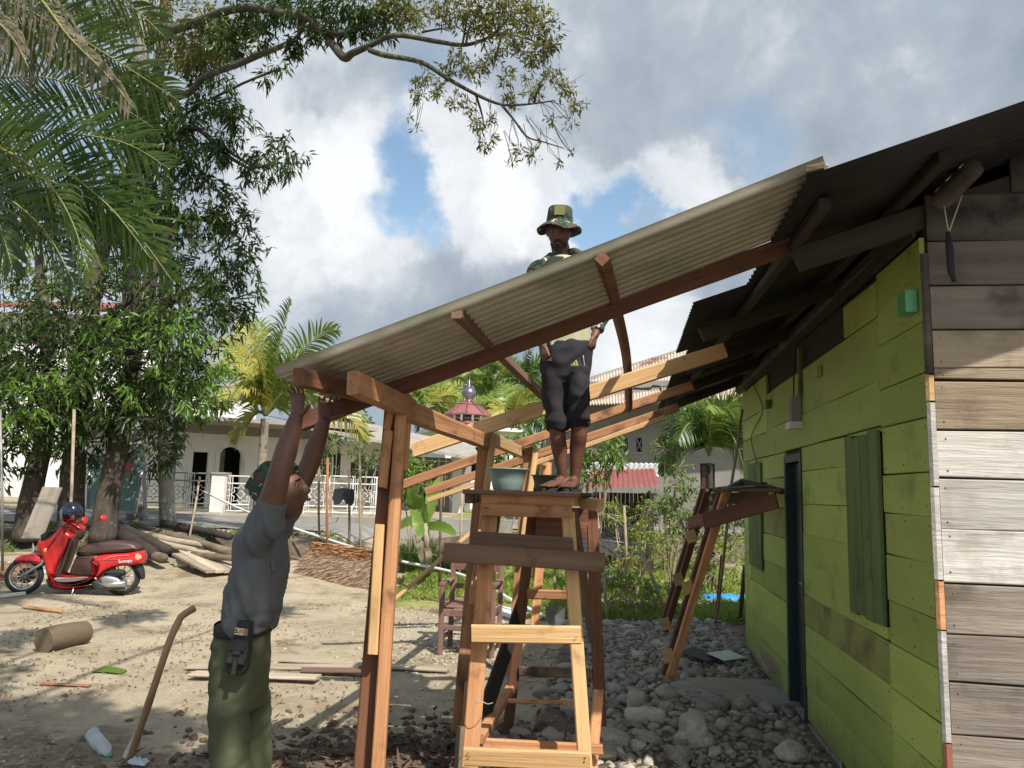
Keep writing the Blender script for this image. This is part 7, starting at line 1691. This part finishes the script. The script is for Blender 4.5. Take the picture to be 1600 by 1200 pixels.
tips, od = cloud_pts([pblob(x, y, Y, r_*1.1) for x, y, Y, r_ in yl], 230, .1); whorls('yellow_foliage', tips, od, 8, .15, .28, mt['durian'], dt, droop=.3)
b = MB()
for x, y, Y, r_ in ol+dk:
    c = P(x, y, Y); n_ = min(main_l, key=lambda m_: (m_-c).length)
    for k in range(3):
        e_ = c+Vector(nrng.normal(size=3))*r_*.6; b.tube([c.lerp(n_, .25)+Vector(nrng.normal(size=3))*.03, c.lerp(n_, .1)+Vector(nrng.normal(size=3))*.04, c, e_], [.005, .004, .003, .002], 4)
b.build('twigs', mt['branch'], dt, kind='stuff')
# crown of a tree standing behind the camera: its shade dapples the foreground
bt = thing('shade_tree', 'leafy tree standing behind the camera whose shade dapples the yard', 'tree', Vector((-1.6, -3.4, 0)))
trunk([Vector((-1.6, -3.4, -.1)), Vector((-1.5, -3.2, 3)), Vector((-1.2, -2.4, 5.5)), Vector((-1.0, -1.2, 7.5))], [.3, .25, .2, .1], mt['bark'], bt)
sb_ = []
for (gx, gy_, r_) in ((-3.9, 5.0, 1.0), (-2.7, 4.0, .8), (-3.6, 4.1, .8), (-4.8, 4.2, .9), (-3.2, 3.2, .9), (-2.3, 4.7, .45), (-5.4, 5.6, .8), (-4.3, 6.1, .6), (-1.9, 3.5, .5), (-3.1, 5.5, .5), (-2.2, 5.4, .25), (-4.9, 7.2, .45), (-6.4, 6.6, .7), (-6.0, 4.8, .8), (-7.2, 8.6, .6), (-4.4, 9.2, .3), (-2.6, 5.0, .4), (-3.9, 3.6, .7), (-1.6, 4.2, .35), (-5.0, 8.0, .3), (-6.6, 10.3, .45), (-9.2, 9.4, .8), (-3.0, 9.9, .35)):
    h = 7.2+rng.uniform(-.6, .8); s_ = SUN*(h/SUN.z); sb_.append(((gx+s_.x, gy_+s_.y, h), (r_*.95, r_*1.05, .4)))
tips, od = cloud_pts(sb_, 230, .0); whorls('crown', tips, od, 9, .24, .36, mt['mango'], bt, droop=.2)
b = MB()
for c, r_ in sb_: b.tube([Vector((-1.2, -2.4, 5.5)), Vector(c).lerp(Vector((-1.2, -2.4, 5.5)), .4)+Vector((0, 0, .3)), Vector(c)], [.05, .03, .015], 5)
b.build('limb', mt['branch'], bt, True)

# ------------------------------------------------------------------ palms
def frond(par, path, Lm, mat, rmat=None, nper=46, W=.035, hang=.5, up=.35, lean=.55, seed=0, stiff=.5, r0_=.028, tipf=.25, side=(1, 1), name='frond', jag=.12, twist=0.0):
    """rib along path; folded leaflets on both sides, drooping with 'hang'"""
    rp = crv([Vector(p) for p in path], 8); n_ = len(rp); L = np.cumsum([0]+[(rp[i+1]-rp[i]).length for i in range(n_-1)]); tot = L[-1]
    b = MB().tube(rp, [r0_*(1-.85*i/(n_-1)) for i in range(n_)], 6); ro_ = b.build(name, rmat or mt['rachis'], par, True)
    V_, T_ = [], []; k = 0; rr = random.Random(seed)
    for i in range(nper):
        t_ = .12+.88*(i+.5)/nper; s_ = t_*tot; j = min(n_-2, int(np.searchsorted(L, s_)-1)); f_ = (s_-L[j])/max(1e-6, L[j+1]-L[j]); p = rp[j].lerp(rp[j+1], f_); d = (rp[j+1]-rp[j]).normalized()
        sd_ = d.cross(Vector((0, 0, 1))); sd_ = sd_.normalized() if sd_.length > .1 else Vector((1, 0, 0)); u_ = sd_.cross(d)
        if twist: sd_, u_ = sd_*math.cos(twist)+u_*math.sin(twist), u_*math.cos(twist)-sd_*math.sin(twist)
        ln = Lm*math.sin(math.pi*min(1, .18+.80*t_))**.55*(1 if t_ < .9 else 1-(t_-.9)*5*tipf)*rr.uniform(1-jag, 1.03)
        for sg in (1, -1):
            if rr.random() < .07 or not side[0 if sg > 0 else 1]: continue
            dr_ = (sd_*sg*(1-lean*t_*.7)+d*(lean*.5+lean*.9*t_)+u_*up*rr.uniform(.5, 1.2)+Vector((rr.uniform(-.12, .12), rr.uniform(-.12, .12), rr.uniform(-.14, .08)))).normalized()
            q = p.copy(); wv = d.cross(dr_).normalized(); wv = (dr_.cross(wv)).normalized()*.5+d*.5; wv = (wv-dr_*wv.dot(dr_)).normalized(); ns = 4; base = len(V_); dd = dr_
            for s2_ in range(ns+1):
                w_ = W*(.55, 1, .9, .6, .08)[s2_]*.5; V_.append(tuple(q-wv*w_)); V_.append(tuple(q+wv*w_))
                dd = (dd+Vector((0, 0, -1))*hang*(.25+.28*s2_)*rr.uniform(.8, 1.2)).normalized(); q = q+dd*ln/ns
            for s2_ in range(ns): a = base+2*s2_; T_.append((a, a+1, a+3, a+2))
    lo_ = nmesh('leaflets', V_, T_, mat, ro_, False, kind='stuff'); return ro_
# coconut palm by the white house
def palm(label, crown, base, trad, fr_, Lm, W, mats, nper=40, cat='palm tree', r0_=.03, hang=.5, seed=0, group=None, kink=0.0):
    t_ = thing('coconut_palm', label, cat, base, group); mid = base.lerp(crown, .5)+Vector((kink, 0, 0)); trunk([base+Vector((0, 0, -.1)), mid, crown], trad, mt['palmbark'], t_)
    rr = random.Random(seed)
    for i, (px, py, dY, arch, m_) in enumerate(fr_):
        e_ = P(px, py, crown.y+dY); c = crown+Vector((0, 0, .1)); mid = c.lerp(e_, .5)+Vector((0, 0, arch)); q1 = c.lerp(mid, .5)+Vector((0, 0, arch*.35)); frond(t_, [c, q1, mid, mid.lerp(e_, .55)+Vector((0, 0, arch*.25)), e_], Lm, mats[m_], nper=nper, W=W, hang=hang, seed=seed*50+i, r0_=r0_, twist=R(rr.uniform(25, 75)))
    return t_
ms_ = (mt['palm'], mt['palm_y'], mt['palm_b'], leafmat('sunny_palm_leaflet', (.12, .20, .035), (.22, .31, .055), (.33, .37, .08), .42, .4, .8))
palm('coconut palm with yellowing fronds standing before the white house', P(414, 655, 20.5), P(405, 798, 20.3), [.15, .12, .11], [(455, 470, .3, .3, 0), (528, 515, -.4, .6, 3), (435, 520, 1.2, .3, 3), (378, 500, .6, .4, 1), (330, 545, .2, .7, 1), (318, 590, -.5, .8, 1), (345, 640, -.9, .7, 1), (395, 560, -1.2, .5, 1), (480, 560, 1.0, .5, 3), (545, 600, .8, .7, 1), (572, 690, .3, .9, 1), (500, 640, -.9, .6, 3), (350, 560, 1.5, .6, 3), (455, 570, -.6, .4, 3), (370, 690, .3, .35, 1), (405, 500, .9, .4, 3)], .85, .055, ms_, 44, r0_=.04, hang=.35, seed=3)
sp = thing('slender_palm', 'slim mottled palm trunk rising before the dark grey railing', 'palm tree', P(265, 796, 19)); trunk([P(263, 800, 19), P(268, 720, 19), P(272, 640, 19.1), P(276, 560, 19.3)], [.12, .10, .09, .08], mt['bark'], sp)
tips, od = cloud_pts([pblob(280, 620, 19.0, .7), pblob(300, 590, 18.8, .7), pblob(250, 610, 19, .6)], 130, .2); whorls('crown', tips, od, 9, .22, .26, mt['mango_lt'], sp)
# palms far behind the frame
for i, (cx_, cy_, Y, lab) in enumerate(((815, 600, 46, 'far coconut palm directly behind the standing man'), (735, 605, 48, 'far coconut palm just above the red pavilion roof'), (765, 620, 44, 'far coconut palm between the two far ones'), (668, 640, 40, 'far bushy palm left of the pavilion roof'), (800, 655, 40, 'low bright far palm below the sloping brace'))):
    c = P(cx_, cy_, Y); base = Vector((c.x, c.y, .7)); rr = random.Random(i+4); frs = []
    for k in range(13):
        a = 2*math.pi*k/13+rr.uniform(-.2, .2); rad_ = rr.uniform(50, 68); frs.append((cx_+rad_*math.cos(a), cy_-rad_*.6*math.sin(a)+(14 if math.sin(a) < .3 else -8), rr.uniform(-1.8, 1.8), rr.uniform(.3, .8), rr.choice((3, 3, 0, 1))))
    palm(lab, c, base, [.2, .15, .13], frs, .95, .10, ms_, 26, r0_=.05, hang=.4, seed=20+i)
# oil palm at the right behind the trestle
op = thing('oil_palm', 'dark spreading oil palm between the grey building and the far corner of the house', 'palm tree', P(1105, 800, 12.5)); oc = P(1108, 712, 12.6); trunk([Vector((oc.x+.1, oc.y+.3, 0)), oc+Vector((0, 0, -.12))], [.09, .05], mt['bark'], op)
for i, (px, py, dY, arch) in enumerate(((1040, 650, -.3, .5), (1035, 700, .3, .55), (1070, 615, .4, .3), (1120, 598, .2, .2), (1170, 620, .3, .35), (1190, 680, 0, .5), (1060, 690, -.8, .45), (1165, 740, -.5, .6), (1110, 640, -.9, .4), (1040, 740, .1, .6), (1085, 640, .8, .3), (1150, 660, -.6, .5))):
    e_ = P(px, py, 12.6+dY); m_ = oc.lerp(e_, .5)+Vector((0, 0, arch)); frond(op, [oc, oc.lerp(m_, .5)+Vector((0, 0, arch*.3)), m_, m_.lerp(e_, .6)+Vector((0, 0, arch*.2)), e_], .50, (mt['palm'], mt['palm'], ms_[3])[i % 3], nper=46, W=.030, hang=.35, seed=300+i, r0_=.022, twist=R(40+10*(i%4)))
# big near palm whose fronds fill the upper left
np_ = thing('near_coconut_palm', 'near coconut palm with dark and dried fronds hanging into the upper left', 'palm tree', Vector((P(-260, 250, 8.2).x, 8.2, 0)))
nc = P(-190, 150, 8.2); trunk([Vector((nc.x-.5, 8.2, -.1)), Vector((nc.x-.2, 8.2, 2.6)), nc], [.2, .17, .15], mt['palmbark'], np_)
NF = [([(-190, 150, 8.2), (-100, 30, 7.9), (-10, 0, 7.7), (90, 40, 7.5), (190, 100, 7.4), (280, 158, 7.3)], 0, .95, .30, (1, 1)),
      ([(-190, 150, 8.2), (-90, -40, 7.7), (30, -30, 7.2), (110, 60, 7.0), (165, 115, 6.9), (205, 165, 6.9)], 2, .85, 1.9, (1, 1)),
      ([(-190, 150, 8.2), (-60, -90, 8.0), (60, -70, 7.8), (180, -10, 7.6), (260, 60, 7.5)], 0, 1.0, .35, (1, 1)),
      ([(-190, 150, 8.2), (-90, 195, 7.9), (0, 228, 7.6), (90, 262, 7.4), (170, 322, 7.3), (236, 405, 7.3)], 0, .92, .30, (1, 1)),
      ([(-190, 150, 8.2), (-90, 200, 7.6), (10, 236, 7.2), (70, 280, 7.0), (110, 340, 6.9), (140, 430, 6.9)], 3, .85, .55, (1, 1)),
      ([(-190, 150, 8.2), (-80, 215, 7.8), (20, 262, 7.5), (120, 300, 7.4), (200, 350, 7.3), (270, 440, 7.3)], 0, 1.0, .25, (1, 1)),
      ([(-190, 150, 8.2), (-90, 240, 7.6), (0, 300, 7.3), (70, 360, 7.2), (120, 450, 7.1)], 0, .9, .35, (1, 1)),
      ([(-190, 150, 8.2), (-120, 160, 8.0), (-20, 190, 7.8), (80, 205, 7.6), (190, 222, 7.5), (262, 262, 7.4)], 0, .8, .35, (1, 1)),
      ([(-190, 150, 8.2), (-130, 210, 7.8), (-60, 260, 7.6), (-10, 330, 7.4), (20, 420, 7.4)], 0, .9, .4, (1, 1)),
      ([(-190, 150, 8.2), (-150, 0, 8.2), (-90, -90, 8.4), (0, -160, 8.8)], 0, .9, .3, (1, 1)),
      ([(-190, 150, 8.2), (-300, 60, 8.2), (-420, 120, 8.4), (-520, 260, 8.6)], 0, .9, .4, (1, 1)), ([(-190, 150, 8.2), (-300, 180, 7.6), (-420, 280, 7.2), (-480, 400, 7)], 0, .9, .4, (1, 1)),
      ([(-190, 150, 8.2), (-110, 20, 7.4), (-30, 20, 7.0), (20, 60, 6.8), (55, 130, 6.7)], 2, .70, 1.9, (1, 1)),
      ([(-190, 150, 8.2), (-60, 130, 8.6), (60, 120, 8.8), (160, 150, 9), (240, 200, 9)], 0, .85, .3, (1, 1))]
for i, (pth, m_, Lm, hg, sd_) in enumerate(NF): frond(np_, [P(*p) for p in pth], Lm, ms_[m_], nper=68, W=.034, hang=hg*.55, seed=500+i, r0_=.022, side=sd_, up=.15, jag=.25, lean=.55, twist=R((70, 90, 60, 75, 62, 72, 66, 80, 70, 40, 40, 40, 85, 55)[i]))

# ------------------------------------------------------------------ garden plants
bn = thing('banana_plant', 'young banana plant with torn bright leaves behind the wire fence', 'banana plant', Gz(668, 900)); bb_ = bn.location.copy()
b = MB(); b.tube(crv([bb_, P(668, 860, 12.0), P(664, 820, 12.0)], 3), [.07]*4+[.05]*3, 10); b.build('stem', mt['drystem'], bn, True)
def bleaf(par, pts, W, mat, fold=.25, roll=0.0, name='leaf'):
    rp = crv([P(*p) for p in pts], 6); n_ = len(rp); b = MB(); d0 = (rp[-1]-rp[0]).normalized()
    for i, p in enumerate(rp):
        t_ = i/(n_-1); d = (rp[min(i+1, n_-1)]-rp[max(i-1, 0)]).normalized(); v_ = Vector((0, -1, .3)); s_ = d.cross(v_).normalized(); nn = s_.cross(d); w_ = W*math.sin(math.pi*min(.97, .06+.93*t_))**.6*(1+.12*math.sin(i*2.1))
        b.v += [tuple(p-s_*w_+nn*w_*fold), tuple(p), tuple(p+s_*w_+nn*w_*fold)]
    for i in range(n_-1): b.f += [(3*i, 3*i+1, 3*i+4, 3*i+3), (3*i+1, 3*i+2, 3*i+5, 3*i+4)]
    return b.build(name, mat, par, True)
bm_ = M('banana_leaf', (.12, .22, .035), (.20, .29, .05), 3, rough=.4, bump=.15, trans=.4, world_co=True, c3=(.36, .34, .08), s3=4, t3=(.6, .7)); bd_ = mt['palm_b']
for pts, w_, m_ in (([(664, 822, 12), (656, 796, 11.9), (648, 772, 11.7), (655, 762, 11.6)], .17, bm_), ([(664, 822, 12), (650, 800, 11.7), (656, 830, 11.5), (650, 835, 11.4)], .12, bm_), ([(664, 825, 12), (680, 822, 11.8), (698, 826, 11.6), (712, 836, 11.5)], .12, bm_), ([(664, 820, 12), (675, 780, 12.1), (690, 745, 12.2)], .15, bm_), ([(664, 826, 12), (640, 815, 12.2), (622, 825, 12.3)], .11, bm_), ([(664, 840, 12), (656, 852, 11.8), (660, 880, 11.8)], .08, bd_), ([(662, 850, 12), (670, 865, 11.8), (668, 885, 11.8)], .07, bd_)): bleaf(bn, pts, w_*.68, m_)
def tuft(name, label, c, n, L, spread, mat, cat='plant', W=.05):
    t_ = thing(name, label, cat, c); pos = np.repeat([[c.x, c.y, c.z]], n, 0)+nrng.normal(size=(n, 3))*[spread*.25, spread*.25, .02]; d = nrng.normal(size=(n, 3)); d[:, 2] = np.abs(d[:, 2])*.5+1.0; d[:, :2] *= .55
    leaves('blades', pos, d, L*nrng.uniform(.6, 1.1, size=n), W*.5, mat, t_, droop=.25); return t_
for (x, y, L, lab) in ((640, 895, .85, 'dark spiky green clump left of the banana plant'), (700, 895, .75, 'dark spiky green clump right of the banana plant'), (715, 900, .8, 'broad spiky clump behind the scaffold boards'), (655, 880, .8, 'tall grassy clump directly behind the banana stem')):
    c = Gz(x, y); tuft('spiky_plant', lab, c, 420, L, .5, mt['mango'] if x != 655 else mt['palm'], W=.035)
shr = [('bright leafy bush left of the banana plant by the porch', (640, 880), [(650, 760, 14.5, .4), (620, 720, 14.6, .35), (640, 740, 14.5, .4), (660, 745, 14.4, .3)], 'bush', .16),
       ('bush with bright leaves left of the scaffold below the bowls', (780, 890), [(790, 700, 14.0, .35), (800, 740, 13.8, .4), (770, 710, 14.2, .3), (820, 690, 14, .3)], 'mango_lt', .15),
       ('bright leaved small tree right of the standing man\'s legs', (930, 880), [(925, 700, 12.6, .28), (950, 690, 12.6, .25), (960, 715, 12.5, .28), (935, 735, 12.4, .25), (912, 720, 12.6, .2), (905, 745, 12.4, .22), (958, 700, 12.4, .2)], 'bush', .14),
       ('tall yellow green feathery shrub before the grey building', (1050, 880), [(1040, 700, 12.2, .28), (1060, 730, 12.0, .30), (1070, 760, 11.9, .28), (1050, 780, 12, .25), (1030, 790, 12, .25), (1075, 800, 11.9, .2), (1060, 690, 12.2, .2), (1090, 780, 12, .12)], 'bush', .085),
       ('tangle of weeds and thin stems below the red roofed shed', (990, 900), [(960, 810, 12.4, .3), (1000, 830, 12.0, .3), (1020, 850, 11.7, .3), (985, 870, 11.6, .28), (1040, 840, 11.8, .3), (1010, 800, 12.2, .25), (960, 790, 12.6, .2)], 'grassy', .085),
       ('dense weeds between the wire fence and the stones', (930, 920), [(915, 900, 11.2, .26), (950, 905, 11.0, .28), (985, 915, 10.8, .3), (890, 895, 11.4, .22), (1015, 925, 10.6, .25)], 'bush', .09),
       ('bright weeds behind the trestle legs', (1110, 890), [(1100, 850, 12.4, .3), (1120, 870, 12.0, .28), (1140, 850, 12.6, .35), (1110, 900, 11.6, .22), (1085, 880, 11.8, .22), (1150, 880, 12.4, .3)], 'grassy', .10),
       ('dark bush against the foot of the grey building', (1000, 850), [(1000, 800, 15.5, .5), (1060, 810, 15.5, .5), (1090, 830, 15.2, .4), (1140, 810, 15.6, .6)], 'mango', .13),
       ('dry brownish weeds leaning over the stone bed', (1000, 950), [(975, 935, 10.1, .18), (1005, 940, 10.0, .22), (1030, 935, 10.1, .18), (950, 945, 10.0, .14)], 'palm_y', .08),
       ('small leafy tree before the slatted window of the porch house', (515, 860), [(508, 705, 19, .30), (520, 690, 19, .28), (515, 725, 19, .25), (500, 720, 19, .2)], 'far', .14), ('small leafy tree right of the slatted window', (562, 860), [(560, 705, 19, .32), (575, 715, 19, .25), (565, 735, 19, .22), (590, 725, 19, .2)], 'far', .14)]
for lab, bp_, bls, lm_, L_ in shr:
    base = Gz(*bp_); Yc = sum(q_[2] for q_ in bls)/len(bls); base = Vector((base.x*Yc/max(base.y, 1), Yc, 0)); base.z = zg(base.x, base.y)
    shrub('shrub', lab, base, [pblob(*q_) for q_ in bls], 420 if L_ < .1 else 300, mt[lm_], L_, .32, 6, stems=3)
# ground cover
pos, dd, LL = [], [], []
def cover(n, fx, L0, L1, test, ml):
    pos = []
    while len(pos) < n:
        x, y = fx()
        if test(x, y): pos.append((x, y, zg(x, y)-.01))
    pos = np.array(pos); d = nrng.normal(size=(n, 3))*.55; d[:, 2] = 1; return pos, d, nrng.uniform(L0, L1, size=n)
p_, d_, l_ = cover(26000, lambda: (rng.uniform(-2.4, 4.2), 9.7+8*rng.random()**1.3), .06, .24, lambda x, y: mnoise.noise(Vector((x*1.1, y*1.1, 0))) > -.30 and x > -1.75 and not (x < .2 and y < 10.9), None)
leaves('garden_grass', p_, d_, l_, .020, mt['grassy'], None, droop=.35, kind='stuff')
p_, d_, l_ = cover(900, lambda: (rng.uniform(-7, .6), rng.uniform(3, 12)), .02, .07, lambda x, y: mnoise.noise(Vector((x*1.4, y*1.4, 3))) > .22, None)
leaves('sparse_grass', p_, d_, l_, .008, mt['mango_lt'], None, droop=.3, kind='stuff')
p_, d_, l_ = cover(5200, lambda: (rng.uniform(-22, -2.6), rng.uniform(13.5, 15.2)), .08, .3, lambda x, y: mnoise.noise(Vector((x*1.4, y*1.4, 3))) > -.02, None)
leaves('bank_weeds', p_, d_, l_, .03, mt['bush'], None, droop=.4, kind='stuff')
# dead leaves, wood chips and pebbles on the bare earth
n_ = 7000; xy = np.stack([nrng.uniform(-5.5, 1.9, n_), 2.9+7.5*nrng.uniform(0, 1, n_)**1.4], 1); keep = [i for i in range(n_) if mnoise.noise(Vector((xy[i][0]*.9, xy[i][1]*.9, 7))) > -.05 or xy[i][1] < 4.6]; xy = xy[keep]
pz = np.array([[x, y, zg(x, y)+.010] for x, y in xy]); d = nrng.normal(size=(len(pz), 3)); d[:, 2] = np.abs(d[:, 2])*.12; leaves('leaf_litter', pz, d, nrng.uniform(.015, .055, size=len(pz)), .018, mt['litter'], None, droop=.0, fold=.3, kind='stuff')
n_ = 2400; xy = np.stack([nrng.normal(-.15, .65, n_), nrng.normal(4.35, .45, n_)], 1); pz = np.array([[x, y, zg(x, y)+.012+.02*rng.random()] for x, y in xy]); d = nrng.normal(size=(n_, 3)); d[:, 2] *= .25
leaves('bark_debris', pz, d, nrng.uniform(.03, .15, size=n_), .028, M('dark_bark_chip', (.05, .03, .02), (.15, .09, .06), 6, rough=.9, bump=.2, world_co=True), None, droop=.0, fold=.2, kind='stuff')
def pebbles(name, n, fx, r0_, r1_, mat, flat=.55):
    import bmesh
    bm = bmesh.new(); bmesh.ops.create_icosphere(bm, subdivisions=1, radius=1); me = bpy.data.meshes.new('p'); bm.to_mesh(me); bm.free()
    co = np.array([v.co[:] for v in me.vertices]); tr_ = np.array([p.vertices[:] for p in me.polygons]); V_, T_ = [], []
    for i in range(n):
        x, y = fx(); r_ = rng.uniform(r0_, r1_)*rng.uniform(.5, 1); a = rng.uniform(0, 6.3); c_, s_ = math.cos(a), math.sin(a); q = (co*(1+nrng.uniform(-.22, .22, size=(len(co), 1))))*[r_*rng.uniform(.8, 1.4), r_, r_*flat]; q = np.stack([q[:, 0]*c_-q[:, 1]*s_, q[:, 0]*s_+q[:, 1]*c_, q[:, 2]], 1)+[x, y, zg(x, y)+r_*.15]; V_.append(q); T_.append(tr_+i*len(co))
    return nmesh(name, np.concatenate(V_), np.concatenate(T_), mat, None, True, kind='stuff')
pebbles('gravel', 3200, lambda: (rng.uniform(-6.5, 1.6), 3+8*rng.random()**1.2), .004, .016, M('pale_pebble', (.30, .26, .20), (.48, .43, .35), 30, rough=.9, bump=0, world_co=True, c3=(.22, .19, .15), s3=40))
pebbles('clods', 900, lambda: (rng.gauss(-.5, .75), rng.gauss(4.7, .45)), .012, .045, M('earth_clod', (.075, .055, .038), (.15, .11, .075), 20, rough=.95, bump=.4, world_co=True), .8)
pebbles('gravel', 1500, lambda: (rng.gauss(-.3, .6), rng.gauss(8.3, .9)), .008, .030, bpy.data.materials['pale_pebble'])
# ------------------------------------------------------------------ far trees
def fartree(label, px, Y, top, wid, lm_, per=26, group='far trees beyond the buildings'):
    t_ = thing('far_tree', label, 'tree', P(px, 790, Y), group); c = P(px, top, Y); bot = P(px, 740, Y); H = c.z-bot.z; wm = wid*Y/F
    bls = [((c.x+rng.uniform(-.6, .6)*wm, Y+rng.uniform(-1, 1), bot.z+H*rng.uniform(.1, .85)), (wm*rng.uniform(.3, .5), wm*.4, H*rng.uniform(.14, .24))) for _ in range(9)]
    tips, od = cloud_pts(bls, per); whorls('crown', tips, od, 6, .34, .4, mt[lm_], t_); trunk([Vector((c.x, Y, .5)), Vector((c.x, Y, c.z-H*.3))], [.25, .12], mt['bark'], t_)
for i, (px, Y, top, wid, lm_, lab) in enumerate(((575, 50, 640, 40, 'far', 'dark bushy tree behind the porch house roof'), (620, 55, 655, 50, 'mango_lt', 'paler tree to the right of the dark bushy one'), (700, 55, 660, 50, 'far', 'rounded tree behind the pavilion roof'), (520, 60, 660, 45, 'mango_lt', 'pale tree peeping over the white roof step'), (780, 52, 670, 50, 'mango_lt', 'sunny tree under the far palms'), (850, 50, 668, 50, 'far', 'dark green tree behind the standing man\'s shins'),
                                        (900, 48, 690, 40, 'mango_lt', 'low sunny tree left of the grey building'), (-40, 34, 480, 110, 'far', 'tall tree at the far left behind the houses'), (200, 45, 560, 90, 'far', 'broad tree behind the signboard trees'), (1300, 40, 560, 120, 'far', 'tree hidden behind the plank house'))): fartree(lab, px, Y, top, wid, lm_)
pos = []; 
for k in range(26000):
    a = rng.uniform(-.95, .95); Y = rng.uniform(75, 95); x = Y*math.tan(a); h = 4.2+1.8*mnoise.noise(Vector((x*.08, 0, 0)))+1.2*mnoise.noise(Vector((x*.3, 0, 2))); pos.append((x, Y, rng.uniform(.3, max(1, h))))
pos = np.array(pos); leaves('treeline', pos, nrng.normal(size=(len(pos), 3)), 1.0, .7, mt['far'], None, kind='stuff')
